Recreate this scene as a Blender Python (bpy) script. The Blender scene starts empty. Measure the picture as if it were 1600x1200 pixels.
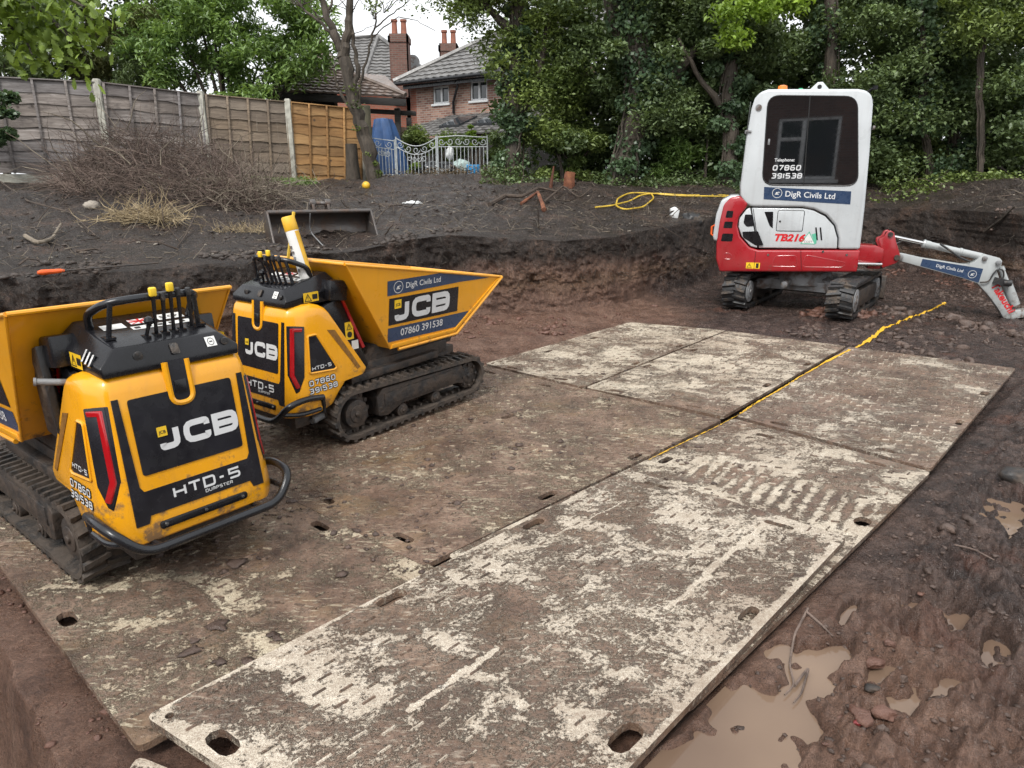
import bpy, bmesh, math, random
import numpy as np
from mathutils import Vector, Matrix
from mathutils.geometry import tessellate_polygon

random.seed(7)
RNG = np.random.RandomState(11)
scene = bpy.context.scene
COL = scene.collection
R = math.radians

# ------------------------------------------------------------ camera, sky, sun, exposure
CAM_H = 1.5
CAM_PITCH = R(16.3)
FPX = 1083.0
cam_data = bpy.data.cameras.new('camera')
cam_data.sensor_width = 36
cam_data.lens = FPX / 1600 * 36
cam_data.clip_start = 0.05
cam_data.clip_end = 1500
cam = bpy.data.objects.new('camera', cam_data)
cam.location = (0, 0, CAM_H)
cam.rotation_euler = (R(90) - CAM_PITCH, 0, 0)
COL.objects.link(cam)
scene.camera = cam

SUN_EL, SUN_AZ = R(52), R(200)      # azimuth measured clockwise from +Y
world = bpy.data.worlds.new('World')
scene.world = world
world.use_nodes = True
wn = world.node_tree
for n in list(wn.nodes):
    wn.nodes.remove(n)
wo = wn.nodes.new('ShaderNodeOutputWorld')
bg = wn.nodes.new('ShaderNodeBackground')
sky = wn.nodes.new('ShaderNodeTexSky')
sky.sky_type = 'NISHITA'
sky.sun_disc = False
sky.sun_elevation = SUN_EL
sky.sun_rotation = SUN_AZ
sky.dust_density = 6
sky.air_density = 1.0
hs = wn.nodes.new('ShaderNodeHueSaturation')
hs.inputs['Saturation'].default_value = 0.22
mx = wn.nodes.new('ShaderNodeMix')
mx.data_type = 'RGBA'
mx.inputs[0].default_value = 0.72
mx.inputs[7].default_value = (7.6, 7.8, 8.0, 1)      # even overcast cloud layer
wn.links.new(sky.outputs[0], hs.inputs['Color'])
wn.links.new(hs.outputs[0], mx.inputs[6])
wn.links.new(mx.outputs[2], bg.inputs[0])
bg.inputs[1].default_value = 0.12
wn.links.new(bg.outputs[0], wo.inputs[0])

sd = bpy.data.lights.new('sun', 'SUN')
sd.energy = 1.5
sd.angle = R(14)
sd.color = (1, 0.97, 0.92)
sun = bpy.data.objects.new('sun', sd)
sun.rotation_euler = (R(90) - SUN_EL, 0, -SUN_AZ + R(180))
COL.objects.link(sun)

scene.cycles.use_denoising = True
scene.cycles.denoising_prefilter = 'NONE'
scene.cycles.denoising_input_passes = 'RGB_ALBEDO_NORMAL'
scene.cycles.max_bounces = 6
scene.cycles.diffuse_bounces = 3
scene.cycles.sample_clamp_indirect = 4
scene.view_settings.view_transform = 'Standard'
scene.view_settings.look = 'None'
scene.view_settings.gamma = 1
scene.view_settings.exposure = 0.8
scene.view_settings.use_curve_mapping = False


# ------------------------------------------------------------ pixels of the photograph to points of the place
def ray(px, py):
    a = (px - 800) / FPX
    b = (600 - py) / FPX
    return Vector((a, math.cos(CAM_PITCH) + b * math.sin(CAM_PITCH), -math.sin(CAM_PITCH) + b * math.cos(CAM_PITCH)))


def g(px, py, z=0.0):
    d = ray(px, py)
    t = (z - CAM_H) / d.z
    return Vector((d.x * t, d.y * t, z))


def at(px, py, y):
    d = ray(px, py)
    t = y / d.y
    return Vector((d.x * t, y, CAM_H + d.z * t))


# ------------------------------------------------------------ noise on numpy arrays
LAT = RNG.rand(256, 256)


def vnoise(x, y):
    xi = np.floor(x).astype(int)
    yi = np.floor(y).astype(int)
    fx = x - xi
    fy = y - yi
    fx = fx * fx * (3 - 2 * fx)
    fy = fy * fy * (3 - 2 * fy)
    a = LAT[xi & 255, yi & 255]
    b = LAT[(xi + 1) & 255, yi & 255]
    c = LAT[xi & 255, (yi + 1) & 255]
    d = LAT[(xi + 1) & 255, (yi + 1) & 255]
    return (a * (1 - fx) + b * fx) * (1 - fy) + (c * (1 - fx) + d * fx) * fy - 0.5


def fbm(x, y, sc, octv=4, gain=0.5):
    s = 0
    a = 1.0
    for i in range(octv):
        s = s + a * vnoise(x * sc + 17.3 * i, y * sc - 9.1 * i)
        sc *= 2.03
        a *= gain
    return s


def sstep(a, b, x):
    t = np.clip((x - a) / (b - a), 0, 1)
    return t * t * (3 - 2 * t)


# ------------------------------------------------------------ mesh building
class B:
    def __init__(s, xf=None):
        s.v = []
        s.f = []
        s.xf = xf

    def add(s, vs, fs):
        o = len(s.v)
        for p in vs:
            p = Vector(p)
            s.v.append(tuple(s.xf @ p) if s.xf else tuple(p))
        s.f += [tuple(i + o for i in f) for f in fs]
        return s

    def box(s, c, d, rot=None):
        hx, hy, hz = d[0] / 2, d[1] / 2, d[2] / 2
        vs = [Vector((x, y, z)) for x in (-hx, hx) for y in (-hy, hy) for z in (-hz, hz)]
        if rot is not None:
            vs = [rot @ p for p in vs]
        c = Vector(c)
        return s.add([c + p for p in vs], [(0, 1, 3, 2), (4, 6, 7, 5), (0, 4, 5, 1), (2, 3, 7, 6), (0, 2, 6, 4), (1, 5, 7, 3)])

    def prism(s, poly, fn, d0, d1):
        """polygon (x, y) carried by fn(x, y, offset), from offset d0 to d1"""
        n = len(poly)
        vs = [fn(x, y, d0) for x, y in poly] + [fn(x, y, d1) for x, y in poly]
        tris = tessellate_polygon([[Vector((x, y, 0)) for x, y in poly]])
        fs = [(i, (i + 1) % n, (i + 1) % n + n, i + n) for i in range(n)]
        if n <= 4:
            fs += [tuple(range(n))[::-1], tuple(range(n, 2 * n))]
        else:
            fs += [tuple(range(n))[::-1], tuple(range(n, 2 * n))]
        return s.add(vs, fs)

    def flat(s, poly, fn, o):
        return s.add([fn(x, y, o) for x, y in poly], [tuple(range(len(poly)))])

    def tube(s, pts, r, n=8, caps=True, closed=False):
        pts = [Vector(p) for p in pts]
        m = len(pts)
        rs = r if isinstance(r, (list, tuple)) else [r] * m
        vs = []
        up = None
        for i, p in enumerate(pts):
            if closed:
                t = pts[(i + 1) % m] - pts[i - 1]
            else:
                t = pts[min(i + 1, m - 1)] - pts[max(i - 1, 0)]
            if t.length < 1e-9:
                t = Vector((0, 0, 1))
            t.normalize()
            if up is None:
                up = Vector((0, 0, 1)) if abs(t.z) < 0.9 else Vector((1, 0, 0))
            a = t.cross(up)
            if a.length < 1e-6:
                a = t.orthogonal()
            a.normalize()
            b = a.cross(t)
            up = b
            for k in range(n):
                w = 2 * math.pi * k / n
                vs.append(p + (a * math.cos(w) + b * math.sin(w)) * rs[i])
        fs = []
        for i in range(m if closed else m - 1):
            for k in range(n):
                j = (i + 1) % m
                fs.append((i * n + k, i * n + (k + 1) % n, j * n + (k + 1) % n, j * n + k))
        if caps and not closed:
            fs.append(tuple(range(n))[::-1])
            fs.append(tuple(range((m - 1) * n, m * n)))
        return s.add(vs, fs)

    def cyl(s, p0, p1, r0, r1=None, n=20):
        return s.tube([p0, p1], [r0, r0 if r1 is None else r1], n)

    def build(s, name, mat, parent=None, bevel=0, seg=2, smooth=True, ang=35, **tags):
        me = bpy.data.meshes.new(name)
        me.from_pydata(s.v, [], s.f)
        bm = bmesh.new()
        bm.from_mesh(me)
        bmesh.ops.recalc_face_normals(bm, faces=bm.faces)
        if bevel:
            es = [e for e in bm.edges if len(e.link_faces) == 2 and e.calc_face_angle(0) > R(28)]
            bmesh.ops.bevel(bm, geom=es, offset=bevel, segments=seg, profile=0.5, affect='EDGES', clamp_overlap=True)
        bm.to_mesh(me)
        bm.free()
        return link(name, me, mat, parent, smooth, ang, **tags)


def link(name, me, mat, parent=None, smooth=True, ang=35, **tags):
    if mat is not None:
        me.materials.append(mat)
    if smooth:
        me.polygons.foreach_set('use_smooth', [True] * len(me.polygons))
        me.set_sharp_from_angle(angle=R(ang))
    o = bpy.data.objects.new(name, me)
    COL.objects.link(o)
    if parent:
        o.parent = parent
    for k, v in tags.items():
        o[k] = v
    return o


def thing(name, label, cat, loc=(0, 0, 0), rz=0, group=None):
    o = bpy.data.objects.new(name, None)
    o.empty_display_size = 0.2
    COL.objects.link(o)
    o.location = loc
    o.rotation_euler = (0, 0, rz)
    return tag(o, label, cat, group)


def tag(o, label, cat, group=None, kind=None):
    o['label'] = label
    o['category'] = cat
    if group:
        o['group'] = group
    if kind:
        o['kind'] = kind
    return o


def copy_tree(o, parent=None):
    c = o.copy()
    COL.objects.link(c)
    if parent:
        c.parent = parent
    for ch in list(o.children):
        copy_tree(ch, c)
    return c


def np_mesh(name, V, F, mat, parent=None, smooth=True, attr=None, **tags):
    """V (n,3), F (m,k) with k = 3 or 4"""
    me = bpy.data.meshes.new(name)
    V = np.asarray(V, np.float32)
    F = np.asarray(F, np.int32)
    k = F.shape[1]
    me.vertices.add(len(V))
    me.vertices.foreach_set('co', V.ravel())
    me.loops.add(F.size)
    me.loops.foreach_set('vertex_index', F.ravel())
    me.polygons.add(len(F))
    me.polygons.foreach_set('loop_start', np.arange(0, F.size, k, dtype=np.int32))
    me.polygons.foreach_set('loop_total', np.full(len(F), k, np.int32))
    me.update(calc_edges=True)
    if attr:
        for an, av in attr.items():
            a = me.attributes.new(an, 'FLOAT', 'POINT')
            a.data.foreach_set('value', np.asarray(av, np.float32))
    if mat is not None:
        me.materials.append(mat)
    if smooth:
        me.polygons.foreach_set('use_smooth', np.ones(len(F), bool))
    o = bpy.data.objects.new(name, me)
    COL.objects.link(o)
    if parent:
        o.parent = parent
    for kk, v in tags.items():
        o[kk] = v
    return o


def rounded(pts, r, n=4, closed=False):
    """round the corners of a 2-D or 3-D polyline"""
    P = [Vector(p) for p in pts]
    m = len(P)
    out = []
    for i in range(m):
        if not closed and i in (0, m - 1):
            out.append(P[i])
            continue
        a, b, c = P[i - 1], P[i], P[(i + 1) % m]
        u, w = a - b, c - b
        d = min(r, u.length * 0.48, w.length * 0.48)
        p0, p2 = b + u.normalized() * d, b + w.normalized() * d
        for k in range(n + 1):
            t = k / n
            out.append(p0 * (1 - t) ** 2 + b * 2 * t * (1 - t) + p2 * t * t)
    return [tuple(p) for p in out]


def rect(x0, y0, x1, y1):
    return [(x0, y0), (x1, y0), (x1, y1), (x0, y1)]


# ------------------------------------------------------------ lettering: stroked wide letters, and a text curve
GL = {
    '0': [([(0, 0), (1, 0), (1, 1), (0, 1)], 1)], '7': [([(0, 1), (1, 1), (.4, 0)], 0)],
    '8': [([(0, 0), (1, 0), (1, 1), (0, 1)], 1), ([(0, .52), (1, .52)], 0)],
    '6': [([(.95, 1), (0, 1), (0, 0), (1, 0), (1, .54), (0, .54)], 0)],
    '3': [([(0, 1), (1, 1), (1, 0), (0, 0)], 0), ([(.25, .52), (1, .52)], 0)],
    '9': [([(.05, 0), (1, 0), (1, 1), (0, 1), (0, .46), (1, .46)], 0)],
    '1': [([(.1, 0), (.1, 1)], 0)], '5': [([(1, 1), (0, 1), (0, .54), (1, .54), (1, 0), (0, 0)], 0)],
    '2': [([(0, 1), (1, 1), (1, .5), (0, .5), (0, 0), (1, 0)], 0)],
    'H': [([(0, 0), (0, 1)], 0), ([(1, 0), (1, 1)], 0), ([(0, .5), (1, .5)], 0)],
    'T': [([(-.05, 1), (1.05, 1)], 0), ([(.5, 0), (.5, 1)], 0)],
    'D': [([(0, 0), (1, 0), (1, 1), (0, 1)], 1)], '-': [([(.15, .5), (.75, .5)], 0)],
    'J': [([(.9, 1), (.9, 0), (-.05, 0), (-.05, .24)], 0)],
    'C': [([(1, .70), (1, 1), (0, 1), (0, 0), (1, 0), (1, .30)], 0)],
    'B': [([(0, 0), (1, 0), (1, 1), (0, 1)], 1), ([(0, .5), (1, .5)], 0)],
    'U': [([(0, 1), (0, 0), (1, 0), (1, 1)], 0)], 'M': [([(0, 0), (0, 1), (1, 1), (1, 0)], 0), ([(.5, 1), (.5, 0)], 0)],
    'P': [([(0, 0), (0, 1), (1, 1), (1, .45), (0, .45)], 0)],
    'S': [([(1, 1), (0, 1), (0, .52), (1, .52), (1, 0), (0, 0)], 0)],
    'E': [([(1, 1), (0, 1), (0, 0), (1, 0)], 0), ([(0, .5), (.9, .5)], 0)],
    'R': [([(0, 0), (0, 1), (1, 1), (1, .48), (0, .48)], 0), ([(.6, .48), (1, 0)], 0)],
}


def ribbon(pts, w, closed=False):
    P = [Vector((p[0], p[1])) for p in pts]
    m = len(P)
    L, Rr = [], []
    for i in range(m):
        if closed:
            d0, d1 = P[i] - P[i - 1], P[(i + 1) % m] - P[i]
        else:
            d0 = P[i] - P[i - 1] if i else P[1] - P[0]
            d1 = P[i + 1] - P[i] if i < m - 1 else d0
        d0 = d0.normalized()
        d1 = d1.normalized()
        n0 = Vector((-d0.y, d0.x))
        n1 = Vector((-d1.y, d1.x))
        b = n0 + n1
        if b.length < 1e-6:
            b = n0
        b.normalize()
        k = w / 2 / max(b.dot(n0), 0.45)
        L.append(P[i] + b * k)
        Rr.append(P[i] - b * k)
    fs = []
    for i in range(m if closed else m - 1):
        j = (i + 1) % m
        fs.append((i, j, m + j, m + i))
    return [tuple(p) for p in L + Rr], fs


def stroke_text(b, s, fn, x, y, h, o, wf=1.0, t=0.2, gap=0.32, shear=0.0, extra=0.0, rr=0.22):
    """wide stroked letters; h height, wf width of a letter relative to h, t stroke relative to h"""
    cx = 0.0
    th = t * h
    hh = h - th
    k = 0
    for ch in s:
        if ch == ' ':
            cx += wf * h * 0.7
            continue
        w = wf * h * (1.0 if ch not in '1-' else 0.75)
        if ch == '1':
            w = th / 0.2 * 0.3
        iw = max(w - th, 0.001)
        if ch == '1':
            w = th * 1.3
        for pl, cl in GL[ch]:
            q = [(px_ * iw, py_ * hh) for px_, py_ in pl]
            r = rr * h
            if ch in 'DB5PR':
                nq = []
                for i, p_ in enumerate(q):
                    if p_[0] > iw * 0.9 and (cl or 0 < i < len(q) - 1):
                        a_, c_ = Vector(q[i - 1]), Vector(q[(i + 1) % len(q)])
                        b_ = Vector(p_)
                        u_, w_ = a_ - b_, c_ - b_
                        d_ = min(r, u_.length * .45, w_.length * .45)
                        if d_ > 0:
                            e0, e2 = b_ + u_.normalized() * d_, b_ + w_.normalized() * d_
                            nq += [tuple(e0 * (1 - t_) ** 2 + b_ * 2 * t_ * (1 - t_) + e2 * t_ * t_) for t_ in (0, .33, .67, 1)]
                            continue
                    nq.append(p_)
                q = nq
            elif ch in 'HT7-1':
                pass
            else:
                q = [p[:2] for p in rounded([(a, c, 0) for a, c in q], r, 3, cl)]
            q = [(a, c) for a, c in [p[:2] for p in q]]
            vs, fs = ribbon(q, th + extra, cl)
            k += 1
            b.add([fn(x + cx + a + th / 2 + (c) * shear, y + c + th / 2, o + 0.00004 * (k % 5)) for a, c in vs], fs)
        cx += w + gap * h * 0.6
    return cx - gap * h * 0.6


def stroke_width(s, h, wf=1.0, t=0.2, gap=0.32):
    return stroke_text(B(), s, lambda a, b, c: (a, b, c), 0, 0, h, 0, wf, t, gap)


TXT = {}


def text_geo(s, bold=0.0, shear=0.0, space=1.0):
    key = (s, bold, shear, space)
    if key in TXT:
        return TXT[key]
    cu = bpy.data.curves.new('t', 'FONT')
    cu.body = s
    cu.offset = bold
    cu.shear = shear
    cu.space_character = space
    cu.resolution_u = 3
    ob = bpy.data.objects.new('t', cu)
    COL.objects.link(ob)
    bpy.context.view_layer.update()
    ev = ob.evaluated_get(bpy.context.evaluated_depsgraph_get())
    me = ev.to_mesh()
    vs = [(v.co.x, v.co.y) for v in me.vertices]
    fs = [tuple(p.vertices) for p in me.polygons]
    ev.to_mesh_clear()
    bpy.data.objects.remove(ob)
    bpy.data.curves.remove(cu)
    xs = [v[0] for v in vs]
    x0, x1 = min(xs), max(xs)
    TXT[key] = ([(a - x0, c) for a, c in vs], fs, x1 - x0)
    return TXT[key]


def text_on(b, s, fn, x, y, width, o, bold=0.0, shear=0.0, height=None, space=1.0):
    vs, fs, w = text_geo(s, bold, shear, space)
    k = width / w
    ky = k if height is None else height / 0.7
    b.add([fn(x + a * k, y + c * ky, o) for a, c in vs], fs)


def circle(cx, cy, r, n=24, ry=None):
    return [(cx + r * math.cos(2 * math.pi * i / n), cy + (ry or r) * math.sin(2 * math.pi * i / n)) for i in range(n)]


# ------------------------------------------------------------ materials
class NT:
    def __init__(s, name):
        s.m = bpy.data.materials.new(name)
        s.m.use_nodes = True
        s.t = s.m.node_tree
        for n in list(s.t.nodes):
            s.t.nodes.remove(n)
        s.out = s.n('OutputMaterial')
        s.p = s.n('BsdfPrincipled')
        s.l(s.p.outputs[0], s.out.inputs[0])

    def n(s, typ, **kw):
        nd = s.t.nodes.new('ShaderNode' + typ)
        for k, v in kw.items():
            setattr(nd, k, v)
        return nd

    def l(s, a, b):
        s.t.links.new(a, b)

    def coord(s, kind='Object'):
        if not hasattr(s, '_tc'):
            s._tc = s.n('TexCoord')
        return s._tc.outputs[kind]

    def pos(s):
        if not hasattr(s, '_gp'):
            s._gp = s.n('NewGeometry')
        return s._gp.outputs['Position']

    def noise(s, scale, detail=4, rough=0.55, vec=None, stretch=None, dist=0.0):
        nd = s.n('TexNoise')
        nd.inputs['Scale'].default_value = scale
        nd.inputs['Detail'].default_value = detail
        nd.inputs['Roughness'].default_value = rough
        nd.inputs['Distortion'].default_value = dist
        vec = vec if vec is not None else s.coord()
        if stretch:
            mp = s.n('Mapping')
            mp.inputs['Scale'].default_value = stretch[:3]
            if len(stretch) > 3:
                mp.inputs['Rotation'].default_value = (0, 0, stretch[3])
            s.l(vec, mp.inputs[0])
            vec = mp.outputs[0]
        s.l(vec, nd.inputs['Vector'])
        return nd.outputs['Fac']

    def ramp(s, fac, stops):
        r = s.n('ValToRGB')
        el = r.color_ramp.elements
        while len(el) < len(stops):
            el.new(0.5)
        for e, (p, c) in zip(el, stops):
            e.position = p
            e.color = (c, c, c, 1) if isinstance(c, (int, float)) else (*c, 1)
        s.l(fac, r.inputs[0])
        return r.outputs[0]

    def mix(s, fac, a, b, mode='MIX'):
        m = s.n('Mix', data_type='RGBA', blend_type=mode)
        for inp, v in ((m.inputs[0], fac), (m.inputs[6], a), (m.inputs[7], b)):
            if isinstance(v, (int, float)):
                inp.default_value = v if inp.type == 'VALUE' else (v, v, v, 1)
            elif isinstance(v, tuple):
                inp.default_value = (*v, 1)
            else:
                s.l(v, inp)
        return m.outputs[2]

    def math(s, op, a, b=0.0, c=0.0):
        m = s.n('Math', operation=op)
        for i, v in enumerate((a, b, c)):
            if isinstance(v, (int, float)):
                m.inputs[i].default_value = v
            else:
                s.l(v, m.inputs[i])
        return m.outputs[0]

    def set(s, name, v):
        i = s.p.inputs[name]
        if isinstance(v, tuple):
            i.default_value = (*v, 1) if len(v) == 3 else v
        elif isinstance(v, (int, float)):
            i.default_value = v
        else:
            s.l(v, i)

    def bump(s, h, strength=0.5, dist=0.01, prev=None):
        b = s.n('Bump')
        b.inputs['Strength'].default_value = strength
        b.inputs['Distance'].default_value = dist
        s.l(h, b.inputs['Height'])
        if prev is not None:
            s.l(prev, b.inputs['Normal'])
        s.l(b.outputs[0], s.p.inputs['Normal'])
        return b.outputs[0]

    def z(s, vec=None):
        sp = s.n('SeparateXYZ')
        s.l(vec if vec is not None else s.coord(), sp.inputs[0])
        return sp.outputs[2]


def plain(name, col, rough=0.5, metal=0.0, vary=0.25, vscale=6.0, bump=0.0, bscale=40, coat=0.0, spec=0.5):
    t = NT(name)
    nz = t.noise(vscale, 5)
    dk = tuple(c * (1 - vary) for c in col)
    lt = tuple(min(1, c * (1 + vary * 0.6)) for c in col)
    t.set('Base Color', t.ramp(nz, [(0.3, dk), (0.7, lt)]))
    r2 = t.noise(vscale * 3, 3)
    t.set('Roughness', t.ramp(r2, [(0.3, max(rough - 0.1, 0.02)), (0.7, min(rough + 0.1, 1))]))
    t.set('Metallic', metal)
    t.set('Specular IOR Level', spec)
    if coat:
        t.set('Coat Weight', coat)
        t.set('Coat Roughness', 0.06)
    if bump:
        t.bump(t.noise(bscale, 4), bump, 0.01)
    return t.m


def paint(name, col, dirt=(0.10, 0.065, 0.045), low=0.25, high=0.75, amt=0.55, rough=0.28, drops=True, base_dirt=0.06):
    """gloss paint, mud splashed on its lower part, grime specks, rain drops"""
    t = NT(name)
    nz = t.noise(3.0, 3)
    c = t.ramp(nz, [(0.3, tuple(x * 0.9 for x in col)), (0.75, tuple(min(1, x * 1.05) for x in col))])
    z = t.z()
    grad = t.math('MULTIPLY_ADD', z, -1.0 / (high - low), high / (high - low))
    grad = t.math('MAXIMUM', t.math('MINIMUM', grad, 1.0), 0.0)
    n1 = t.noise(14, 8, 0.7)
    n2 = t.noise(3.5, 3, 0.5)
    k = t.math('ADD', t.math('MULTIPLY', grad, amt * 0.38), t.math('MULTIPLY_ADD', n1, 0.62, -0.08))
    k = t.math('ADD', k, t.math('MULTIPLY_ADD', n2, 0.3, -0.15 + base_dirt))
    mask = t.ramp(k, [(0.44, 0.0), (0.52, 0.85)])
    film = t.math('MULTIPLY', grad, 0.07)
    st = t.noise(22, 4, 0.6, None, (1, 1, 0.06))
    film = t.math('ADD', film, t.math('MULTIPLY', t.ramp(st, [(0.5, 0.0), (0.8, 1.0)]), 0.14))
    c = t.mix(film, c, tuple(x * 1.3 for x in dirt))
    c = t.mix(mask, c, dirt)
    t.set('Base Color', c)
    t.set('Roughness', t.math('ADD', t.math('MULTIPLY', mask, 0.4), t.ramp(t.noise(9, 4), [(0.3, rough - 0.08), (0.7, rough + 0.12)])))
    t.set('Coat Weight', t.math('MULTIPLY_ADD', mask, -0.5, 0.5))
    t.set('Coat Roughness', 0.08)
    if drops:
        vo = t.n('TexVoronoi')
        vo.inputs['Scale'].default_value = 130
        vo.inputs['Randomness'].default_value = 1
        t.l(t.coord(), vo.inputs['Vector'])
        dr = t.ramp(vo.outputs['Distance'], [(0.0, 1.0), (0.28, 0.0)])
        sel = t.ramp(t.noise(60, 2), [(0.48, 0.0), (0.56, 1.0)])
        h = t.math('ADD', t.math('MULTIPLY', dr, sel), t.math('MULTIPLY', mask, 0.8))
        t.bump(h, 0.22, 0.0015)
    return t.m


def grime(name, col, mud=(0.11, 0.075, 0.055), amt=0.5, rough=0.55, scale=9, metal=0.0, bump=0.6):
    """rubber or dark metal caked with mud"""
    t = NT(name)
    n1 = t.noise(scale, 8, 0.65)
    k = t.ramp(n1, [(0.62 - amt * 0.4, 0.0), (0.72 - amt * 0.3, 1.0)])
    n2 = t.noise(scale * 4, 5, 0.7)
    mcol = t.ramp(n2, [(0.3, tuple(c * 0.55 for c in mud)), (0.7, mud)])
    t.set('Base Color', t.mix(k, col, mcol))
    t.set('Roughness', t.mix(k, rough, min(rough + 0.15, 0.9)))
    t.set('Metallic', metal)
    t.bump(t.math('ADD', t.math('MULTIPLY', k, 0.6), n2), bump, 0.006)
    return t.m


M = {}
YEL = (0.80, 0.355, 0.005)
M['yellow'] = paint('yellow_paint', YEL, amt=0.42)
M['hopper'] = paint('yellow_hopper_paint', (0.76, 0.335, 0.007), amt=0.30, low=0.5, high=0.9, rough=0.33, base_dirt=0.07)
M['red'] = paint('red_paint', (0.33, 0.009, 0.016), low=0.3, high=0.9, amt=0.35, rough=0.3)
M['white'] = paint('white_paint', (0.50, 0.525, 0.54), low=0.2, high=0.9, amt=0.25, rough=0.3, drops=False, base_dirt=0.02)
M['boomgrey'] = paint('pale_grey_paint', (0.37, 0.39, 0.39), low=0.0, high=0.7, amt=0.5, rough=0.35, drops=False, base_dirt=0.06)
M['black'] = plain('black_plastic', (0.009, 0.009, 0.011), 0.24, vary=0.5, bump=0.05, bscale=90, coat=0.0, spec=0.4)
M['panel'] = plain('dark_print', (0.014, 0.014, 0.018), 0.25, vary=0.4, coat=0.0, spec=0.4)
M['blacktube'] = plain('black_powder_coat', (0.012, 0.013, 0.016), 0.25, vary=0.5, bump=0.1, bscale=30, coat=0.0)
M['rubber'] = grime('muddy_rubber', (0.02, 0.02, 0.02), mud=(0.085, 0.066, 0.052), amt=0.62, rough=0.5)
M['rubberb'] = grime('worn_black_rubber', (0.022, 0.022, 0.023), mud=(0.10, 0.075, 0.055), amt=0.30, rough=0.42)
M['chassis'] = grime('muddy_steel', (0.028, 0.027, 0.027), mud=(0.08, 0.06, 0.047), amt=0.55, rough=0.45, metal=0.2)
M['greysteel'] = grime('grey_painted_steel', (0.20, 0.205, 0.21), mud=(0.13, 0.09, 0.07), amt=0.35, rough=0.5)
M['bucket'] = grime('worn_bucket_steel', (0.11, 0.10, 0.095), mud=(0.14, 0.10, 0.08), amt=0.42, rough=0.35, scale=5, metal=0.55, bump=0.3)
M['chrome'] = plain('bright_rod', (0.62, 0.62, 0.62), 0.2, 1.0, vary=0.1)
M['letters'] = plain('white_print', (0.60, 0.61, 0.62), 0.35, vary=0.08)
M['black_print'] = plain('black_print', (0.015, 0.015, 0.015), 0.4, vary=0.1)
M['red_stone'] = plain('wet_red_stone', (0.20, 0.03, 0.03), 0.3, vary=0.4)
M['red_print'] = plain('red_print', (0.55, 0.015, 0.02), 0.35, vary=0.1)
M['navy'] = plain('navy_print', (0.026, 0.05, 0.105), 0.3, vary=0.15, coat=0.3)
M['redlens'] = plain('red_lens', (0.36, 0.006, 0.01), 0.15, vary=0.25, coat=0.8)
M['amber'] = plain('brown_mesh_strip', (0.22, 0.10, 0.015), 0.5, vary=0.4, vscale=60)
M['sticker_y'] = plain('yellow_sticker', (0.78, 0.50, 0.02), 0.4, vary=0.15)
M['sticker_w'] = plain('white_sticker', (0.66, 0.66, 0.64), 0.4, vary=0.12)
M['sticker_g'] = plain('green_sticker', (0.10, 0.42, 0.28), 0.4, vary=0.1)
M['orange_lens'] = plain('orange_lens', (0.85, 0.20, 0.01), 0.2, vary=0.1, coat=0.6)
M['green_lens'] = plain('green_lens', (0.02, 0.35, 0.16), 0.2, vary=0.1, coat=0.6)
M['knob'] = plain('yellow_knob', (0.82, 0.55, 0.03), 0.35, vary=0.15)
M['orange'] = plain('orange_plastic', (0.80, 0.12, 0.02), 0.35, vary=0.15)
M['hose'] = plain('yellow_hose', (0.62, 0.42, 0.05), 0.45, vary=0.35)
M['seal'] = plain('black_seal', (0.01, 0.01, 0.01), 0.4, vary=0.1)


def mk_glass():
    t = NT('tinted_glass')
    t.set('Base Color', (0.006, 0.007, 0.008))
    t.set('Roughness', t.ramp(t.noise(30, 4), [(0.4, 0.015), (0.8, 0.05)]))
    t.set('IOR', 1.95)
    t.set('Specular IOR Level', 0.8)
    return t.m


M['glass'] = mk_glass()


def mk_houseglass():
    t = NT('house_glass')
    t.set('Base Color', (0.03, 0.035, 0.04))
    t.set('Roughness', 0.05)
    t.set('Specular IOR Level', 0.8)
    return t.m


M['houseglass'] = mk_houseglass()


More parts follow.
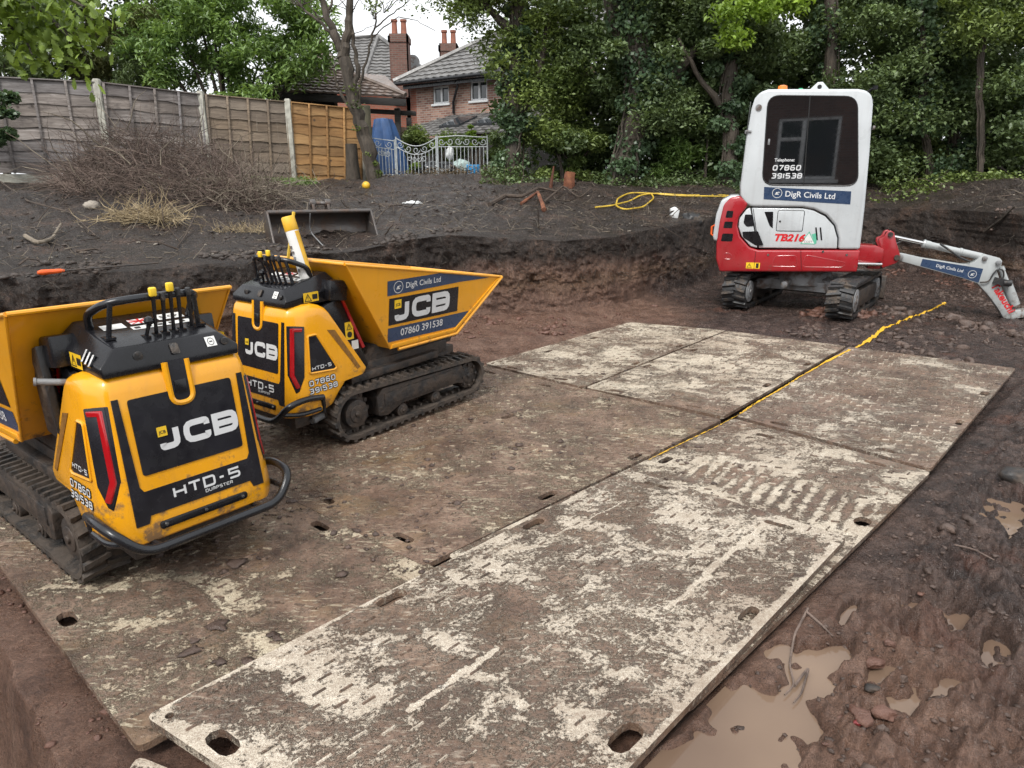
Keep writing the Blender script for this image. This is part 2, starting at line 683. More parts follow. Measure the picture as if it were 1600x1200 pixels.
def mk_ground():
    t = NT('wet_soil')
    P = t.pos()
    z = t.z(P)
    big = t.noise(0.9, 5, 0.6, P)
    mid = t.noise(5, 7, 0.65, P)
    fine = t.noise(38, 8, 0.7, P)
    sp = t.n('SeparateXYZ')
    t.l(P, sp.inputs[0])
    # topsoil over red clay, broken boundary
    k = t.math('ADD', z, t.math('MULTIPLY_ADD', big, 0.42, -0.21))
    k = t.math('ADD', k, t.math('MULTIPLY_ADD', mid, 0.30, -0.15))
    top = t.ramp(k, [(0.44, 0.0), (0.66, 1.0)])
    clay = t.ramp(mid, [(0.30, (0.11, 0.060, 0.042)), (0.5, (0.235, 0.135, 0.095)), (0.70, (0.33, 0.205, 0.150))])
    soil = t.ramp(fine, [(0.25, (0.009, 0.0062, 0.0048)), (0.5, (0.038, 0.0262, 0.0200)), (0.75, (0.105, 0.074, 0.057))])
    # trodden dark wet mud right of the boards
    wetk = t.math('ADD', t.math('MULTIPLY', sp.outputs[0], 0.42), t.math('MULTIPLY_ADD', big, 1.3, -0.95))
    wetk = t.math('ADD', wetk, t.math('MULTIPLY', sp.outputs[1], -0.03))
    wetm = t.ramp(wetk, [(0.0, 0.0), (0.45, 1.0)])
    dark = t.ramp(t.noise(7, 10, 0.75, P), [(0.34, (0.022, 0.015, 0.013)), (0.50, (0.085, 0.058, 0.049)), (0.66, (0.185, 0.125, 0.102))])
    c = t.mix(wetm, clay, dark)
    # redder broken lumps
    red = t.ramp(t.noise(2.2, 4, 0.6, P), [(0.58, 0.0), (0.68, 1.0)])
    c = t.mix(t.math('MULTIPLY', red, 0.6), c, (0.17, 0.075, 0.05))
    # brown band of subsoil on the cut face
    band = t.ramp(k, [(0.18, 0.0), (0.34, 1.0), (0.50, 0.0)])
    c = t.mix(t.math('MULTIPLY', band, 0.55), c, (0.15, 0.088, 0.045))
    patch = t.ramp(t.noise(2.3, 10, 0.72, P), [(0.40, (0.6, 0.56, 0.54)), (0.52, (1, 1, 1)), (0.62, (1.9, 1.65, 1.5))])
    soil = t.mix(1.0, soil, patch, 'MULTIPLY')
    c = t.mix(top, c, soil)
    c = t.mix(t.ramp(fine, [(0.35, 0.45), (0.6, 0.0)]), c, (0.03, 0.021, 0.018))  # fine hollows darkened in the colour, standing in for crevice shade
    # pale chips in the topsoil
    vo = t.n('TexVoronoi')
    vo.inputs['Scale'].default_value = 16
    t.l(P, vo.inputs['Vector'])
    chip = t.math('MULTIPLY', t.ramp(vo.outputs['Distance'], [(0.07, 1.0), (0.12, 0.0)]), t.ramp(t.noise(7, 2, 0.5, P), [(0.55, 0.0), (0.6, 1.0)]))
    c = t.mix(t.math('MULTIPLY', t.math('MULTIPLY', chip, top), 0.7), c, (0.24, 0.20, 0.15))
    t.set('Base Color', c)
    wet = t.ramp(t.noise(4.0, 9, 0.7, P), [(0.42, 0.18), (0.58, 0.55)])
    wr = t.ramp(t.noise(11, 8, 0.7, P), [(0.40, 0.12), (0.62, 0.34)])
    t.set('Roughness', t.mix(top, t.mix(wetm, wet, wr), t.math('ADD', wet, 0.14)))
    t.set('Specular IOR Level', 0.5)
    h = t.math('ADD', t.math('MULTIPLY', mid, 1.2), fine)
    b = t.bump(h, 0.9, 0.06)
    t.bump(t.noise(110, 6, 0.75, P), 1.0, 0.012, b)
    return t.m


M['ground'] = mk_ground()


def mk_clod(name, a, b, rough=0.35):
    t = NT(name)
    P = t.pos()
    t.set('Base Color', t.ramp(t.noise(6, 6, 0.7, P), [(0.3, a), (0.7, b)]))
    t.set('Roughness', t.ramp(t.noise(12, 3, 0.5, P), [(0.35, rough - 0.12), (0.65, rough + 0.2)]))
    t.bump(t.noise(60, 6, 0.7, P), 0.8, 0.012)
    return t.m


M['clod'] = mk_clod('mud_clod', (0.040, 0.027, 0.022), (0.135, 0.090, 0.070))
M['clod_red'] = mk_clod('red_clay_clod', (0.09, 0.045, 0.032), (0.17, 0.085, 0.06))
M['soilclod'] = mk_clod('topsoil_clod', (0.018, 0.013, 0.010), (0.075, 0.054, 0.043), 0.5)
M['stone'] = mk_clod('pale_stone', (0.14, 0.12, 0.10), (0.34, 0.30, 0.25), 0.6)


def mk_water():
    t = NT('muddy_water')
    P = t.pos()
    t.set('Base Color', t.ramp(t.noise(1.6, 3, 0.5, P), [(0.3, (0.13, 0.085, 0.060)), (0.7, (0.21, 0.145, 0.100))]))
    t.set('Roughness', 0.035)
    t.set('IOR', 1.33)
    t.set('Specular IOR Level', 0.6)
    t.bump(t.noise(9, 3, 0.5, P), 0.04, 0.01)
    return t.m


M['water'] = mk_water()


def seg_mask(t, P, a, b_, w, wob=0.05, nsc=9.0):
    """1 within w of the segment a-b on the ground, with a ragged outline"""
    d = Vector((b_[0] - a[0], b_[1] - a[1], 0))
    L = d.length
    d.normalize()
    sub = t.n('VectorMath', operation='SUBTRACT')
    t.l(P, sub.inputs[0])
    sub.inputs[1].default_value = (a[0], a[1], 0)
    out = []
    for v in (d, Vector((-d.y, d.x, 0))):
        q = t.n('VectorMath', operation='DOT_PRODUCT')
        t.l(sub.outputs[0], q.inputs[0])
        q.inputs[1].default_value = v
        out.append(q.outputs['Value'])
    nz = t.noise(nsc, 6, 0.7, P)
    v = t.math('ABSOLUTE', t.math('ADD', out[1], t.math('MULTIPLY_ADD', nz, wob, -wob / 2)))
    k1 = t.math('MAXIMUM', t.math('MINIMUM', t.math('MULTIPLY_ADD', v, -1 / (w * 0.5), 2.0), 1.0), 0.0)
    cu = t.math('ABSOLUTE', t.math('SUBTRACT', out[0], L / 2))
    k2 = t.math('LESS_THAN', cu, L / 2)
    return t.math('MULTIPLY', k1, k2), out


def mk_board(name, mud, warm=0.0, wet=0.0, ang=0.8, streaks=(), prints=None):
    """cream plastic ground board, mud trodden over it; mud = share of its surface that is covered"""
    t = NT(name)
    P = t.pos()
    oi = t.n('ObjectInfo')
    av = t.n('VectorMath', operation='ADD')
    t.l(P, av.inputs[0])
    sc = t.n('VectorMath', operation='SCALE')
    sc.inputs[0].default_value = (17, 31, 5)
    t.l(oi.outputs['Random'], sc.inputs['Scale'])
    t.l(sc.outputs[0], av.inputs[1])
    Q = av.outputs[0]
    frac = t.math('MULTIPLY_ADD', t.noise(2.7, 12, 0.70, Q, (1, 1.25, 1, ang), 0.4), 1.2, -0.10)
    med = t.noise(9, 9, 0.7, Q, (1, 2.2, 1, ang), 0.3)
    fine = t.noise(75, 5, 0.7, Q)
    grit = t.noise(260, 3, 0.6, Q)
    k = t.math('ADD', t.math('MULTIPLY', frac, 0.95), t.math('MULTIPLY_ADD', med, 0.45, -0.20))
    k = t.math('ADD', k, t.math('MULTIPLY_ADD', fine, 0.44, -0.22))
    k = t.math('ADD', k, t.math('MULTIPLY_ADD', grit, 0.36, -0.18))
    k = t.math('ADD', k, (mud - 0.5) * 0.30)
    if prints:
        c0, dr, wl = prints
        msk, uv = seg_mask(t, P, (c0[0] - dr[0] * .45, c0[1] - dr[1] * .45), (c0[0] + dr[0] * .45, c0[1] + dr[1] * .45), 0.26, 0.12, 5)
        st = t.math('SINE', t.math('ADD', t.math('MULTIPLY', uv[0], 2 * math.pi / wl), t.math('MULTIPLY', uv[1], 16.0)))
        k = t.math('ADD', k, t.math('MULTIPLY', t.math('MULTIPLY', st, msk), -0.10))
    for a_, b2_, w_ in streaks:
        msk, uv = seg_mask(t, P, a_, b2_, w_, 0.10, 6.0)
        k = t.math('SUBTRACT', k, t.math('MULTIPLY', msk, 0.18))
    m = t.ramp(k, [(0.455, 0.0), (0.515, 0.85), (0.62, 1.0)])
    film = t.ramp(t.math('ADD', t.noise(1.4, 8, 0.65, Q), t.math('MULTIPLY_ADD', fine, 0.5, -0.25)), [(0.46, 0.0), (0.66, 0.60)])
    cream = t.ramp(med, [(0.3, (0.38 + warm * 0.05, 0.325, 0.255 - warm * 0.05)), (0.58, (0.69, 0.62, 0.51 - warm * 0.10)), (0.78, (0.83, 0.80, 0.73 - warm * 0.15))])
    cream = t.mix(t.ramp(grit, [(0.40, 0.75), (0.56, 0.0)]), cream, (0.225, 0.160, 0.115))
    cream = t.mix(film, cream, (0.25, 0.185, 0.135))
    mudc = t.ramp(t.noise(4.1, 9, 0.7, Q), [(0.33, (0.050, 0.030, 0.021)), (0.5, (0.160, 0.103, 0.073)), (0.68, (0.30, 0.205, 0.150))])
    mudc = t.mix(t.ramp(fine, [(0.36, 0.6), (0.54, 0.0)]), mudc, (0.055, 0.038, 0.032))
    ochre = t.ramp(t.noise(2.6, 8, 0.65, Q), [(0.54, 0.0), (0.68, 1.0)])
    mudc = t.mix(t.math('MULTIPLY', ochre, 0.15 + warm * 0.45), mudc, (0.30, 0.20, 0.10))
    # pale flecks where the tread has scraped through
    fl = t.ramp(t.noise(26, 6, 0.7, Q, (0.6, 2.6, 1, ang + 0.35)), [(0.55, 0.0), (0.61, 1.0)])
    fls = t.ramp(t.noise(1.9, 5, 0.6, Q), [(0.40, 0.0), (0.60, 1.0)])
    c = t.mix(m, cream, mudc)
    c = t.mix(t.math('MULTIPLY', t.math('MULTIPLY', fl, fls), 0.75), c, (0.52, 0.455, 0.36 - warm * 0.06))
    t.set('Base Color', c)
    rr = t.noise(2.4, 7, 0.65, Q)
    t.set('Roughness', t.ramp(rr, [(0.42, 0.14 - wet * 0.05), (0.52, 0.30 - wet * 0.14), (0.7, 0.55 - wet * 0.2)]))
    t.set('Specular IOR Level', 0.5)
    h = t.math('ADD', t.math('MULTIPLY', m, 0.7), t.math('MULTIPLY', fine, 0.7))
    b = t.bump(h, 0.9, 0.008)
    t.bump(grit, 0.5, 0.003, b)
    return t.m


def PG(px, py):
    p = g(px, py)
    return (p.x, p.y)


M['board_a'] = mk_board('board_half_clean', 0.46, streaks=((PG(1192, 828), PG(1045, 968), 0.016), (PG(780, 1025), PG(640, 1130), 0.014), (PG(980, 792), PG(860, 850), 0.006), (PG(1310, 860), PG(1010, 1185), 0.026), (PG(250, 1120), PG(975, 738), 0.030), (PG(990, 742), PG(1310, 840), 0.020)))
pr0, pr1 = g(1130, 745), g(1300, 800)
prd = (pr1 - pr0).normalized()
M['board_f'] = mk_board('board_tyre_printed', 0.44, 0.1, prints=((g(1210, 765).x, g(1210, 765).y), (prd.x * 1.0, prd.y * 1.0), 0.075))
M['board_b'] = mk_board('board_cleaner', 0.36, 0.15)
M['board_c'] = mk_board('board_muddy', 0.80, 0.5, 0.7)
M['board_d'] = mk_board('board_brown', 0.66)
M['bars_a'] = mk_board('grip_bars_light', 0.44)
M['bars_c'] = mk_board('grip_bars_muddy', 0.66, 0.5, 0.4)
M['board_e'] = mk_board('board_near', 0.67, 0.5, 0.6)
M['edge'] = mk_board('board_edge', 0.88)  # muddy sides; the dark tone also paints in the side faces' shade


def mk_wood(name, a, b, c, rough=0.75, zs=12):
    t = NT(name)
    oi = t.n('ObjectInfo')
    av = t.n('VectorMath', operation='ADD')
    sc = t.n('VectorMath', operation='SCALE')
    sc.inputs[0].default_value = (13, 7, 29)
    t.l(oi.outputs['Random'], sc.inputs['Scale'])
    t.l(t.pos(), av.inputs[0])
    t.l(sc.outputs[0], av.inputs[1])
    Q = av.outputs[0]
    n = t.noise(2.2, 9, 0.72, Q, (1, 1, zs), 0.8)
    w = t.noise(1.3, 3, 0.5, Q)
    col = t.ramp(n, [(0.3, a), (0.52, b), (0.72, c)])
    col = t.mix(t.ramp(w, [(0.35, 0.5), (0.6, 0.0)]), col, tuple(x * 0.55 for x in a))
    tint = t.ramp(oi.outputs['Random'], [(0, (0.66, 0.62, 0.60)), (0.35, (0.95, 0.97, 1.02)), (0.7, (0.86, 0.80, 0.74)), (1, (1.25, 1.22, 1.2))])
    col = t.mix(1.0, col, tint, 'MULTIPLY')
    col = t.mix(t.ramp(t.noise(3.5, 7, 0.7, Q, (1, 1, 2.5)), [(0.56, 0.0), (0.68, 0.7)]), col, tuple(x * 0.4 for x in a))
    kn = t.n('TexVoronoi')
    kn.inputs['Scale'].default_value = 3.2
    t.l(Q, kn.inputs['Vector'])
    col = t.mix(t.ramp(kn.outputs['Distance'], [(0.05, 0.8), (0.10, 0.0)]), col, (0.03, 0.02, 0.015))
    t.set('Base Color', col)
    t.set('Roughness', rough)
    t.bump(n, 0.5, 0.012)
    return t.m


M['wood_grey'] = mk_wood('weathered_grey_wood', (0.10, 0.085, 0.078), (0.25, 0.225, 0.21), (0.42, 0.395, 0.38))
M['wood_tan'] = mk_wood('weathered_tan_wood', (0.13, 0.10, 0.075), (0.24, 0.19, 0.14), (0.34, 0.28, 0.21))
M['wood_new'] = mk_wood('new_orange_wood', (0.22, 0.115, 0.04), (0.40, 0.23, 0.09), (0.50, 0.31, 0.13))
M['wood_green'] = mk_wood('mossy_post_wood', (0.08, 0.08, 0.05), (0.16, 0.15, 0.10), (0.22, 0.20, 0.14), zs=0.3)
M['wood_dark'] = mk_wood('dark_stained_wood', (0.012, 0.011, 0.010), (0.03, 0.027, 0.024), (0.06, 0.05, 0.045))
M['stump'] = mk_wood('split_stump_wood', (0.10, 0.035, 0.018), (0.20, 0.070, 0.032), (0.40, 0.16, 0.06), zs=0.3)
M['concrete'] = plain('concrete', (0.36, 0.35, 0.30), 0.85, vary=0.4, vscale=9, bump=0.3, bscale=60)


def mk_bark(name, a, b):
    t = NT(name)
    P = t.pos()
    n = t.noise(9, 7, 0.7, P, (1, 1, 0.25), 0.5)
    t.set('Base Color', t.ramp(n, [(0.3, a), (0.7, b)]))
    t.set('Roughness', 0.8)
    t.bump(n, 0.9, 0.04)
    return t.m


M['bark'] = mk_bark('bark', (0.022, 0.018, 0.014), (0.095, 0.075, 0.056))
M['bark_pale'] = mk_bark('pale_bark', (0.10, 0.08, 0.06), (0.30, 0.25, 0.19))
M['twig'] = mk_bark('dead_twig', (0.070, 0.050, 0.041), (0.26, 0.19, 0.155))
M['twig_dark'] = mk_bark('dark_root', (0.03, 0.022, 0.018), (0.10, 0.07, 0.05))
M['straw'] = mk_bark('dry_straw', (0.22, 0.16, 0.085), (0.50, 0.40, 0.25))


def mk_leaf(name, dark, light, rough=0.42, trans=0.3, tip=None):
    t = NT(name)
    a = t.n('Attribute', attribute_name='tint')
    st = [(0.0, dark), (0.75, light), (1.0, tip or tuple(min(1, c * 1.5) for c in light))]
    c = t.ramp(a.outputs['Fac'], st)
    t.set('Base Color', c)
    t.set('Roughness', rough)
    t.set('Specular IOR Level', 0.45)
    tr = t.n('BsdfTranslucent')
    t.l(t.mix(1.0, c, (1.0, 1.0, 0.5), 'MULTIPLY'), tr.inputs[0])
    ms = t.n('MixShader')
    ms.inputs[0].default_value = trans
    t.l(t.p.outputs[0], ms.inputs[1])
    t.l(tr.outputs[0], ms.inputs[2])
    t.l(ms.outputs[0], t.out.inputs[0])
    return t.m


M['leaf_dark'] = mk_leaf('dark_evergreen_leaf', (0.050, 0.078, 0.034), (0.155, 0.212, 0.090))
M['leaf_ivy'] = mk_leaf('ivy_leaf', (0.036, 0.068, 0.038), (0.125, 0.190, 0.100), 0.35)
M['leaf_mid'] = mk_leaf('mid_green_leaf', (0.060, 0.095, 0.028), (0.200, 0.260, 0.080))
M['leaf_laurel'] = mk_leaf('laurel_leaf', (0.075, 0.14, 0.040), (0.23, 0.34, 0.11), 0.35, 0.35)
M['leaf_oak'] = mk_leaf('oak_leaf', (0.12, 0.18, 0.03), (0.26, 0.36, 0.08), 0.5, 0.4)
M['leaf_lime'] = mk_leaf('lime_leaf', (0.12, 0.20, 0.03), (0.26, 0.38, 0.06), 0.5, 0.4)
M['leaf_dry'] = mk_leaf('dry_leaf', (0.06, 0.045, 0.03), (0.19, 0.14, 0.09), 0.6, 0.2)
M['leaf_conifer'] = mk_leaf('conifer_needles', (0.05, 0.06, 0.018), (0.13, 0.14, 0.045), 0.6, 0.2)


def mk_brick(name, c1, c2, mortar=(0.30, 0.27, 0.23), scale=1.0):
    t = NT(name)
    P = t.coord('Object')
    br = t.n('TexBrick')
    t.l(P, br.inputs['Vector'])
    br.inputs['Color1'].default_value = (*c1, 1)
    br.inputs['Color2'].default_value = (*c2, 1)
    br.inputs['Mortar'].default_value = (*mortar, 1)
    br.inputs['Scale'].default_value = scale
    br.inputs['Brick Width'].default_value = 0.225
    br.inputs['Row Height'].default_value = 0.075
    br.inputs['Mortar Size'].default_value = 0.012
    br.inputs['Bias'].default_value = -0.2
    n = t.noise(1.2, 4)
    c = t.mix(t.ramp(n, [(0.35, 0.35), (0.65, 0.0)]), br.outputs['Color'], tuple(x * 0.4 for x in c1))
    t.set('Base Color', c)
    t.set('Roughness', 0.85)
    t.bump(br.outputs['Fac'], -0.6, 0.01)
    return t.m


M['brick'] = mk_brick('brick_mixed', (0.20, 0.085, 0.062), (0.46, 0.27, 0.20), (0.34, 0.31, 0.27))
M['brick_red'] = mk_brick('brick_red', (0.30, 0.085, 0.05), (0.36, 0.12, 0.075), (0.22, 0.16, 0.12))
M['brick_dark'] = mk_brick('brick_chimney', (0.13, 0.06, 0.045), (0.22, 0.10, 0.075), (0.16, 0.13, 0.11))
M['tile'] = plain('roof_tile_grey', (0.15, 0.145, 0.14), 0.4, vary=0.5, vscale=4, bump=0.3, bscale=20)
M['tile_warm'] = plain('roof_tile_brown', (0.19, 0.15, 0.13), 0.42, vary=0.5, vscale=4, bump=0.3, bscale=20)
M['terracotta'] = plain('terracotta', (0.24, 0.085, 0.05), 0.7)
M['upvc'] = plain('white_window_frame', (0.72, 0.73, 0.74), 0.35, vary=0.08)
M['gatewhite'] = plain('white_gate_paint', (0.42, 0.45, 0.46), 0.45, vary=0.3, vscale=20)
M['tarp'] = plain('blue_tarpaulin', (0.045, 0.11, 0.27), 0.5, vary=0.35, vscale=4)
M['bluebox'] = plain('blue_plastic', (0.02, 0.28, 0.62), 0.35, vary=0.15)
M['binbag'] = plain('black_bag_plastic', (0.015, 0.016, 0.018), 0.22, vary=0.4)
M['clearbag'] = plain('pale_bag_plastic', (0.45, 0.58, 0.55), 0.25, vary=0.3)
M['ballyellow'] = plain('yellow_ball', (0.72, 0.42, 0.03), 0.45, vary=0.2)
M['foam'] = plain('white_foam_box', (0.72, 0.74, 0.74), 0.6, vary=0.1)


def mk_spray():
    t = NT('yellow_marking_paint')
    t.set('Base Color', t.ramp(t.noise(60, 5, 0.7, t.pos()), [(0.35, (0.30, 0.17, 0.03)), (0.5, (0.74, 0.42, 0.015))]))
    t.set('Roughness', 0.5)
    return t.m


M['spray'] = mk_spray()


# ------------------------------------------------------------ the ground: pit floor, cut bank and upper ground in one sheet
# rim of the pit: column of the photograph, distance ahead of the camera, row of the rim
RIM = [(-900, 3.3, 640), (-300, 4.2, 500), (0, 4.95, 438), (200, 5.5, 425), (340, 6.0, 412), (430, 6.4, 402), (560, 6.9, 392), (620, 7.2, 378), (700, 7.7, 367),
       (790, 7.9, 372), (880, 8.05, 377), (960, 8.5, 370), (1040, 9.5, 354), (1110, 10.5, 342), (1150, 12.3, 326), (1240, 13.0, 324), (1400, 12.4, 325),
       (1500, 11.2, 328), (1600, 9.7, 335), (1900, 7.6, 368), (2400, 5.4, 420)]
_t, _r, _z = [], [], []
for px, dy, py in RIM:
    p = at(px, py, dy)
    _t.append(math.atan2(p.x, p.y))
    _r.append(math.hypot(p.x, p.y))
    _z.append(p.z)
_t = [-math.pi, -1.9] + _t + [1.9, math.pi]
_r = [5.0, 4.2] + _r + [5.0, 5.0]
_z = [0.7, 0.7] + _z + [0.8, 0.7]
RT, RR, RZ = np.array(_t), np.array(_r), np.array(_z)
TR0, TRN = np.array([-1.75, 2.02]), np.array([-0.68, -0.733])     # edge of the lower trench, bottom left
PUD = [  # puddles: centre and half sizes (m), turned along the boards
    (g(1180, 1135), 0.36, 0.15, 0.75), (g(1100, 1185), 0.22, 0.10, 0.8), (g(1240, 1060), 0.16, 0.08, 0.8), (g(1440, 945), 0.10, 0.055, 0.3), (g(1575, 800), 0.26, 0.13, 0.9),
    (g(1510, 848), 0.13, 0.05, 0.5), (g(1448, 1078), 0.12, 0.05, 0.5), (g(1300, 1010), 0.10, 0.035, 0.8), (g(1560, 1010), 0.12, 0.03, 0.9),
    (g(1395, 1025), 0.10, 0.03, 0.6), (g(1215, 1000), 0.09, 0.035, 0.8), (g(1330, 940), 0.13, 0.028, 0.85), (g(1500, 960), 0.10, 0.03, 0.8)]
WATER_Z = -0.050


def rim_at(th):
    return np.interp(th, RT, RR) + 0.08 * fbm(th * 9, th * 0 + 3.3, 1.0, 4), np.interp(th, RT, RZ)


# strip of the boards in the plan: right-hand edge line and its direction
BU = np.array([0.700, 0.714])
BE0 = np.array([0.529, 1.694])


def height(x, y, detail=True):
    x = np.asarray(x, float)
    y = np.asarray(y, float)
    r = np.hypot(x, y)
    th = np.arctan2(x, y)
    Rb, zr = rim_at(th)
    # --- pit floor
    rd = (x - BE0[0]) * BU[1] - (y - BE0[1]) * BU[0]        # distance right of the boards' edge
    al = (x - BE0[0]) * BU[0] + (y - BE0[1]) * BU[1]
    under = sstep(0.10, -0.05, rd) * sstep(5.3, 4.9, al) * sstep(-4.1, -3.7, rd)
    zf = -0.028 - 0.045 * sstep(0.02, -0.06, rd) * sstep(5.3, 4.9, al) * sstep(-4.1, -3.7, rd)
    right = sstep(0.0, 0.35, rd)
    n1 = fbm(x, y, 1.3, 4)
    n2 = np.abs(fbm(x + 40, y, 7.0, 3, 0.6))
    n3 = np.abs(fbm(x, y + 90, 17.0, 2, 0.6))
    dt0 = (x - TR0[0]) * TRN[0] + (y - TR0[1]) * TRN[1]
    rough = 0.35 + 0.55 * sstep(-0.32, -0.2, dt0) * sstep(-0.2, -0.6, x) * sstep(4, 3, y) + 0.65 * right + 0.4 * sstep(6.0, 8.0, y) * sstep(1.5, 3.0, x)
    zz = zf + (1 - under) * rough * (0.030 * n1 + 0.060 * (n2 - 0.18) + 0.040 * (n3 - 0.15))
    zz = zz + 0.022 * right * sstep(3.5, 0.6, rd)
    # smeared, ploughed mud: ridges drawn out along the boards, torn across
    sa, sr = al * 0.8 + 0.25 * n1, rd * 1.9
    sm = np.abs(fbm(sa, sr, 6.0, 3, 0.62))
    sm2 = np.abs(fbm(sa + 31, sr * 1.2, 13.0, 2, 0.6)) - 0.15
    zz = zz + (1 - under) * right * sstep(7.5, 5.0, y) * (0.070 * (sm - 0.14) + 0.022 * sm2)
    # tyre and track prints beside the boards
    pr = np.sin(al * 2 * np.pi / 0.085 + 3 * n1 + 9 * np.abs(rd - 0.95)) * sstep(0.62, 0.70, rd) * sstep(1.25, 1.15, rd) * sstep(-0.6, 0.1, n1 + 0.35)
    zz = zz + 0.012 * pr + -0.018 * sstep(0.60, 0.70, rd) * sstep(1.28, 1.15, rd)
    pr2 = np.sin(al * 2 * np.pi / 0.11 - 9 * np.abs(rd - 0.36)) * sstep(0.2, 0.28, rd) * sstep(0.58, 0.48, rd)
    zz = zz + 0.007 * pr2
    for c, a, b, ang in PUD:
        dx, dy = x - c.x, y - c.y
        u = (dx * math.cos(ang) + dy * math.sin(ang)) / a
        v = (-dx * math.sin(ang) + dy * math.cos(ang)) / b
        d = np.sqrt(u * u + v * v) + 1.5 * fbm(x + 7, y, 6.0, 3)
        zz = zz - 0.056 * sstep(1.25, 0.55, d) * (0.4 + 0.6 * (1 - under))
    # heap of mud by the digger and foot of the bank
    zz = zz + 0.05 * sstep(0.45, 0.0, (Rb - r) + 0.3 * n1) * (1 - under)
    # trench left of the boards
    dt = (x - TR0[0]) * TRN[0] + (y - TR0[1]) * TRN[1] + 0.05 * fbm(x, y, 4.0, 4)
    drop = sstep(0.0, 0.09, dt) * sstep(-0.2, -0.6, x)
    zz = zz - drop * (0.42 + 0.10 * sstep(0, 0.6, dt)) + 0.02 * (1 - drop) * sstep(-0.3, -0.05, dt) * sstep(-0.2, -0.6, x)
    zz = zz + drop * 0.10 * n1
    # --- upper ground
    s = np.clip((r - Rb - 0.12) / np.maximum(14.5 - Rb, 2), 0, None)
    zu = zr + (1.47 - zr) * np.minimum(s, 1) ** 0.9
    m1 = fbm(x + 11, y - 5, 0.7, 4)
    m2 = np.abs(fbm(x, y, 4.0, 3, 0.6))
    m3 = np.abs(fbm(x + 3, y, 11.0, 2, 0.6))
    near = sstep(60, 20, r)
    zu = zu + near * (0.09 * m1 * sstep(0, 0.15, s) + 0.060 * (m2 - 0.15) + 0.040 * (m3 - 0.15))
    # low ridge of dug soil before the gate, and under the brushwood
    zu = zu + 0.16 * np.exp(-(((x + 0.9) / 2.4) ** 2 + ((y - 14.2) / 0.5) ** 2))
    zu = zu + 0.20 * np.exp(-(((x - 0.9) / 1.3) ** 2 + ((y - 12.6) / 0.6) ** 2))
    zu = zu + 0.25 * np.exp(-(((x + 4.9) / 1.6) ** 2 + ((y - 9.6) / 1.3) ** 2))
    bk = sstep(0.5, 0.15, np.hypot((x + 2.05) / 1.5, (y - 7.45) / 0.8))
    zu = zu * (1 - bk) + 0.735 * bk
    lip = sstep(1.6, 0.2, r - Rb)
    zu = zu + (-0.01 - 0.06 * (m2 - 0.15) - 0.035 * (m3 - 0.15)) * lip * near
    # --- the cut face between them
    q = np.clip((r - Rb) / 0.12, 0, 1)
    q = q + 0.10 * np.sin(q * 9 + 6 * n1) * q * (1 - q) * 2
    z = np.where(r < Rb, zz, zz * (1 - q) + zu * q)
    return z


def make_ground():
    dense = np.linspace(-0.80, 0.80, 860)
    left = np.linspace(-math.pi, -0.80, 120, endpoint=False)
    rightc = np.linspace(0.80, math.pi, 121)[1:]
    TH = np.concatenate([left, dense, rightc])
    nf, nb, nu = 560, 46, 170
    Rb, zr = rim_at(TH)
    rows = []
    for i in range(nf):
        t = i / nf
        rows.append(0.7 * (Rb / 0.7) ** t)
    for i in range(nb):
        rows.append(Rb + 0.12 * i / nb)
    for i in range(nu):
        t = i / (nu - 1)
        rows.append((Rb + 0.12) * (260.0 / (Rb + 0.12)) ** (t ** 1.9))
    RAD = np.array(rows)
    T = np.broadcast_to(TH, RAD.shape)
    X = RAD * np.sin(T)
    Y = RAD * np.cos(T)
    Z = height(X, Y)
    # push the cut face in and out: bucket-tooth streaks, crumbled hollows, roots
    b0, b1 = nf - 4, nf + nb + 3
    q = np.clip((np.arange(b0, b1) - nf) / nb, 0, 1)[:, None]
    w = np.sin(np.clip(q, 0, 1) * math.pi) ** 0.5 * 0.9 + 0.12
    arc = T[b0:b1] * RAD[b0:b1]
    zz = Z[b0:b1]
    dr = 0.16 * fbm(arc, zz * 1.0, 1.6, 4) + 0.10 * fbm(arc * 2.6, zz, 3.0, 4, 0.6) + 0.05 * fbm(arc, zz * 2.2 + 5, 11.0, 4, 0.65)
    dr = dr * w
    RR2 = RAD[b0:b1] + dr
    X[b0:b1] = RR2 * np.sin(T[b0:b1])
    Y[b0:b1] = RR2 * np.cos(T[b0:b1])
    nr, nc = RAD.shape
    V = np.stack([X, Y, Z], -1).reshape(-1, 3)
    a = np.arange(nr - 1)[:, None] * nc + np.arange(nc - 1)[None, :]
    F = np.stack([a, a + nc, a + nc + 1, a + 1], -1).reshape(-1, 4)
    F = F[:, ::-1]
    c0 = len(V)
    V = np.vstack([V, [[0, 0, -0.03]]])
    i0 = np.arange(nc - 1)
    F = np.vstack([F, np.stack([i0 + 1, i0, np.full(nc - 1, c0), np.full(nc - 1, c0)], -1)])
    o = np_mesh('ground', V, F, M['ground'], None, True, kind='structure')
    return o


make_ground()


def hz(x, y):
    return float(height(np.array([x]), np.array([y]))[0])


def hit(px, py, tmax=60):
    """where the photograph's ray meets the ground"""
    d = ray(px, py)
    ts = np.linspace(0.6, tmax, 6000)
    x, y, z = d.x * ts, d.y * ts, CAM_H + d.z * ts
    h = height(x, y)
    k = np.argmax(z < h)
    if z[k] >= h[k]:
        k = len(ts) - 1
    return Vector((x[k], y[k], h[k]))


# water lying in the hollows
wb = B()
pts = [(-0.22, 0.94, 0), g(1080, 1105), g(1480, 715), (7.5, 6.4, 0), (7.5, 0.1, 0), (-0.22, 0.1, 0)]
wb.add([(p[0], p[1], WATER_Z) for p in pts], [tuple(range(6))])
wb.build('puddle_water', M['water'], smooth=False, kind='structure')

# ------------------------------------------------------------ ground protection boards
U2 = Vector((0.700, 0.714))


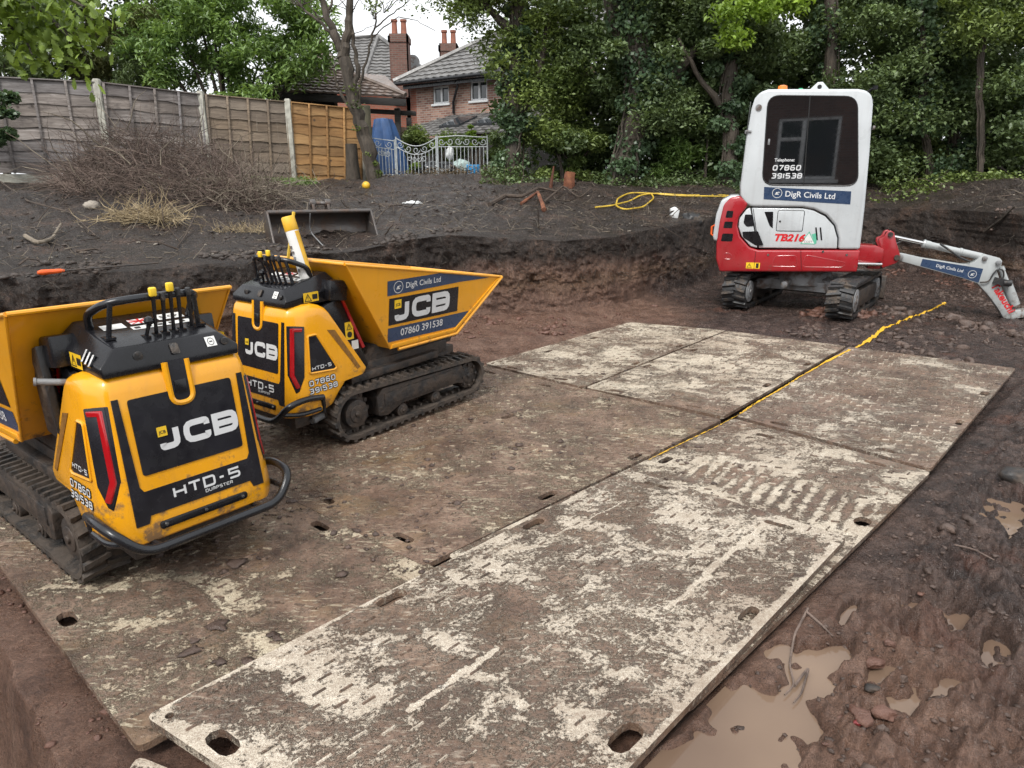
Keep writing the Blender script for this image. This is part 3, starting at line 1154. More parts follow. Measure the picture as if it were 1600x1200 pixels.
def slot(c, d, L=0.13, W=0.052, n=5):
    """stadium-shaped hand hole around c, long side along d"""
    d = Vector(d).normalized()
    e = Vector((-d.y, d.x))
    out = []
    for s, a0 in ((1, -90), (-1, 90)):
        for i in range(n):
            a = R(a0 + 180 * i / (n - 1))
            out.append(c + d * (s * (L - W) / 2 + math.cos(a) * W / 2) + e * (math.sin(a) * W / 2))
    return out


def board(label, mat, corners, z, slots, bars='dash', thick=0.022, rise=(0, 0), rnd=0.03, round_holes=(), seed=0):
    """corners: far-left, far-right, near-right, near-left in plan; u runs near to far"""
    rg = random.Random(seed)
    C = [Vector(c[:2]) for c in corners]
    cen = sum(C, Vector((0, 0))) / 4
    C = [cen + (c - cen) * (1 - 0.007 / (c - cen).length) for c in C]
    u = ((C[0] + C[1]) - (C[2] + C[3])).normalized()
    v = ((C[1] + C[2]) - (C[0] + C[3])).normalized()

    def zt(p):
        return z + (p - cen).dot(u) * rise[0] + (p - cen).dot(v) * rise[1]

    root = thing('track_mat', label, 'ground mat', (cen.x, cen.y, z), 0, 'ground protection boards')
    out = [Vector(p[:2]) for p in rounded([(c.x, c.y, 0) for c in C], rnd, 3, True)]
    holes = []
    for px, py, dr, *sz in slots:
        c = g(px, py, z)
        dd = u if dr == 'u' else v
        L, W = sz if sz else (0.12, 0.046)
        holes.append(slot(Vector((c.x, c.y)), dd, L, W))
    for px, py, r in round_holes:
        c = g(px, py, z)
        holes.append([Vector((c.x + r * math.cos(a), c.y + r * math.sin(a))) for a in [i * math.pi / 5 for i in range(10)]])
    fixed = []
    for h in holes:
        sh_ = Vector((0, 0))
        for _ in range(3):
            for i in range(4):
                p0, p1 = C[i], C[(i + 1) % 4]
                e_ = (p1 - p0).normalized()
                nn_ = Vector((-e_.y, e_.x))
                if (cen - p0).dot(nn_) < 0:
                    nn_ = -nn_
                mn = min((q + sh_ - p0).dot(nn_) for q in h)
                if mn < 0.022:
                    sh_ = sh_ + nn_ * (0.022 - mn)
        h2 = [q + sh_ for q in h]
        c2 = sum(h2, Vector((0, 0))) / len(h2)
        if all((c2 - sum(o_, Vector((0, 0))) / len(o_)).length > 0.15 for o_ in fixed):
            fixed.append(h2)
    holes = fixed
    loops = [out] + holes
    flatp = [p for l in loops for p in l]
    tris = tessellate_polygon([[Vector((p.x, p.y, 0)) for p in l] for l in loops])
    n = len(flatp)
    b = B()
    vs = [(p.x - cen.x, p.y - cen.y, zt(p) - z) for p in flatp] + [(p.x - cen.x, p.y - cen.y, zt(p) - thick - z) for p in flatp]
    fs = [tuple(t) for t in tris] + [tuple(i + n for i in t[::-1]) for t in tris]
    o = 0
    for l in loops:
        m = len(l)
        for i in range(m):
            fs.append((o + i, o + (i + 1) % m, n + o + (i + 1) % m, n + o + i))
        o += m
    b.add(vs, fs)
    pl = b.build('plate', mat, root, ang=30)
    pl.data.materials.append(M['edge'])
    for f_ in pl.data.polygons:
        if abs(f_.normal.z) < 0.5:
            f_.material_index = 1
    # raised grip bars
    t = B()
    Lu = ((C[0] + C[1]) - (C[2] + C[3])).length / 2
    Lv = ((C[1] + C[2]) - (C[0] + C[3])).length / 2
    if bars == 'dash':
        pu, pv, bl, bw = 0.112, 0.046, 0.046, 0.0085
    else:
        pu, pv, bl, bw = 0.088, 0.066, 0.040, 0.008
    hc = [(sum((Vector(p) for p in h), Vector((0, 0))) / len(h)) for h in holes]
    iv = 0
    y = -Lv / 2 + 0.05
    while y < Lv / 2 - 0.04:
        x = -Lu / 2 + 0.05 + (pu / 2 if iv % 2 else 0)
        iu = 0
        while x < Lu / 2 - 0.04:
            # bilinear place inside the quad
            a, c = (x / Lu + 0.5), (y / Lv + 0.5)
            p = (C[3] * (1 - c) + C[2] * c) * (1 - a) + (C[0] * (1 - c) + C[1] * c) * a
            if all((p - h).length > 0.085 for h in hc) and rg.random() > 0.04:
                d = u if (bars == 'dash' or (iu + iv) % 2 == 0) else (v * 0.8 + u * 0.5).normalized()
                ang = math.atan2(d.y, d.x)
                hgt = 0.0062 * rg.uniform(0.6, 1.15)
                rot = Matrix.Rotation(ang, 3, 'Z')
                hx, hy = bl / 2, bw / 2
                base = Vector((p.x - cen.x, p.y - cen.y, zt(p) - z))
                vs = [base + rot @ Vector(q) for q in ((-hx, -hy, 0), (hx, -hy, 0), (hx, hy, 0), (-hx, hy, 0), (-hx * .93, -hy * .55, hgt), (hx * .93, -hy * .55, hgt), (hx * .93, hy * .55, hgt), (-hx * .93, hy * .55, hgt))]
                t.add(vs, [(4, 5, 6, 7), (0, 1, 5, 4), (1, 2, 6, 5), (2, 3, 7, 6), (3, 0, 4, 7)])
            x += pu
            iu += 1
        y += pv
        iv += 1
    t.build('grip_bars', M['bars_c'] if mat in (M['board_c'], M['board_e']) else M['bars_a'], root, smooth=False, kind='stuff')
    return root, cen, u, v, zt


def P2(px, py, z=0.0):
    p = g(px, py, z)
    return Vector((p.x, p.y))


ZB = 0.0
m1 = [P2(980, 732, .034), P2(1326, 838, .034), None, P2(222, 1120, .034)]
m1[2] = m1[1] + (P2(990, 1195, .034) - m1[1]) * (2.44 / 1.80)
m1[3] = m1[0] + (m1[3] - m1[0]) * 1.0
B1 = board('near light board lying on top of the others, crossed by a pale scratch', M['board_a'], m1, 0.034,
           [(1025, 758, 'v', .13, .032), (1217, 820, 'v', .13, .034), (612, 935, 'u', .13, .050), (827, 816, 'u', .13, .046), (1170, 960, 'u', .12, .045),
            (978, 1152, 'u', .13, .065), (348, 1160, 'v', .12, .06)], 'dash', 0.026, round_holes=((265, 1118, .013),), seed=1)
A2 = P2(1146, 653)
B2c = P2(1456, 737)
Cc = P2(1075, 1110)
board('board partly under the near light board, with diagonal tyre prints across it', M['board_f'], [A2, B2c, Cc, A2 + (Cc - B2c)], 0.0,
      [(1196, 681, 'v'), (1368, 724, 'v'), (1040, 719, 'u'), (1355, 817, 'u', .10, .07), (1252, 922, 'u', .12, .05)], 'zig', seed=2)
board('far right board with a bare muddy middle, right of the yellow line', M['board_d'], [P2(1327, 542), P2(1588, 576), P2(1455, 734), P2(1148, 651)], 0.004,
      [(1217, 662, 'v'), (1386, 704, 'v'), (1539, 615, 'u', .12, .06), (1499, 660, 'u', .12, .04)], 'zig', rise=(0.0, 0), seed=3)
board('middle far board left of the yellow line, touching the far right one', M['board_b'], [P2(1137, 517), P2(1323, 541), P2(1130, 652), P2(914, 606)], 0.003,
      [(964, 611, 'v', .12, .035), (1083, 635, 'v', .12, .035), (1011, 572, 'u'), (1084, 547, 'u'), (1198, 602, 'u'), (1262, 569, 'u')], 'zig', seed=4)
board('farthest left board, its corner pointing at the cut bank', M['board_b'], [P2(984, 503), P2(1135, 516), P2(911, 605), P2(757, 568)], 0.0,
      [(993, 568, 'u'), (1062, 541, 'u'), (877, 592, 'v'), (797, 575, 'v'), (856, 549, 'u'), (928, 528, 'u')], 'zig', seed=5)
A6, A6r = P2(912, 607), P2(1130, 656)
u6 = (P2(1130, 656) - P2(985, 732)).normalized()
A6n = P2(661, 886)
board('long mud covered board in the middle, between both dumpers and the near board', M['board_c'], [A6, A6r, A6n, A6 + (A6n - A6r)], 0.002,
      [(936, 622, 'v', .12, .035), (1053, 649, 'v', .12, .035), (992, 713, 'u'), (856, 774, 'u', .13, .05), (791, 650, 'u'), (653, 700, 'u'), (509, 781, 'v'), (630, 840, 'v')], 'zig', seed=6)
sh = (A6 - A6r).normalized() * 1.2
A9 = P2(756, 570)
board('wet board under the dumpster with the raised nose', M['board_c'], [A9, A6 - (A6r - A6n) * 0 + (A6 - A6) * 1.0, A6 + (A6n - A6r), A9 + (A6n - A6r)], -0.002,
      [(766, 582, 'v'), (851, 602, 'v')], 'zig', seed=7)
NLc, NLd = P2(215, 1172), P2(0, 888)
dv = (NLd - NLc).normalized()
du = Vector((-dv.y, dv.x))
if du.y < 0:
    du = -du
near = [NLc + dv * 2.44 + du * 1.18, NLc + du * 1.18, NLc, NLc + dv * 2.44]
board('yellowed mud streaked board at the lower left, beside the trench', M['board_e'], near, 0.0, [(500, 822, 'v'), (105, 967, 'v', .11, .055)], 'zig', seed=8)
board('board under the near dumpster, hidden behind its tracks', M['board_e'], [near[0] + du * 1.2 + dv * .1, near[1] + du * 1.2 + dv * .95, near[1] + du * .012 + dv * .95, near[0] + du * .012 + dv * .1], -0.003, [], 'zig', seed=9)
e10 = P2(213, 1176)
board('corner of a pale board showing under the near board at the bottom edge', M['board_a'], [e10, e10 + Vector((.75, -.3)), Vector((e10.x + .68, e10.y - 1.0)), Vector((e10.x + .06, e10.y - .8))], -0.004, [],
      'zig', round_holes=((256, 1183, .013),), seed=10)


# yellow marking line sprayed across the boards and the ground
def line_strip():
    rg = random.Random(3)
    keys = [(1478, 472), (1462, 479), (1440, 487), (1420, 495), (1400, 503), (1382, 509), (1362, 526), (1345, 537), (1325, 549), (1290, 567), (1250, 590), (1215, 612), (1180, 632), (1150, 652), (1120, 668), (1060, 697), (1010, 722)]
    P = []
    for (a, b_), (c, d) in zip(keys, keys[1:]):
        for k in range(14):
            t = k / 14
            p = g(a + (c - a) * t, b_ + (d - b_) * t)
            P.append(Vector((p.x, p.y)))
    bb = B()
    n = len(P)
    vs = []
    for i, p in enumerate(P):
        d = (P[min(i + 1, n - 1)] - P[max(i - 1, 0)]).normalized()
        e = Vector((-d.y, d.x))
        w = 0.010 + 0.016 * max(0.0, 0.5 + float(fbm(np.array([p.x]), np.array([p.y]), 4.0, 3)[0]) - 0.15) * (1 if i < n * 0.45 else 0.5)
        if i > n * 0.56:
            w *= 0.5
        if i > n * 0.80:
            w *= 0.5
        for k in range(5):
            s = (k / 4 - 0.5) * 2 * w + rg.uniform(-0.003, 0.003)
            q = p + e * s
            z = hz(q.x, q.y) + 0.006
            if i >= n * 0.49:
                z = 0.0088
            vs.append((q.x, q.y, z))
    fs = [(i * 5 + k, i * 5 + k + 1, i * 5 + k + 6, i * 5 + k + 5) for i in range(n - 1) for k in range(4) if not (i > n * 0.60 and rg.random() < 0.22)]
    bb.add(vs, fs)
    bb.build('yellow_marking_line', M['spray'], kind='structure')


line_strip()


# ------------------------------------------------------------ tracked dumpsters
def hull_path(c0, r0, c1, r1, n=14):
    """closed belt round two wheels in the X-Z plane, list of (x, z, nx, nz)"""
    d = Vector((c1[0] - c0[0], c1[1] - c0[1]))
    L = d.length
    base = math.atan2(d.y, d.x)
    al = math.acos((r0 - r1) / L)
    out = []
    for i in range(n + 1):                      # round the rear wheel
        a = base + al + (2 * math.pi - 2 * al) * i / n
        out.append((c0[0] + r0 * math.cos(a), c0[1] + r0 * math.sin(a), math.cos(a), math.sin(a)))
    for i in range(n + 1):                      # round the front wheel
        a = base - al + 2 * al * i / n
        out.append((c1[0] + r1 * math.cos(a), c1[1] + r1 * math.sin(a), math.cos(a), math.sin(a)))
    return out


def resample(path, step):
    P = path + [path[0]]
    acc = [0]
    for a, b in zip(P, P[1:]):
        acc.append(acc[-1] + math.hypot(b[0] - a[0], b[1] - a[1]))
    n = int(acc[-1] / step)
    out = []
    j = 0
    for i in range(n):
        s = acc[-1] * i / n
        while acc[j + 1] < s:
            j += 1
        t = (s - acc[j]) / max(acc[j + 1] - acc[j], 1e-9)
        q = [P[j][k] * (1 - t) + P[j + 1][k] * t for k in range(4)]
        m = math.hypot(q[2], q[3])
        out.append((q[0], q[1], q[2] / m, q[3] / m))
    return out


def rubber_track(c0, r0, c1, r1, y0, y1, lug, pitch, th=0.022, xf=None, chevron=True):
    b = B(xf)
    path = hull_path(c0, r0, c1, r1, 18)
    n = len(path)
    ym = (y0 + y1) / 2
    vs = []
    for x, z, nx, nz in path:
        vs += [(x, y0, z), (x, y1, z), (x - nx * th, y1, z - nz * th), (x - nx * th, y0, z - nz * th)]
    fs = []
    for i in range(n):
        j = (i + 1) % n
        for k in range(4):
            fs.append((i * 4 + k, i * 4 + (k + 1) % 4, j * 4 + (k + 1) % 4, j * 4 + k))
    b.add(vs, fs)
    W = abs(y1 - y0)
    for i, (x, z, nx, nz) in enumerate(resample(path, pitch)):
        tx, tz = -nz, nx
        for side in (0, 1):
            sh = (0.5 if side else 0.0) * pitch
            a, c = (y0, ym + W * 0.04) if side == 0 else (ym - W * 0.04, y1)
            hw = pitch * 0.24
            sk = pitch * 0.34 * (1 if side else -1) if chevron else 0
            vs = []
            for d, k in ((0.0, 1.0), (lug, 0.68)):
                for yy, s2 in ((a, -0.5), (c, 0.5)):
                    for e in (-1, 1):
                        q = e * hw * k + sh + sk * s2
                        vs.append((x + tx * q + nx * d - nx * 0.002, yy, z + tz * q + nz * d - nz * 0.002))
            b.add(vs, [(4, 5, 7, 6), (0, 1, 5, 4), (2, 3, 7, 6), (0, 2, 6, 4), (1, 3, 7, 5)])
        # inner guide teeth
        b.box((x - nx * (th + 0.006), ym, z - nz * (th + 0.006)), (0.02, W * 0.24, 0.02))
    return b


def wheel(b, x, y0, y1, z, r, ring=0.0, n=24, xf=None):
    """disc with a stepped face on the y1 side"""
    b.cyl((x, y0, z), (x, y1, z), r, r * 0.97, n)
    s = 1 if y1 > y0 else -1
    b.cyl((x, y1, z), (x, y1 + s * 0.006, z), r * 0.62, r * 0.58, n)
    b.cyl((x, y1 + s * 0.005, z), (x, y1 + s * 0.016, z), r * 0.22, r * 0.2, 10)


def cwz(z):                      # full half width of the cowl at height z
    return 0.330 - 0.060 * (z - 0.25)


def cx(z):                       # rear face of the cowl at height z
    return -0.44 + 0.14 * z


def cw(z, x=0.0):                # half width at (x, z): the rear corners are cut back at a slant
    t = (x - cx(z)) / 0.085
    rw = 0.268 - 0.022 * (z - 0.25)
    return rw + (cwz(z) - rw) * min(max(t, 0.0), 1.0)


def f_rear(u, z, o):             # seen from behind, u to the right
    return (cx(z) - o, -u, z)


def f_side(sgn):
    """print on the flank: x runs along the vehicle for the right flank (sgn -1), against it for the left"""
    return lambda x, z, o: ((x if sgn < 0 else -x), sgn * (cw(z, x if sgn < 0 else -x) + o), z)


def hop_y(x, z):
    return 0.335 + 0.05 * x + 0.065 * (z - 0.5) / 0.5


def f_hop(sgn):
    return lambda x, z, o: ((x if sgn < 0 else -x), sgn * (hop_y(x if sgn < 0 else -x, z) + o), z)


def mirror_poly(p, sgn):
    return p if sgn < 0 else [(-x, z) for x, z in p][::-1]


def phone_lines(root, fn, x, y, h, wf=0.95):
    b1, b2 = B(), B()
    for k, s in enumerate(('07860', '391538')):
        xx = x - (0.2 * h if k else 0)
        yy = y - k * h * 1.42
        stroke_text(b1, s, fn, xx, yy, h, 0.0030, wf, 0.2, 0.42, extra=0.26 * h)
        stroke_text(b2, s, fn, xx, yy, h, 0.0045, wf, 0.19, 0.42)
    b1.build('number_outline', M['black_print'], root, smooth=False)
    b2.build('phone_number', M['letters'], root, smooth=False)


def jcb_logo(parent, fn, x, y, h, o):
    """the three wide letters with the small yellow square before them"""
    b = B()
    gapx = h * 0.12
    x0 = x
    w = stroke_text(b, 'J', fn, x0, y, h, o, 0.92, 0.27, 0)
    x0 += h * 0.92 + gapx
    stroke_text(b, 'C', fn, x0, y, h, o, 1.22, 0.27, 0, rr=0.3)
    x0 += h * 1.22 + gapx
    stroke_text(b, 'B', fn, x0, y, h, o, 1.22, 0.27, 0, rr=0.25)
    b.build('logo_letters', M['letters'], parent, smooth=False)
    q = B()
    q.flat(rect(x + h * -0.06, y + h * 0.62, x + h * 0.36, y + h * 1.04), fn, o + 0.0006)
    q.build('logo_square', M['sticker_y'], parent, smooth=False)
    q = B()
    text_on(q, 'JCB', fn, x + h * 0.0, y + h * 0.74, h * 0.30, o + 0.0012, 0.02)
    q.build('small_logo', M['black_print'], parent, smooth=False)


def warning_triangle(b, fn, x, y, s, o):
    vs, fs = ribbon([(x, y), (x + s, y), (x + s / 2, y + s * 0.9)], s * 0.10, True)
    b.add([fn(a, c, o) for a, c in vs], fs)
    b.flat([(x + s * .46, y + s * .3), (x + s * .54, y + s * .3), (x + s * .56, y + s * .6), (x + s * .44, y + s * .6)], fn, o)
    b.flat(rect(x + s * .46, y + s * .14, x + s * .54, y + s * .23), fn, o)


def navy_emblem(parent, fn, x, y, r, o):
    b = B()
    vs, fs = ribbon(circle(x, y, r, 28), r * 0.10, True)
    b.add([fn(a, c, o) for a, c in vs], fs)
    # small digger drawn inside the ring
    for p in ([(-.45, -.35), (.35, -.35), (.35, -.2), (-.45, -.2)], [(-.35, -.15), (.1, -.15), (.1, .2), (-.2, .2)], [(.1, 0), (.3, .35), (.38, .3), (.2, -.05)], [(.3, .35), (.6, .1), (.5, .02), (.28, .25)]):
        b.flat([(x + a * r, y + c * r) for a, c in p], fn, o)
    b.build('round_emblem', M['sticker_w'], parent, smooth=False)


def make_dumper():
    root = thing('tracked_dumper', 'x', 'dumper')
    # ---- tracks
    for sg in (1, -1):
        yo, yi = sg * 0.36, sg * 0.18
        tr = rubber_track((0.01, 0.168), 0.150, (1.060, 0.150), 0.128, min(yo, yi), max(yo, yi), 0.017, 0.062).build('rubber_track', M['rubber'], root, ang=40)
        b = B()
        wheel(b, 0.03, yi, sg * 0.335, 0.165, 0.088)
        for k in range(14):
            a = k * 2 * math.pi / 14
            b.box((0.03 + 0.118 * math.cos(a), sg * 0.27, 0.165 + 0.118 * math.sin(a)), (0.025, 0.05, 0.025))
        b.cyl((0.03, sg * 0.25, 0.165), (0.03, sg * 0.29, 0.165), 0.115)
        b.build('drive_sprocket', M['chassis'], tr, bevel=0.003)
        b = B()
        wheel(b, 1.055, sg * 0.22, sg * 0.325, 0.150, 0.096)
        for k in range(8):
            a = k * 2 * math.pi / 8
            b.cyl((1.055 + 0.075 * math.cos(a), sg * 0.325, 0.150 + 0.075 * math.sin(a)), (1.055 + 0.075 * math.cos(a), sg * 0.338, 0.150 + 0.075 * math.sin(a)), 0.011, n=8)
        b.build('idler_wheel', M['chassis'], tr, bevel=0.003)
        for x in (0.41, 0.72):
            b = B()
            wheel(b, x, sg * 0.22, sg * 0.325, 0.075, 0.046)
            b.build('roller', M['chassis'], tr, bevel=0.003)
        b = B()
        b.prism([(0.20, 0.10), (0.27, 0.085), (0.40, 0.13), (0.93, 0.125), (1.0, 0.10), (1.03, 0.13), (0.98, 0.245), (0.24, 0.268), (0.19, 0.22)], lambda x, z, o: (x, sg * o, z), 0.20, 0.338)
        b.box((0.56, sg * 0.338, 0.19), (0.62, 0.012, 0.085))
        b.build('track_frame', M['chassis'], tr, bevel=0.006)
    # ---- chassis between and above the tracks
    b = B()
    b.box((0.45, 0, 0.24), (1.25, 0.36, 0.22))
    b.box((0.50, 0, 0.385), (0.86, 0.50, 0.09))
    b.box((0.42, 0.27, 0.36), (0.75, 0.05, 0.05))
    b.box((0.42, -0.27, 0.36), (0.75, 0.05, 0.05))
    b.prism([(0.1, 0.40), (0.98, 0.40), (1.05, 0.50), (0.85, 0.52), (0.3, 0.52), (0.16, 0.45)], lambda x, z, o: (x, o, z), -0.24, 0.24)
    b.cyl((-0.26, -0.12, 0.20), (-0.05, -0.12, 0.20), 0.07)
    b.box((-0.16, 0.0, 0.205), (0.36, 0.5, 0.08))
    b.build('chassis', M['chassis'], root, bevel=0.008)
    b = B()
    b.tube(rounded([(-0.05, -0.25, 0.19), (-0.16, -0.25, 0.195), (-0.24, -0.27, 0.19)], 0.03), 0.021, 12, caps=False)
    b.tube([(-0.24, -0.27, 0.19), (-0.1, -0.25, 0.19)], 0.014, 10)
    b.build('exhaust_pipe', M['greysteel'], root)
    # ---- yellow cowl
    xfs = [(0.243, -0.215), (0.252, -0.19), (0.275, -0.125), (0.33, -0.075), (0.383, -0.015), (0.392, 0.120), (0.405, 0.138), (0.425, 0.148), (0.5, 0.103), (0.6, 0.043), (0.7, -0.016), (0.79, -0.070), (0.822, -0.094), (0.842, -0.125), (0.856, -0.165)]
    ins = {0.243: 0.016, 0.252: 0.005, 0.822: 0.004, 0.842: 0.014, 0.856: 0.034}
    rings = []
    for z, xf in xfs:
        q = ins.get(z, 0.0)
        xr = cx(z) + q
        half = []
        rw = cw(z, cx(z)) - q
        sw = cwz(z) - q
        # rear edge, rounded onto the slanted corner, then the flank, then the front edge
        half += [(xr, 0.0), (xr, rw * 0.5), (xr, rw - 0.022), (xr + 0.003, rw - 0.010), (xr + 0.011, rw + 0.003)]
        half += [(xr + 0.045, rw + (sw - rw) * 0.53), (xr + 0.076, rw + (sw - rw) * 0.90), (xr + 0.090, sw - 0.001), (xr + 0.106, sw + 0.001)]
        xm = max(xr + 0.14, xf - 0.02)
        xm = min(xm, xf - 0.012) if xf - 0.012 > xr + 0.11 else xr + 0.112
        half += [((xr + 0.106 + xm) / 2, sw + 0.001), (xm, sw), (max(xm + 0.004, xf - 0.004), sw - 0.005), (max(xm + 0.006, xf), sw - 0.018), (max(xm + 0.006, xf), 0.0)]
        ring = [(x, y, z) for x, y in half] + [(x, -y, z) for x, y in half[-2:0:-1]]
        rings.append(ring)
    b = B()
    n = len(rings[0])
    fs = []
    for j in range(len(rings) - 1):
        for i in range(n):
            fs.append((j * n + i, j * n + (i + 1) % n, (j + 1) * n + (i + 1) % n, (j + 1) * n + i))
    fs += [tuple(range(n)), tuple(range((len(rings) - 1) * n, len(rings) * n))]
    b.add([p for r_ in rings for p in r_], fs)
    cowl = b.build('engine_cowl', M['yellow'], root, ang=42)
    # printed panels on the rear
    b = B()
    b.prism(rounded_poly(rect(-0.192, 0.49, 0.192, 0.765), 0.012), f_rear, -0.001, 0.0035)
    b.build('logo_panel', M['panel'], cowl, smooth=False)
    b = B()
    outer = [(-0.242, 0.775), (-0.220, 0.775), (-0.212, 0.455), (-0.200, 0.435), (0.200, 0.435), (0.212, 0.455), (0.220, 0.775), (0.242, 0.775),
             (0.250, 0.318), (0.205, 0.318), (0.195, 0.345), (-0.195, 0.345), (-0.205, 0.318), (-0.250, 0.318)]
    b.prism([outer[0], outer[1], outer[2], outer[13]][::-1], f_rear, -0.001, 0.003)
    b.prism([outer[6], outer[7], outer[8], outer[5]][::-1], f_rear, -0.001, 0.003)
    b.prism([outer[13], outer[2], outer[3], outer[4], outer[5], outer[8], outer[9], outer[10], outer[11], outer[12]], f_rear, -0.0008, 0.0028)
    b.build('model_panel', M['panel'], cowl, smooth=False)
    jcb_logo(cowl, f_rear, -0.112, 0.560, 0.084, 0.0045)
    b = B()
    w = stroke_width('HTD-5', 0.05, 1.05, 0.19, 0.35)
    stroke_text(b, 'HTD-5', f_rear, -0.105, 0.378, 0.042, 0.0045, 1.15, 0.2, 0.35)
    stroke_text(b, 'DUMPSTER', f_rear, 0.012, 0.360, 0.0125, 0.0045, 0.95, 0.18, 0.3)
    b.build('model_name', M['letters'], cowl, smooth=False)
    # slot in the top of the cowl: yellow rolled lip round a black recess
    lip = rounded([(-0.040, 0.868, 0), (-0.040, 0.713, 0), (0.040, 0.713, 0), (0.040, 0.868, 0)], 0.038, 6)
    b = B()
    b.tube([f_rear(p[0], p[1], -0.002) for p in lip], 0.012, 8)
    b.build('recess_lip', M['yellow'], cowl)
    b = B()
    sl = [(p[0] * 0.84, p[1] + 0.003) for p in lip]
    b.prism(sl, f_rear, -0.001, 0.0036)
    b.build('recess', M['panel'], cowl, smooth=False)
    b = B()
    b.prism(rounded_poly(rect(-0.022, 0.752, 0.022, 0.80), 0.006), f_rear, 0.003, 0.008)
    b.build('latch', M['black'], cowl, bevel=0.002)
    b = B()
    b.prism(rounded_poly(rect(-0.172, 0.283, 0.172, 0.311), 0.012), f_rear, -0.001, 0.005)
    strip = b.build('number_plate_bar', M['black'], cowl, bevel=0.001)
    b = B()
    for u in (-0.15, 0.0, 0.15):
        b.cyl(f_rear(u, 0.297, 0.004), f_rear(u, 0.297, 0.009), 0.007, n=10)
    b.build('bolts', M['chrome'], strip, kind='stuff')
    # corner lamps, windows, flank print
    for sg in (1, -1):
        fn = f_side(sg)
        b = B()
        hp = [(0.003, 0.757), (0.04, 0.752), (0.082, 0.745), (0.078, 0.47), (0.055, 0.395), (0.040, 0.385), (0.006, 0.49)]
        b.prism([(x, z) for x, z in hp], lambda x, z, o: (cx(z) + 0.003 + x, sg * (cw(z, cx(z) + x) - o), z), -0.005, 0.03)
        lamp = b.build('tail_lamp', M['panel'], cowl, bevel=0.003)
        b = B()
        vs, fs = ribbon([(0.070, 0.728), (0.024, 0.733), (0.022, 0.49), (0.050, 0.415)], 0.019)
        L = len(vs)
        vv = [(cx(z) + 0.001 + x, sg * (cw(z, cx(z) + x) + 0.010), z) for x, z in vs] + [(cx(z) + 0.003 + x, sg * (cw(z, cx(z) + x) - 0.020), z) for x, z in vs]
        ff = [tuple(f) for f in fs] + [tuple(i + L for i in f[::-1]) for f in fs]
        m = L // 2
        for i in range(m - 1):
            ff += [(i, i + 1, L + i + 1, L + i), (m + i, m + i + 1, L + m + i + 1, L + m + i)]
        ff += [(0, m, L + m, L), (m - 1, L - 1, 2 * L - 1, L + m - 1)]
        b.add(vv, ff)
        b.build('red_lens', M['redlens'], lamp, bevel=0.002)
        b = B()
        wp = rounded_poly([(-0.238, 0.690), (-0.182, 0.690), (-0.072, 0.480), (-0.088, 0.468), (-0.258, 0.484)], 0.01)
        b.prism(mirror_poly(wp, sg), fn, -0.001, 0.003)
        b.build('side_window', M['panel'], cowl, smooth=False)
        b = B()
        vs, fs = ribbon([(x * 1.0, z) for x, z in mirror_poly(wp, sg)], 0.012, True)
        L = len(vs)
        m = L // 2
        b.tube([fn(x, z, 0.002) for x, z in mirror_poly(wp, sg)], 0.0065, 6, closed=True)
        b.build('window_rim', M['yellow'], cowl)
        b = B()
        hw = stroke_width('HTD-5', 0.026, 1.15, 0.2, 0.35)
        xs = -0.240 if sg < 0 else 0.095
        stroke_text(b, 'HTD-5', fn, xs, 0.495, 0.021, 0.0042, 1.15, 0.2, 0.35)
        b.build('model_name', M['letters'], cowl, smooth=False)
        xs = -0.272 if sg < 0 else 0.055
        phone_lines(cowl, fn, xs, 0.412, 0.031)
        b = B()
        rp = [(-0.105, 0.700), (-0.052, 0.690), (0.098, 0.440), (0.076, 0.432)]
        b.prism(mirror_poly(rp, sg), fn, -0.001, 0.003)
        b.build('reflector_strip', M['amber'], cowl, smooth=False)
    # ---- black bulkhead between the cowl and the skip
    b = B()
    b.prism([(-0.14, 0.80), (0.015, 0.86), (0.045, 0.86), (0.215, 0.42), (0.185, 0.38), (0.0, 0.38)], lambda x, z, o: (x, o, z), -0.262, 0.262)
    bulk = b.build('bulkhead', M['black'], root, bevel=0.012)
    for sg in (1, -1):
        b = B()
        vs, fs = ribbon([(0.045, 0.85), (0.178, 0.535)], 0.018)
        b.prism([(0.037, 0.855), (0.056, 0.855), (0.190, 0.535), (0.172, 0.530)], lambda x, z, o: (x, sg * o, z), 0.25, 0.268)
        b.build('red_edge_strip', M['redlens'], bulk)
        fb = (lambda x, z, o, sg=sg: ((x if sg < 0 else -x), sg * (0.2635 + o), z))
        x0 = 0.055 if sg < 0 else -0.115
        b = B()
        b.flat(rect(x0, 0.60, x0 + 0.06, 0.705), fb, 0.0)
        b.build('warning_label', M['sticker_y'], bulk, smooth=False)
        b = B()
        warning_triangle(b, fb, x0 + 0.012, 0.66, 0.036, 0.0012)
        b.flat(circle(x0 + 0.03, 0.63, 0.018, 14), fb, 0.0012)
        b.build('warning_sign', M['black_print'], bulk, smooth=False)
        x0 = 0.095 if sg < 0 else -0.155
        b = B()
        b.flat(rect(x0, 0.535, x0 + 0.05, 0.588), fb, 0.0)
        b.build('white_label', M['sticker_w'], bulk, smooth=False)
        # control box beside the console
        b = B()
        b.box((0.005, sg * 0.255, 0.905), (0.12, 0.10, 0.115), Matrix.Rotation(R(8), 3, 'Y'))
        b.build('side_box', M['black'], bulk, bevel=0.008)
    b = B()
    b.prism([(0.02, 0.93), (0.13, 0.90), (0.20, 0.56), (0.06, 0.52), (0.0, 0.60)], lambda x, z, o: (x, o + 0.03 * math.sin(z * 22), z), 0.272, 0.30)
    b.build('rubber_flap', M['rubberb'], bulk, bevel=0.004)
    b = B()
    b.cyl((-0.08, 0.26, 0.80), (-0.03, 0.36, 0.815), 0.012)
    b.cyl((-0.03, 0.36, 0.815), (-0.027, 0.368, 0.816), 0.015)
    b.build('pin', M['greysteel'], bulk)
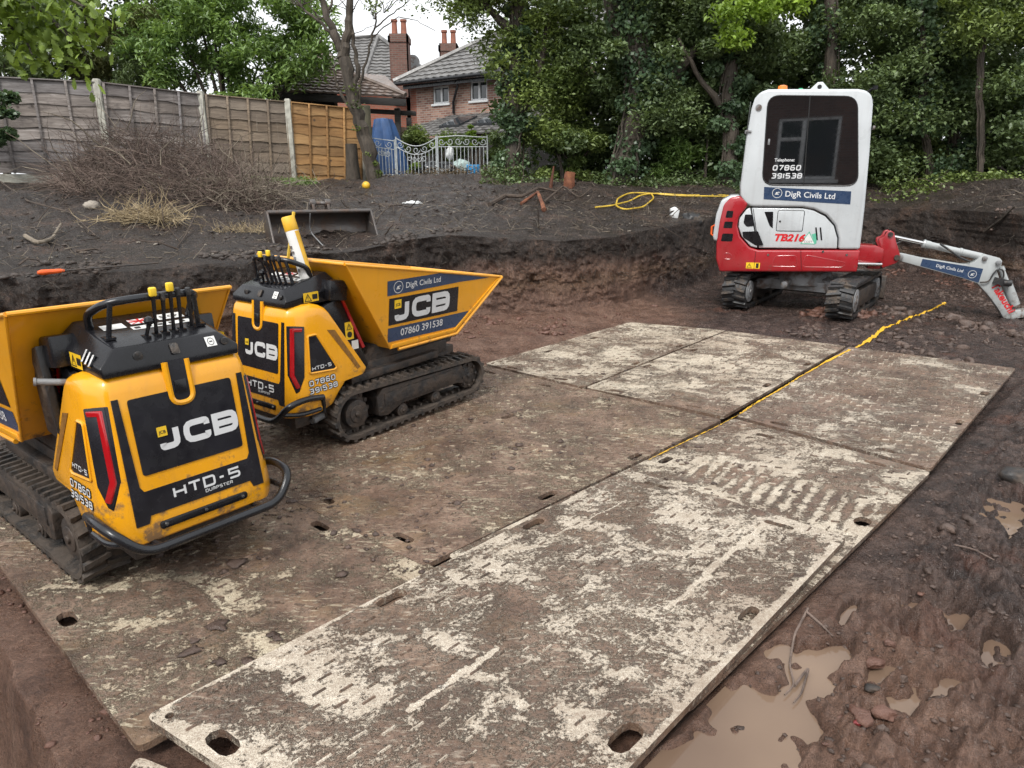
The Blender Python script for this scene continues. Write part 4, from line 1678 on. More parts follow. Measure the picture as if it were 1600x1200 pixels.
    # ---- console
    b = B()

    def cons(x, z, s):
        hw = 0.27 if z < 0.90 else 0.21
        return (x, s * hw, z)
    prof = [(-0.318, 0.855), (-0.285, 0.945), (-0.085, 1.005), (0.03, 0.945), (0.04, 0.845)]
    lo = [(x, s * (0.268 if z < 0.9 else 0.205), z) for s in (-1, 1) for x, z in prof]
    # chamfered box: bottom ring, shoulder ring, top ring
    rings = [[(-0.320, 0.248), (0.04, 0.255)], [(-0.315, 0.254), (0.05, 0.262)], [(-0.282, 0.190), (0.0, 0.205)]]
    zr = [(0.848, 0.845), (0.885, 0.93), (0.940, 1.005)]
    vs = []
    for (pb, pf), (zb, zf) in zip(rings, zr):
        vs += [(pb[0], -pb[1], zb), (pf[0], -pf[1], zf), (pf[0], pf[1], zf), (pb[0], pb[1], zb)]
    fs = [(0, 3, 2, 1), (8, 9, 10, 11)]
    for r_ in (0, 4):
        for k in range(4):
            fs.append((r_ + k, r_ + (k + 1) % 4, r_ + 4 + (k + 1) % 4, r_ + 4 + k))
    b.add(vs, fs)
    con = b.build('console', M['black'], root, bevel=0.007, seg=3)

    def f_top(u, w, o):          # u to the right seen from behind, w forward from the rear edge
        return (-0.282 + w - o * 0.2, -u, 0.940 + w * 0.2305 + o)
    b = B()
    for u0, w0, u1, w1 in ((-0.15, 0.155, -0.07, 0.20), (-0.06, 0.125, 0.16, 0.155), (0.06, 0.18, 0.16, 0.23)):
        b.flat(rect(u0, w0, u1, w1), f_top, 0.001)
    b.build('white_labels', M['sticker_w'], con, smooth=False, kind='stuff')
    b = B()
    text_on(b, 'STOP', f_top, 0.07, 0.19, 0.07, 0.002, 0.02)
    for k in range(5):
        b.flat(rect(-0.05 + k * 0.042, 0.132, -0.03 + k * 0.042, 0.148), f_top, 0.002)
    b.build('label_print', M['black_print'], con, smooth=False, kind='stuff')
    b = B()
    b.flat(rect(-0.045, 0.175, 0.03, 0.218), f_top, 0.001)
    b.build('flag_label', M['sticker_w'], con, smooth=False)
    b = B()
    for p in (rect(-0.045, 0.192, 0.03, 0.201), rect(-0.012, 0.175, -0.003, 0.218), [(-0.045, 0.175), (-0.038, 0.175), (0.03, 0.218), (0.023, 0.218)], [(-0.045, 0.218), (-0.038, 0.218), (0.03, 0.175), (0.023, 0.175)]):
        b.flat(p, f_top, 0.002)
    b.build('flag_crosses', M['red_print'], con, smooth=False)

    def f_cr(u, z, o):           # rear face of the console
        return (-0.3165 + (z - 0.885) * 0.6 - o, -u, z)
    b = B()
    b.prism(rounded_poly(rect(-0.005, 0.892, 0.025, 0.928), 0.006), f_cr, -0.001, 0.008)
    b.build('switch', M['rubberb'], con, bevel=0.002)
    b = B()
    b.flat(rect(0.130, 0.894, 0.170, 0.928), f_cr, 0.002)
    b.build('label_square', M['sticker_w'], con, smooth=False)
    b = B()
    vs, fs = ribbon(circle(0.15, 0.911, 0.012, 18), 0.002, True)
    b.add([f_cr(a, c, 0.003) for a, c in vs], fs)
    b.flat(rect(0.144, 0.909, 0.156, 0.913), f_cr, 0.003)
    b.build('label_ring', M['black_print'], con, smooth=False)
    b = B()
    b.cyl(f_cr(-0.12, 0.905, -0.002), f_cr(-0.12, 0.905, 0.006), 0.017)
    b.cyl(f_cr(0.205, 0.905, -0.002), f_cr(0.20, 0.905, 0.012), 0.014)
    b.build('ignition_cap', M['rubberb'], con, bevel=0.002, kind='stuff')
    for sg in (1, -1):
        fc = (lambda x, z, o, sg=sg: ((x if sg < 0 else -x), sg * (0.2560 + o), z))
        x0 = -0.205 if sg < 0 else 0.085
        b = B()
        b.flat(rect(x0, 0.862, x0 + 0.10, 0.915), fc, 0.0035)
        b.build('warning_label', M['sticker_y'], con, smooth=False)
        b = B()
        warning_triangle(b, fc, x0 + 0.008, 0.868, 0.042, 0.0045)
        b.flat(rect(x0 + 0.058, 0.875, x0 + 0.092, 0.902), fc, 0.0045)
        b.build('warning_sign', M['black_print'], con, smooth=False)
    # vents on the left shoulder
    b = B()
    for k in range(3):
        b.cyl((-0.19 - k * 0.026, 0.236, 0.932 - k * 0.006), (-0.20 - k * 0.026, 0.262, 0.895 - k * 0.005), 0.007, n=8)
    b.build('vent_ribs', M['black'], con, kind='stuff')
    # grab bar
    b = B()
    bar = rounded([(-0.09, 0.182, 0.985), (-0.11, 0.192, 1.040), (-0.20, 0.165, 1.085), (-0.235, 0.08, 1.096), (-0.235, -0.08, 1.096), (-0.20, -0.165, 1.085), (-0.11, -0.192, 1.040), (-0.09, -0.182, 0.985)], 0.045, 5)
    b.tube(bar, 0.0145, 12)
    for sg in (1, -1):
        b.tube([(-0.195, sg * 0.165, 0.955), (-0.215, sg * 0.150, 1.083)], 0.0095, 8)
        b.box((-0.195, sg * 0.165, 0.962), (0.05, 0.035, 0.008))
    b.build('grab_bar', M['blacktube'], con)
    # levers
    for i, (u, w, dx, du_, h, col) in enumerate([(-0.012, 0.055, -0.03, -0.006, 0.150, 'knob'), (0.022, 0.060, -0.028, -0.004, 0.128, 'rubberb'), (0.056, 0.062, -0.03, -0.008, 0.158, 'knob'),
                                                 (0.088, 0.066, -0.028, -0.010, 0.135, 'rubberb'), (0.13, 0.070, -0.025, -0.010, 0.130, 'rubberb'), (-0.052, 0.050, -0.012, 0.012, 0.050, 'ball')]):
        p0 = Vector(f_top(u, w, 0))
        p1 = p0 + Vector((dx, -du_, h))
        b = B()
        b.tube([p0, p0 * 0.5 + p1 * 0.5, p1], [0.0075, 0.0065, 0.0085], 8)
        b.box(p0, (0.045, 0.018, 0.012))
        lv = b.build('lever', M['black'], con)
        b = B()
        if col == 'ball':
            b.tube([p1 + Vector((0, 0, q)) for q in (-0.017, -0.012, 0, 0.012, 0.017)], [0.004, 0.013, 0.018, 0.013, 0.003], 12)
            lv_m = M['black']
            b.v = [(x, y, z + 0.01) for x, y, z in b.v]
            b.build('black_knob', lv_m, con)
        else:
            b.box(p1 + Vector((0, 0, 0.012)), (0.018, 0.026 if col == 'knob' else 0.018, 0.034))
            b.build('lever_cap', M[col], con, bevel=0.006, seg=3)
    # ---- skip (hopper)
    RTp, FTp, BFp, BRp = (-0.02, 1.062), (1.305, 0.822), (0.872, 0.506), (0.315, 0.506)
    P = [RTp, FTp, BFp, BRp]
    hv = [(x, s * hop_y(x, z), z) for s in (-1, 1) for x, z in P]
    me = bpy.data.meshes.new('skip')
    fs = [(0, 1, 2, 3), (7, 6, 5, 4), (3, 2, 6, 7), (2, 1, 5, 6), (0, 3, 7, 4)]
    me.from_pydata([Vector(v) for v in hv], [], fs)
    bm = bmesh.new()
    bm.from_mesh(me)
    bmesh.ops.subdivide_edges(bm, edges=bm.edges, cuts=2, use_grid_fill=True)
    bmesh.ops.recalc_face_normals(bm, faces=bm.faces)
    bmesh.ops.solidify(bm, geom=bm.faces[:], thickness=0.007)
    bm.to_mesh(me)
    bm.free()
    hop = link('skip', me, M['hopper'], root, True, 25)
    b = B()
    # folded rims: along the flanks, across the rear, across the front, up the rear corners
    for s in (-1, 1):
        e = [(x, s * (hop_y(x, z) + 0.001), z) for x, z in P]
        b.tube([Vector(e[0]) + Vector((-0.004, 0, 0)), Vector(e[1]) + Vector((0.01, 0, 0))], 0.0085, 8)
        b.tube([e[0], e[3]], 0.006, 8)
        b.tube([Vector(e[1]) + Vector((0.006, s * 0.004, 0.0)), Vector(e[2]) + Vector((0.012, s * 0.004, -0.012)), Vector(e[3]) + Vector((0.06, s * 0.004, -0.014))], 0.011, 8)
    b.tube([(RTp[0] - 0.004, -hop_y(*RTp), RTp[1]), (RTp[0] - 0.004, hop_y(*RTp), RTp[1])], 0.0095, 8)
    b.tube([(FTp[0] + 0.006, -hop_y(*FTp), FTp[1]), (FTp[0] + 0.006, hop_y(*FTp), FTp[1])], 0.0095, 8)
    b.build('skip_rim', M['hopper'], hop)
    b = B()
    for s in (-1, 1):
        fn = (lambda x, z, o, s=s: (x, s * (hop_y(x, z) + o), z))
        b.prism([(0.315, 0.506), (0.872, 0.506), (1.305, 0.822), (1.262, 0.815), (0.865, 0.530), (0.325, 0.534)], fn, 0.0, 0.009)
    b.build('skip_flange', M['hopper'], hop, bevel=0.002)
    for sg in (1, -1):
        fn = f_hop(sg)
        b = B()
        b.flat(mirror_poly([(0.282, 0.837), (0.90, 0.842), (1.185, 0.832), (0.80, 0.910), (0.745, 0.922), (0.281, 0.927)], sg), fn, 0.0015)
        b.flat(mirror_poly([(0.292, 0.550), (0.885, 0.540), (0.998, 0.630), (0.292, 0.637)], sg), fn, 0.0015)
        nv = b.build('navy_panels', M['navy'], hop, smooth=False, kind='stuff')
        b = B()
        b.flat(mirror_poly([(0.295, 0.655), (0.884, 0.648), (0.884, 0.812), (0.297, 0.820)], sg), fn, 0.0018)
        lp = b.build('logo_panel', M['panel'], hop, smooth=False)
        b = B()
        xa = 0.425 if sg < 0 else -0.715
        text_on(b, 'DigR Civils Ltd', fn, xa, 0.868, 0.29, 0.003, 0.01)
        b.build('firm_name', M['letters'], hop, smooth=False)
        navy_emblem(hop, fn, (0.365 if sg < 0 else -0.775), 0.882, 0.035, 0.003)
        b = B()
        xa = 0.392 if sg < 0 else -0.752
        text_on(b, '07860 391538', fn, xa, 0.575, 0.36, 0.003, 0.012)
        b.build('phone_number', M['letters'], hop, smooth=False)
        h = 0.128
        wtot = h * (0.92 + 1.22 + 1.22 + 0.24)
        xa = (0.345 if sg < 0 else -0.345 - wtot - 0.02)
        jcb_logo(hop, fn, xa, 0.672, h, 0.003)
    # ---- bumper bar
    b = B()
    main = rounded([(-0.20, 0.335, 0.335), (-0.33, 0.355, 0.362), (-0.44, 0.345, 0.345), (-0.475, 0.265, 0.252), (-0.475, -0.265, 0.252), (-0.44, -0.345, 0.345), (-0.33, -0.355, 0.362), (-0.20, -0.335, 0.335)], 0.06, 5)
    b.tube(main, 0.0175, 12)
    for s in (1, -1):
        b.tube(rounded([(-0.22, s * 0.33, 0.27), (-0.36, s * 0.335, 0.275), (-0.452, s * 0.305, 0.295)], 0.05, 4), 0.0125, 10)
        b.tube([(-0.20, s * 0.335, 0.335), (-0.19, s * 0.32, 0.24)], 0.0125, 10)
        b.tube([(-0.475, s * 0.20, 0.252), (-0.34, s * 0.20, 0.235)], 0.011, 8)
    b.build('bumper_bar', M['blacktube'], root)
    return root


def rounded_poly(p, r, n=3):
    return [q[:2] for q in rounded([(x, z, 0) for x, z in p], r, n, True)]


dump = make_dumper()
dump2 = copy_tree(dump)
dump.location = (-1.477, 2.651, 0.005)
dump.rotation_euler = (0, 0, R(141.1))
dump['label'] = 'yellow tracked dumpster nearest the camera, its rear with the big logo facing us'
dump['group'] = 'yellow tracked dumpsters'
dump2.location = (-1.205, 4.092, 0.005)
dump2.rotation_euler = (0, R(-1.5), R(52.9))
dump2['label'] = 'yellow tracked dumpster seen from its side, its skip pointing at the bank'
dump2['group'] = 'yellow tracked dumpsters'


def d2(x, y, z):
    return dump2.matrix_basis @ Vector((x, y, z))


# spray can and a strap left on the console of the second dumpster
can = thing('spray_can', 'white and yellow line marking spray can leaning upright on the dumpster console', 'spray can', at(480, 437, d2(-0.14, -0.10, 0.97).y))
ax = (at(449, 338, d2(-0.14, -0.10, 0.97).y + 0.02) - at(480, 437, d2(-0.14, -0.10, 0.97).y)).normalized()
b = B()
b.tube([ax * s for s in (0, 0.012, 0.03, 0.275, 0.285)], [0.030, 0.036, 0.036, 0.036, 0.033], 20)
b.build('can_body', M['sticker_w'], can)
b = B()
b.tube([ax * s for s in (0.276, 0.28, 0.348, 0.355)], [0.036, 0.038, 0.037, 0.032], 20)
b.build('can_cap', M['orange_lens'] if False else M['ballyellow'], can)
side = ax.cross(Vector((0, 0, 1))).normalized()
fwd = side.cross(ax)
b = B()
for a0 in (70, 250):
    q = [ax * s + (side * math.cos(R(a)) + fwd * math.sin(R(a))) * 0.0338 for s, a in ((0.03, a0), (0.235, a0 + 12), (0.235, a0 + 60), (0.03, a0 + 48))]
    n = 6
    vs = []
    for i in range(n + 1):
        for s in (0.03, 0.27):
            a = a0 + 55 * i / n + (0.12 * s * 100)
            vs.append(ax * s + (side * math.cos(R(a)) + fwd * math.sin(R(a))) * 0.0368)
    b.add(vs, [(2 * i, 2 * i + 1, 2 * i + 3, 2 * i + 2) for i in range(n)])
b.build('yellow_label_stripe', M['ballyellow'], can)
b = B()
for s, a in ((0.10, 20), (0.13, 20), (0.16, 20), (0.06, 15), (0.19, 25)):
    c = ax * s + (side * math.cos(R(a + 180)) + fwd * math.sin(R(a + 180))) * 0.0366
    b.box(c, (0.012, 0.012, 0.014))
b.build('label_marks', M['greysteel'], can)
strap = B()
yk = d2(-0.14, -0.10, 0.97).y + 0.12
strap.tube([at(449, 420, yk), at(451, 395, yk), at(456, 360, yk), at(459, 331, yk)], 0.009, 6)
o = strap.build('strap', M['hose'])
tag(o, 'thin yellow strap standing up behind the spray can', 'strap')


# ------------------------------------------------------------ mini digger
def make_digger():
    loc = Vector((3.66, 8.70, 0.0))
    yaw = R(-17)
    root = thing('mini_digger', 'red and white mini digger with a tall white cab and tinted windows', 'digger', loc, yaw)
    NY = -0.55

    def fs(x, z, o):                         # near flank, x forward, o outwards
        return (x, NY - o, z)

    # undercarriage, turned against the body
    xf = Matrix.Rotation(R(70), 4, 'Z')
    for sg in (1, -1):
        yc = sg * 0.60
        tr = rubber_track((-0.62, 0.205), 0.185, (0.66, 0.205), 0.185, yc - 0.14, yc + 0.14, 0.026, 0.085, 0.03, xf).build('rubber_track', M['rubberb'], root, ang=40)
        for xw, rw, ew in ((-0.62, 0.135, 0.142), (0.66, 0.13, 0.13)):
            b = B(xf)
            for s2 in (1, -1):
                wheel(b, xw, yc, yc + s2 * ew, 0.205, rw)
            b.build('track_wheel', M['greysteel'], tr, bevel=0.004)
        b = B(xf)
        b.prism([(-0.45, 0.10), (0.55, 0.10), (0.62, 0.20), (0.55, 0.29), (-0.5, 0.30), (-0.56, 0.2)], lambda x, z, o: (x, yc + o, z), -0.13, 0.13)
        for x in (-0.3, 0.0, 0.3):
            b.cyl((x, yc - 0.12, 0.075), (x, yc + 0.12, 0.075), 0.05)
        b.build('track_frame', M['chassis'], tr, bevel=0.01)
    b = B(xf)
    for s1 in (1, -1):
        for s2 in (1, -1):
            b.prism([(0, 0.30), (s1 * 0.42, 0.20), (s1 * 0.50, 0.24), (s1 * 0.40, 0.33), (0, 0.42)] if s1 > 0 else [(0, 0.42), (-0.40, 0.33), (-0.50, 0.24), (-0.42, 0.20), (0, 0.30)],
                    lambda x, z, o, s2=s2: (x * 0.75, s2 * (0.12 + 0.38 * abs(x) / 0.5) + o, z), -0.06, 0.06)
    b.cyl((0, 0, 0.28), (0, 0, 0.46), 0.34, 0.30, 32)
    b.box((0, 0, 0.27), (0.5, 0.95, 0.12))
    b.cyl((-0.5, 0.1, 0.30), (-0.1, 0.12, 0.36), 0.04)
    b.build('undercarriage', M['greysteel'], root, bevel=0.01)
    b = B(xf)
    b.prism([(1.06, 0.02), (1.10, 0.30), (1.14, 0.31), (1.10, 0.0)], lambda x, z, o: (x, o, z), -0.75, 0.75)
    b.box((0.85, 0.25, 0.2), (0.5, 0.08, 0.08))
    b.box((0.85, -0.25, 0.2), (0.5, 0.08, 0.08))
    b.build('dozer_blade', M['chassis'], root, bevel=0.008)
    # red base and counterweight
    prof = [(-0.862, 1.335), (-0.965, 1.315), (-1.035, 1.235), (-1.066, 1.05), (-1.083, 0.77), (-1.075, 0.60), (-1.02, 0.445), (0.50, 0.495), (0.502, 0.745), (-0.60, 0.715), (-0.70, 0.745), (-0.82, 0.87), (-0.862, 1.0), (-0.85, 1.10), (-0.78, 1.20), (-0.76, 1.26)]
    b = B()
    b.prism(prof, lambda x, z, s: (x, s, z), NY, 0.55)
    base = b.build('counterweight', M['red'], root, bevel=0.022, seg=3)
    b = B()
    for z0, z1, xa, xb in ((1.085, 1.165, -1.005, -0.925), (0.965, 1.04, -1.02, -0.92), (0.81, 0.90, -1.035, -0.905)):
        b.prism(rounded_poly([(xa, z0), (xb, z0), (xb + 0.005, z1), (xa + 0.012, z1)], 0.012), fs, -0.003, 0.0025)
    b.build('vent_holes', M['black'], base, smooth=False, kind='stuff')
    b = B()
    for pl in ([(-0.44, 0.53), (-0.15, 0.535), (-0.17, 0.665), (-0.40, 0.655)], [(-0.09, 0.535), (0.34, 0.545), (0.37, 0.60), (-0.07, 0.675)], [(-0.995, 0.60), (-0.89, 0.60), (-0.90, 0.66), (-0.98, 0.68)]):
        pts = rounded_poly(pl, 0.03)
        b.tube([fs(x, z, -0.0015) for x, z in pts], 0.0045, 6, closed=True)
    b.build('pressed_ribs', M['red'], base, kind='stuff')
    b = B()
    b.tube([fs(-0.625, 0.70, 0.0005), fs(-0.63, 0.48, 0.0005)], 0.003, 6)
    b.tube([fs(-0.13, 0.725, 0.0005), fs(-0.10, 0.50, 0.0005)], 0.003, 6)
    b.build('panel_gaps', M['seal'], base, kind='stuff')
    b = B()
    for x, z in ((-0.485, 0.665), (0.365, 0.69), (0.11, 0.72)):
        b.cyl(fs(x, z, 0), fs(x, z, 0.008), 0.013, n=10)
    b.build('bolts', M['chrome'], base, kind='stuff')
    b = B()
    b.prism(rect(-0.722, 0.497, -0.565, 0.567), fs, -0.001, 0.002)
    st = b.build('warning_sticker', M['sticker_y'], base, smooth=False)
    b = B()
    warning_triangle(b, fs, -0.71, 0.51, 0.05, 0.003)
    b.flat([(-0.61, 0.505), (-0.58, 0.505), (-0.58, 0.56), (-0.61, 0.56)], fs, 0.003)
    b.build('warning_sign', M['black_print'], st, smooth=False)
    # white rear hood
    b = B()
    b.prism([(-0.80, 1.20), (-0.86, 1.345), (-0.96, 1.34), (-1.07, 1.28), (-1.115, 1.12), (-1.135, 0.86), (-1.12, 0.80), (-0.95, 0.80)], lambda x, z, o: (x, o, z), -0.44, 0.50)
    hood = b.build('rear_hood', M['white'], root, bevel=0.03, seg=4)
    b = B()
    b.tube([(-1.12, -0.42, 0.99), (-1.155, -0.40, 0.97), (-1.155, -0.40, 0.88), (-1.11, -0.40, 0.85)], 0.011, 8)
    b.build('orange_hook', M['orange'], hood)
    # cab
    cp = [(-0.725, 1.215), (-0.80, 1.255), (-0.855, 1.33), (-0.868, 1.46), (-0.850, 1.95), (-0.820, 2.30), (-0.795, 2.40), (-0.745, 2.462), (-0.66, 2.492),
          (0.26, 2.462), (0.345, 2.445), (0.405, 2.395), (0.430, 2.30), (0.462, 1.79), (0.490, 1.20), (0.500, 0.752), (0.273, 0.745), (0.262, 0.88), (0.205, 1.02), (0.10, 1.13), (-0.04, 1.195), (-0.16, 1.215)]
    b = B()
    b.prism(cp, lambda x, z, s: (x, s, z), NY, 0.52)
    cab = b.build('cab', M['white'], root, bevel=0.030, seg=4)
    ww = rounded_poly([(-0.655, 2.425), (0.262, 2.385), (0.385, 1.452), (-0.628, 1.462)], 0.13, 6)
    b = B()
    b.prism(ww, fs, -0.001, 0.004)
    b.build('window_frit', M['seal'], cab, smooth=False)
    wi = [(x * 0.93 - 0.012, (z - 1.93) * 0.93 + 1.93) for x, z in ww]
    b = B()
    b.prism([(x, z) for x, z in ww], fs, 0.004, 0.0062)
    gl = b.build('side_window', M['glass'], cab, smooth=False)
    b = B()
    b.tube([fs(x, z, 0.001) for x, z in ww], 0.008, 6, closed=True)
    b.build('window_seal', M['seal'], cab)
    b = B()
    b.prism([(-0.222, 2.41), (-0.212, 2.41), (-0.175, 1.458), (-0.185, 1.458)], fs, 0.005, 0.009)
    b.build('window_divider', M['seal'], gl, smooth=False)
    b = B()
    b.box(fs(-0.60, 1.93, 0.008), (0.022, 0.012, 0.065))
    b.build('window_latch', M['greysteel'], gl, bevel=0.003)
    b = B()
    text_on(b, 'Telephone:', fs, -0.520, 1.718, 0.215, 0.0075, 0.02)
    stroke_text(b, '07860', fs, -0.532, 1.618, 0.060, 0.0075, 0.86, 0.2, 0.3, shear=0.08)
    stroke_text(b, '391538', fs, -0.538, 1.530, 0.060, 0.0075, 0.86, 0.2, 0.3, shear=0.08)
    b.build('window_lettering', M['letters'], gl, smooth=False)
    b = B()
    b.prism([(-0.603, 1.438), (0.325, 1.392), (0.333, 1.250), (-0.596, 1.300)], fs, -0.001, 0.0025)
    bn = b.build('firm_banner', M['navy'], cab, smooth=False)
    b = B()

    def fb(x, z, o):
        return fs(x, z - 0.049 * x, o)
    text_on(b, 'DigR Civils Ltd', fb, -0.365, 1.315, 0.53, 0.004, 0.012)
    b.build('firm_name', M['letters'], bn, smooth=False)
    navy_emblem(bn, fb, -0.455, 1.348, 0.052, 0.004)
    # rear window, front glass
    b = B()
    b.prism([(-0.40, 1.50), (0.38, 1.50), (0.38, 2.38), (-0.40, 2.38)], lambda y, z, o: (-0.862 + (z - 1.5) * 0.035 - o, y, z), 0.0, 0.006)
    b.build('rear_window', M['glass'], cab, bevel=0.003)
    b = B()
    b.prism([(-0.46, 0.95), (0.42, 0.95), (0.42, 2.36), (-0.46, 2.36)], lambda y, z, o: (0.498 - (z - 0.95) * 0.048 + o, y, z), -0.004, 0.006)
    b.build('front_window', M['glass'], cab, bevel=0.003)
    # engine side covers
    b = B()
    b.prism([(-0.598, 0.738), (0.262, 0.752), (0.250, 0.87), (0.195, 1.01), (0.09, 1.115), (-0.045, 1.18), (-0.16, 1.203), (-0.722, 1.203)], lambda x, z, o: (x, o, z), NY + 0.025, 0.50)
    sc = b.build('engine_side_cover', M['white'], root, bevel=0.015, seg=3)

    def fe(x, z, o):
        return (x, NY + 0.025 - o, z)
    b = B()
    b.prism([(-0.845, 1.075), (-0.775, 1.185), (-0.735, 1.205), (-0.612, 0.738), (-0.69, 0.755), (-0.80, 0.87), (-0.848, 0.98)], lambda x, z, o: (x, o, z), NY + 0.006, 0.3)
    rc = b.build('rear_side_cover', M['white'], root, bevel=0.015, seg=3)
    b = B()
    for pl in ([(-0.785, 1.125), (-0.715, 1.125), (-0.665, 0.995), (-0.755, 0.985), (-0.795, 1.03)], [(-0.800, 0.925), (-0.625, 0.935), (-0.545, 0.770), (-0.64, 0.772), (-0.785, 0.86)]):
        b.prism(rounded_poly(pl, 0.012), lambda x, z, o: (x, NY + 0.006 - o, z), -0.001, 0.004)
    b.build('dark_grilles', M['black'], rc, smooth=False, kind='stuff')
    b = B()
    b.prism(rounded_poly([(-0.573, 1.157), (-0.475, 1.16), (-0.462, 0.968), (-0.50, 1.0)], 0.008), fe, -0.001, 0.003)
    for x in (-0.002, 0.045):
        b.prism(rounded_poly([(x, 0.99), (x + 0.016, 0.99), (x + 0.046, 0.845), (x + 0.030, 0.845)], 0.006), fe, -0.001, 0.004)
    b.build('air_slots', M['black'], sc, smooth=False, kind='stuff')
    b = B()
    b.prism(rounded_poly(rect(-0.418, 0.945, -0.140, 1.17), 0.02), fe, -0.001, 0.004)
    b.build('filler_flap', M['white'], sc, bevel=0.0015)
    b = B()
    b.tube([fe(x, z, 0.0) for x, z in rounded_poly(rect(-0.423, 0.940, -0.135, 1.175), 0.02)], 0.0035, 5, closed=True)
    b.tube([fe(x, z, 0.0) for x, z in [(-0.598, 0.75), (-0.70, 1.19)]], 0.004, 5)
    b.cyl(fe(-0.39, 1.05, 0.003), fe(-0.39, 1.05, 0.008), 0.012, n=10)
    b.build('flap_gap', M['seal'], sc, kind='stuff')
    b = B()
    text_on(b, 'TB216', fe, -0.430, 0.828, 0.335, 0.003, 0.045, 0.25, height=0.078)
    b.build('model_number', M['red_print'], sc, smooth=False)
    b = B()
    b.flat([(-0.135, 0.802), (0.015, 0.802), (-0.06, 0.935)], fe, 0.002)
    tri = b.build('triangle_sticker', M['sticker_w'], sc, smooth=False)
    b = B()
    vs, fs_ = ribbon([(-0.135, 0.802), (0.015, 0.802), (-0.06, 0.935)], 0.008, True)
    b.add([fe(a, c, 0.003) for a, c in vs], fs_)
    b.flat([(-0.03, 0.91), (0.03, 0.93), (0.03, 0.81), (0.015, 0.80)], fe, 0.0024)
    b.build('green_border', M['sticker_g'], tri, smooth=False)
    b = B()
    text_on(b, 'CO2T', fe, -0.105, 0.812, 0.09, 0.004, 0.0)
    b.build('sticker_print', M['greysteel'], tri, smooth=False)
    # roof fittings
    b = B()
    yy = -0.10
    b.prism([(-0.235, 2.475), (-0.115, 2.595), (-0.060, 2.597), (0.060, 2.468)], lambda x, z, o: (x, o, z), yy - 0.012, yy + 0.012)
    lug = b.build('lifting_lug', M['white'], cab, bevel=0.004)
    b = B()
    b.cyl((-0.09, yy - 0.016, 2.545), (-0.09, yy + 0.016, 2.545), 0.024)
    b.build('lug_hole', M['seal'], lug)
    b = B()
    b.tube([(-0.50, -0.32, 2.48 + q) for q in (0, 0.014, 0.015, 0.062, 0.072)], [0.062, 0.060, 0.055, 0.050, 0.030], 20)
    b.build('orange_beacon', M['orange_lens'], cab)
    b = B()
    b.tube([(-0.30, -0.25, 2.47 + q) for q in (0, 0.035, 0.05)], [0.035, 0.033, 0.02], 14)
    b.build('green_beacon', M['green_lens'], cab)
    b = B()
    b.tube([(0.36, -0.50, 2.43), (0.40, -0.52, 2.46), (0.43, -0.52, 2.46)], 0.012, 8)
    b.box((0.43, -0.52, 2.47), (0.05, 0.04, 0.04))
    b.build('work_lamp', M['black'], cab)
    b = B()
    b.cyl(fs(-0.745, 2.30, -0.01), fs(-0.745, 2.30, 0.012), 0.034, n=16)
    b.cyl(fs(-0.745, 2.30, 0.010), fs(-0.745, 2.30, 0.016), 0.018, n=16)
    b.build('roof_vent_cap', M['greysteel'], cab)
    b = B()
    b.box((-0.845, -0.50, 2.045), (0.05, 0.06, 0.035))
    b.cyl((-0.80, -0.555, 2.045), (-0.86, -0.56, 2.05), 0.014, n=10)
    b.cyl((0.455, -0.56, 2.06), (0.475, -0.56, 2.06), 0.022, n=12)
    b.build('door_hinge', M['greysteel'], cab, kind='stuff')
    # boom foot and swing post
    b = B()
    b.prism([(0.48, 0.52), (0.48, 0.76), (0.56, 0.78), (0.72, 0.775), (0.80, 0.74), (0.80, 0.60), (0.68, 0.56)], lambda x, z, o: (x, o - 0.10, z), -0.16, 0.16)
    b.prism([(0.66, 0.50), (0.66, 0.72), (0.80, 0.72), (0.80, 0.50)], lambda x, z, o: (x, o - 0.10, z), -0.10, 0.10)
    b.build('boom_bracket', M['red'], root, bevel=0.012)
    for y in (-0.18, -0.01):
        b = B()
        b.prism([(0.742, 0.855), (0.79, 0.875), (0.815, 0.935), (0.855, 0.95), (0.895, 0.925), (0.925, 0.83), (0.985, 0.69), (0.995, 0.62), (0.96, 0.575), (0.83, 0.515), (0.79, 0.545), (0.80, 0.70), (0.74, 0.815)],
                lambda x, z, o: (x, y + o, z), -0.018, 0.018)
        b.build('swing_post_plate', M['red'], root, bevel=0.008)
    b = B()
    b.cyl((0.78, -0.1, 0.50), (0.78, -0.1, 0.72), 0.07)
    b.cyl((0.855, -0.22, 0.905), (0.855, 0.03, 0.905), 0.028)
    b.cyl((0.96, -0.22, 0.64), (0.96, 0.03, 0.64), 0.032)
    b.build('swing_pins', M['chassis'], root, kind='stuff')
    b = B()
    b.cyl((0.50, -0.32, 0.565), (0.80, -0.24, 0.560), 0.020, n=14)
    b.build('swing_ram', M['chrome'], root)
    b = B()
    for i in range(3):
        b.tube(rounded([(0.50, -0.05 + 0.03 * i, 0.72), (0.66, -0.04 + 0.03 * i, 0.66 - 0.05 * i), (0.82, -0.08 + 0.03 * i, 0.70 - 0.06 * i), (1.0, -0.09 + 0.02 * i, 0.82)], 0.08), 0.014, 8)
    b.build('hydraulic_hoses', M['rubberb'], root, kind='stuff')
    # boom: straight root, long tapering box, down-turned end
    YB = -0.10

    def bz(px, py):
        """pixel of the close view to the boom's plane"""
        d = ray(1350 + px / 6.4, 340 + py / 6.4)
        c, s = math.cos(yaw), math.sin(yaw)
        n = (-s, c)
        a = d.x * n[0] + d.y * n[1]
        t = (YB - 0.06 + loc.x * n[0] + loc.y * n[1]) / a
        x, y, z = d.x * t, d.y * t, CAM_H + d.z * t
        return ((x - loc.x) * c + (y - loc.y) * s, z)
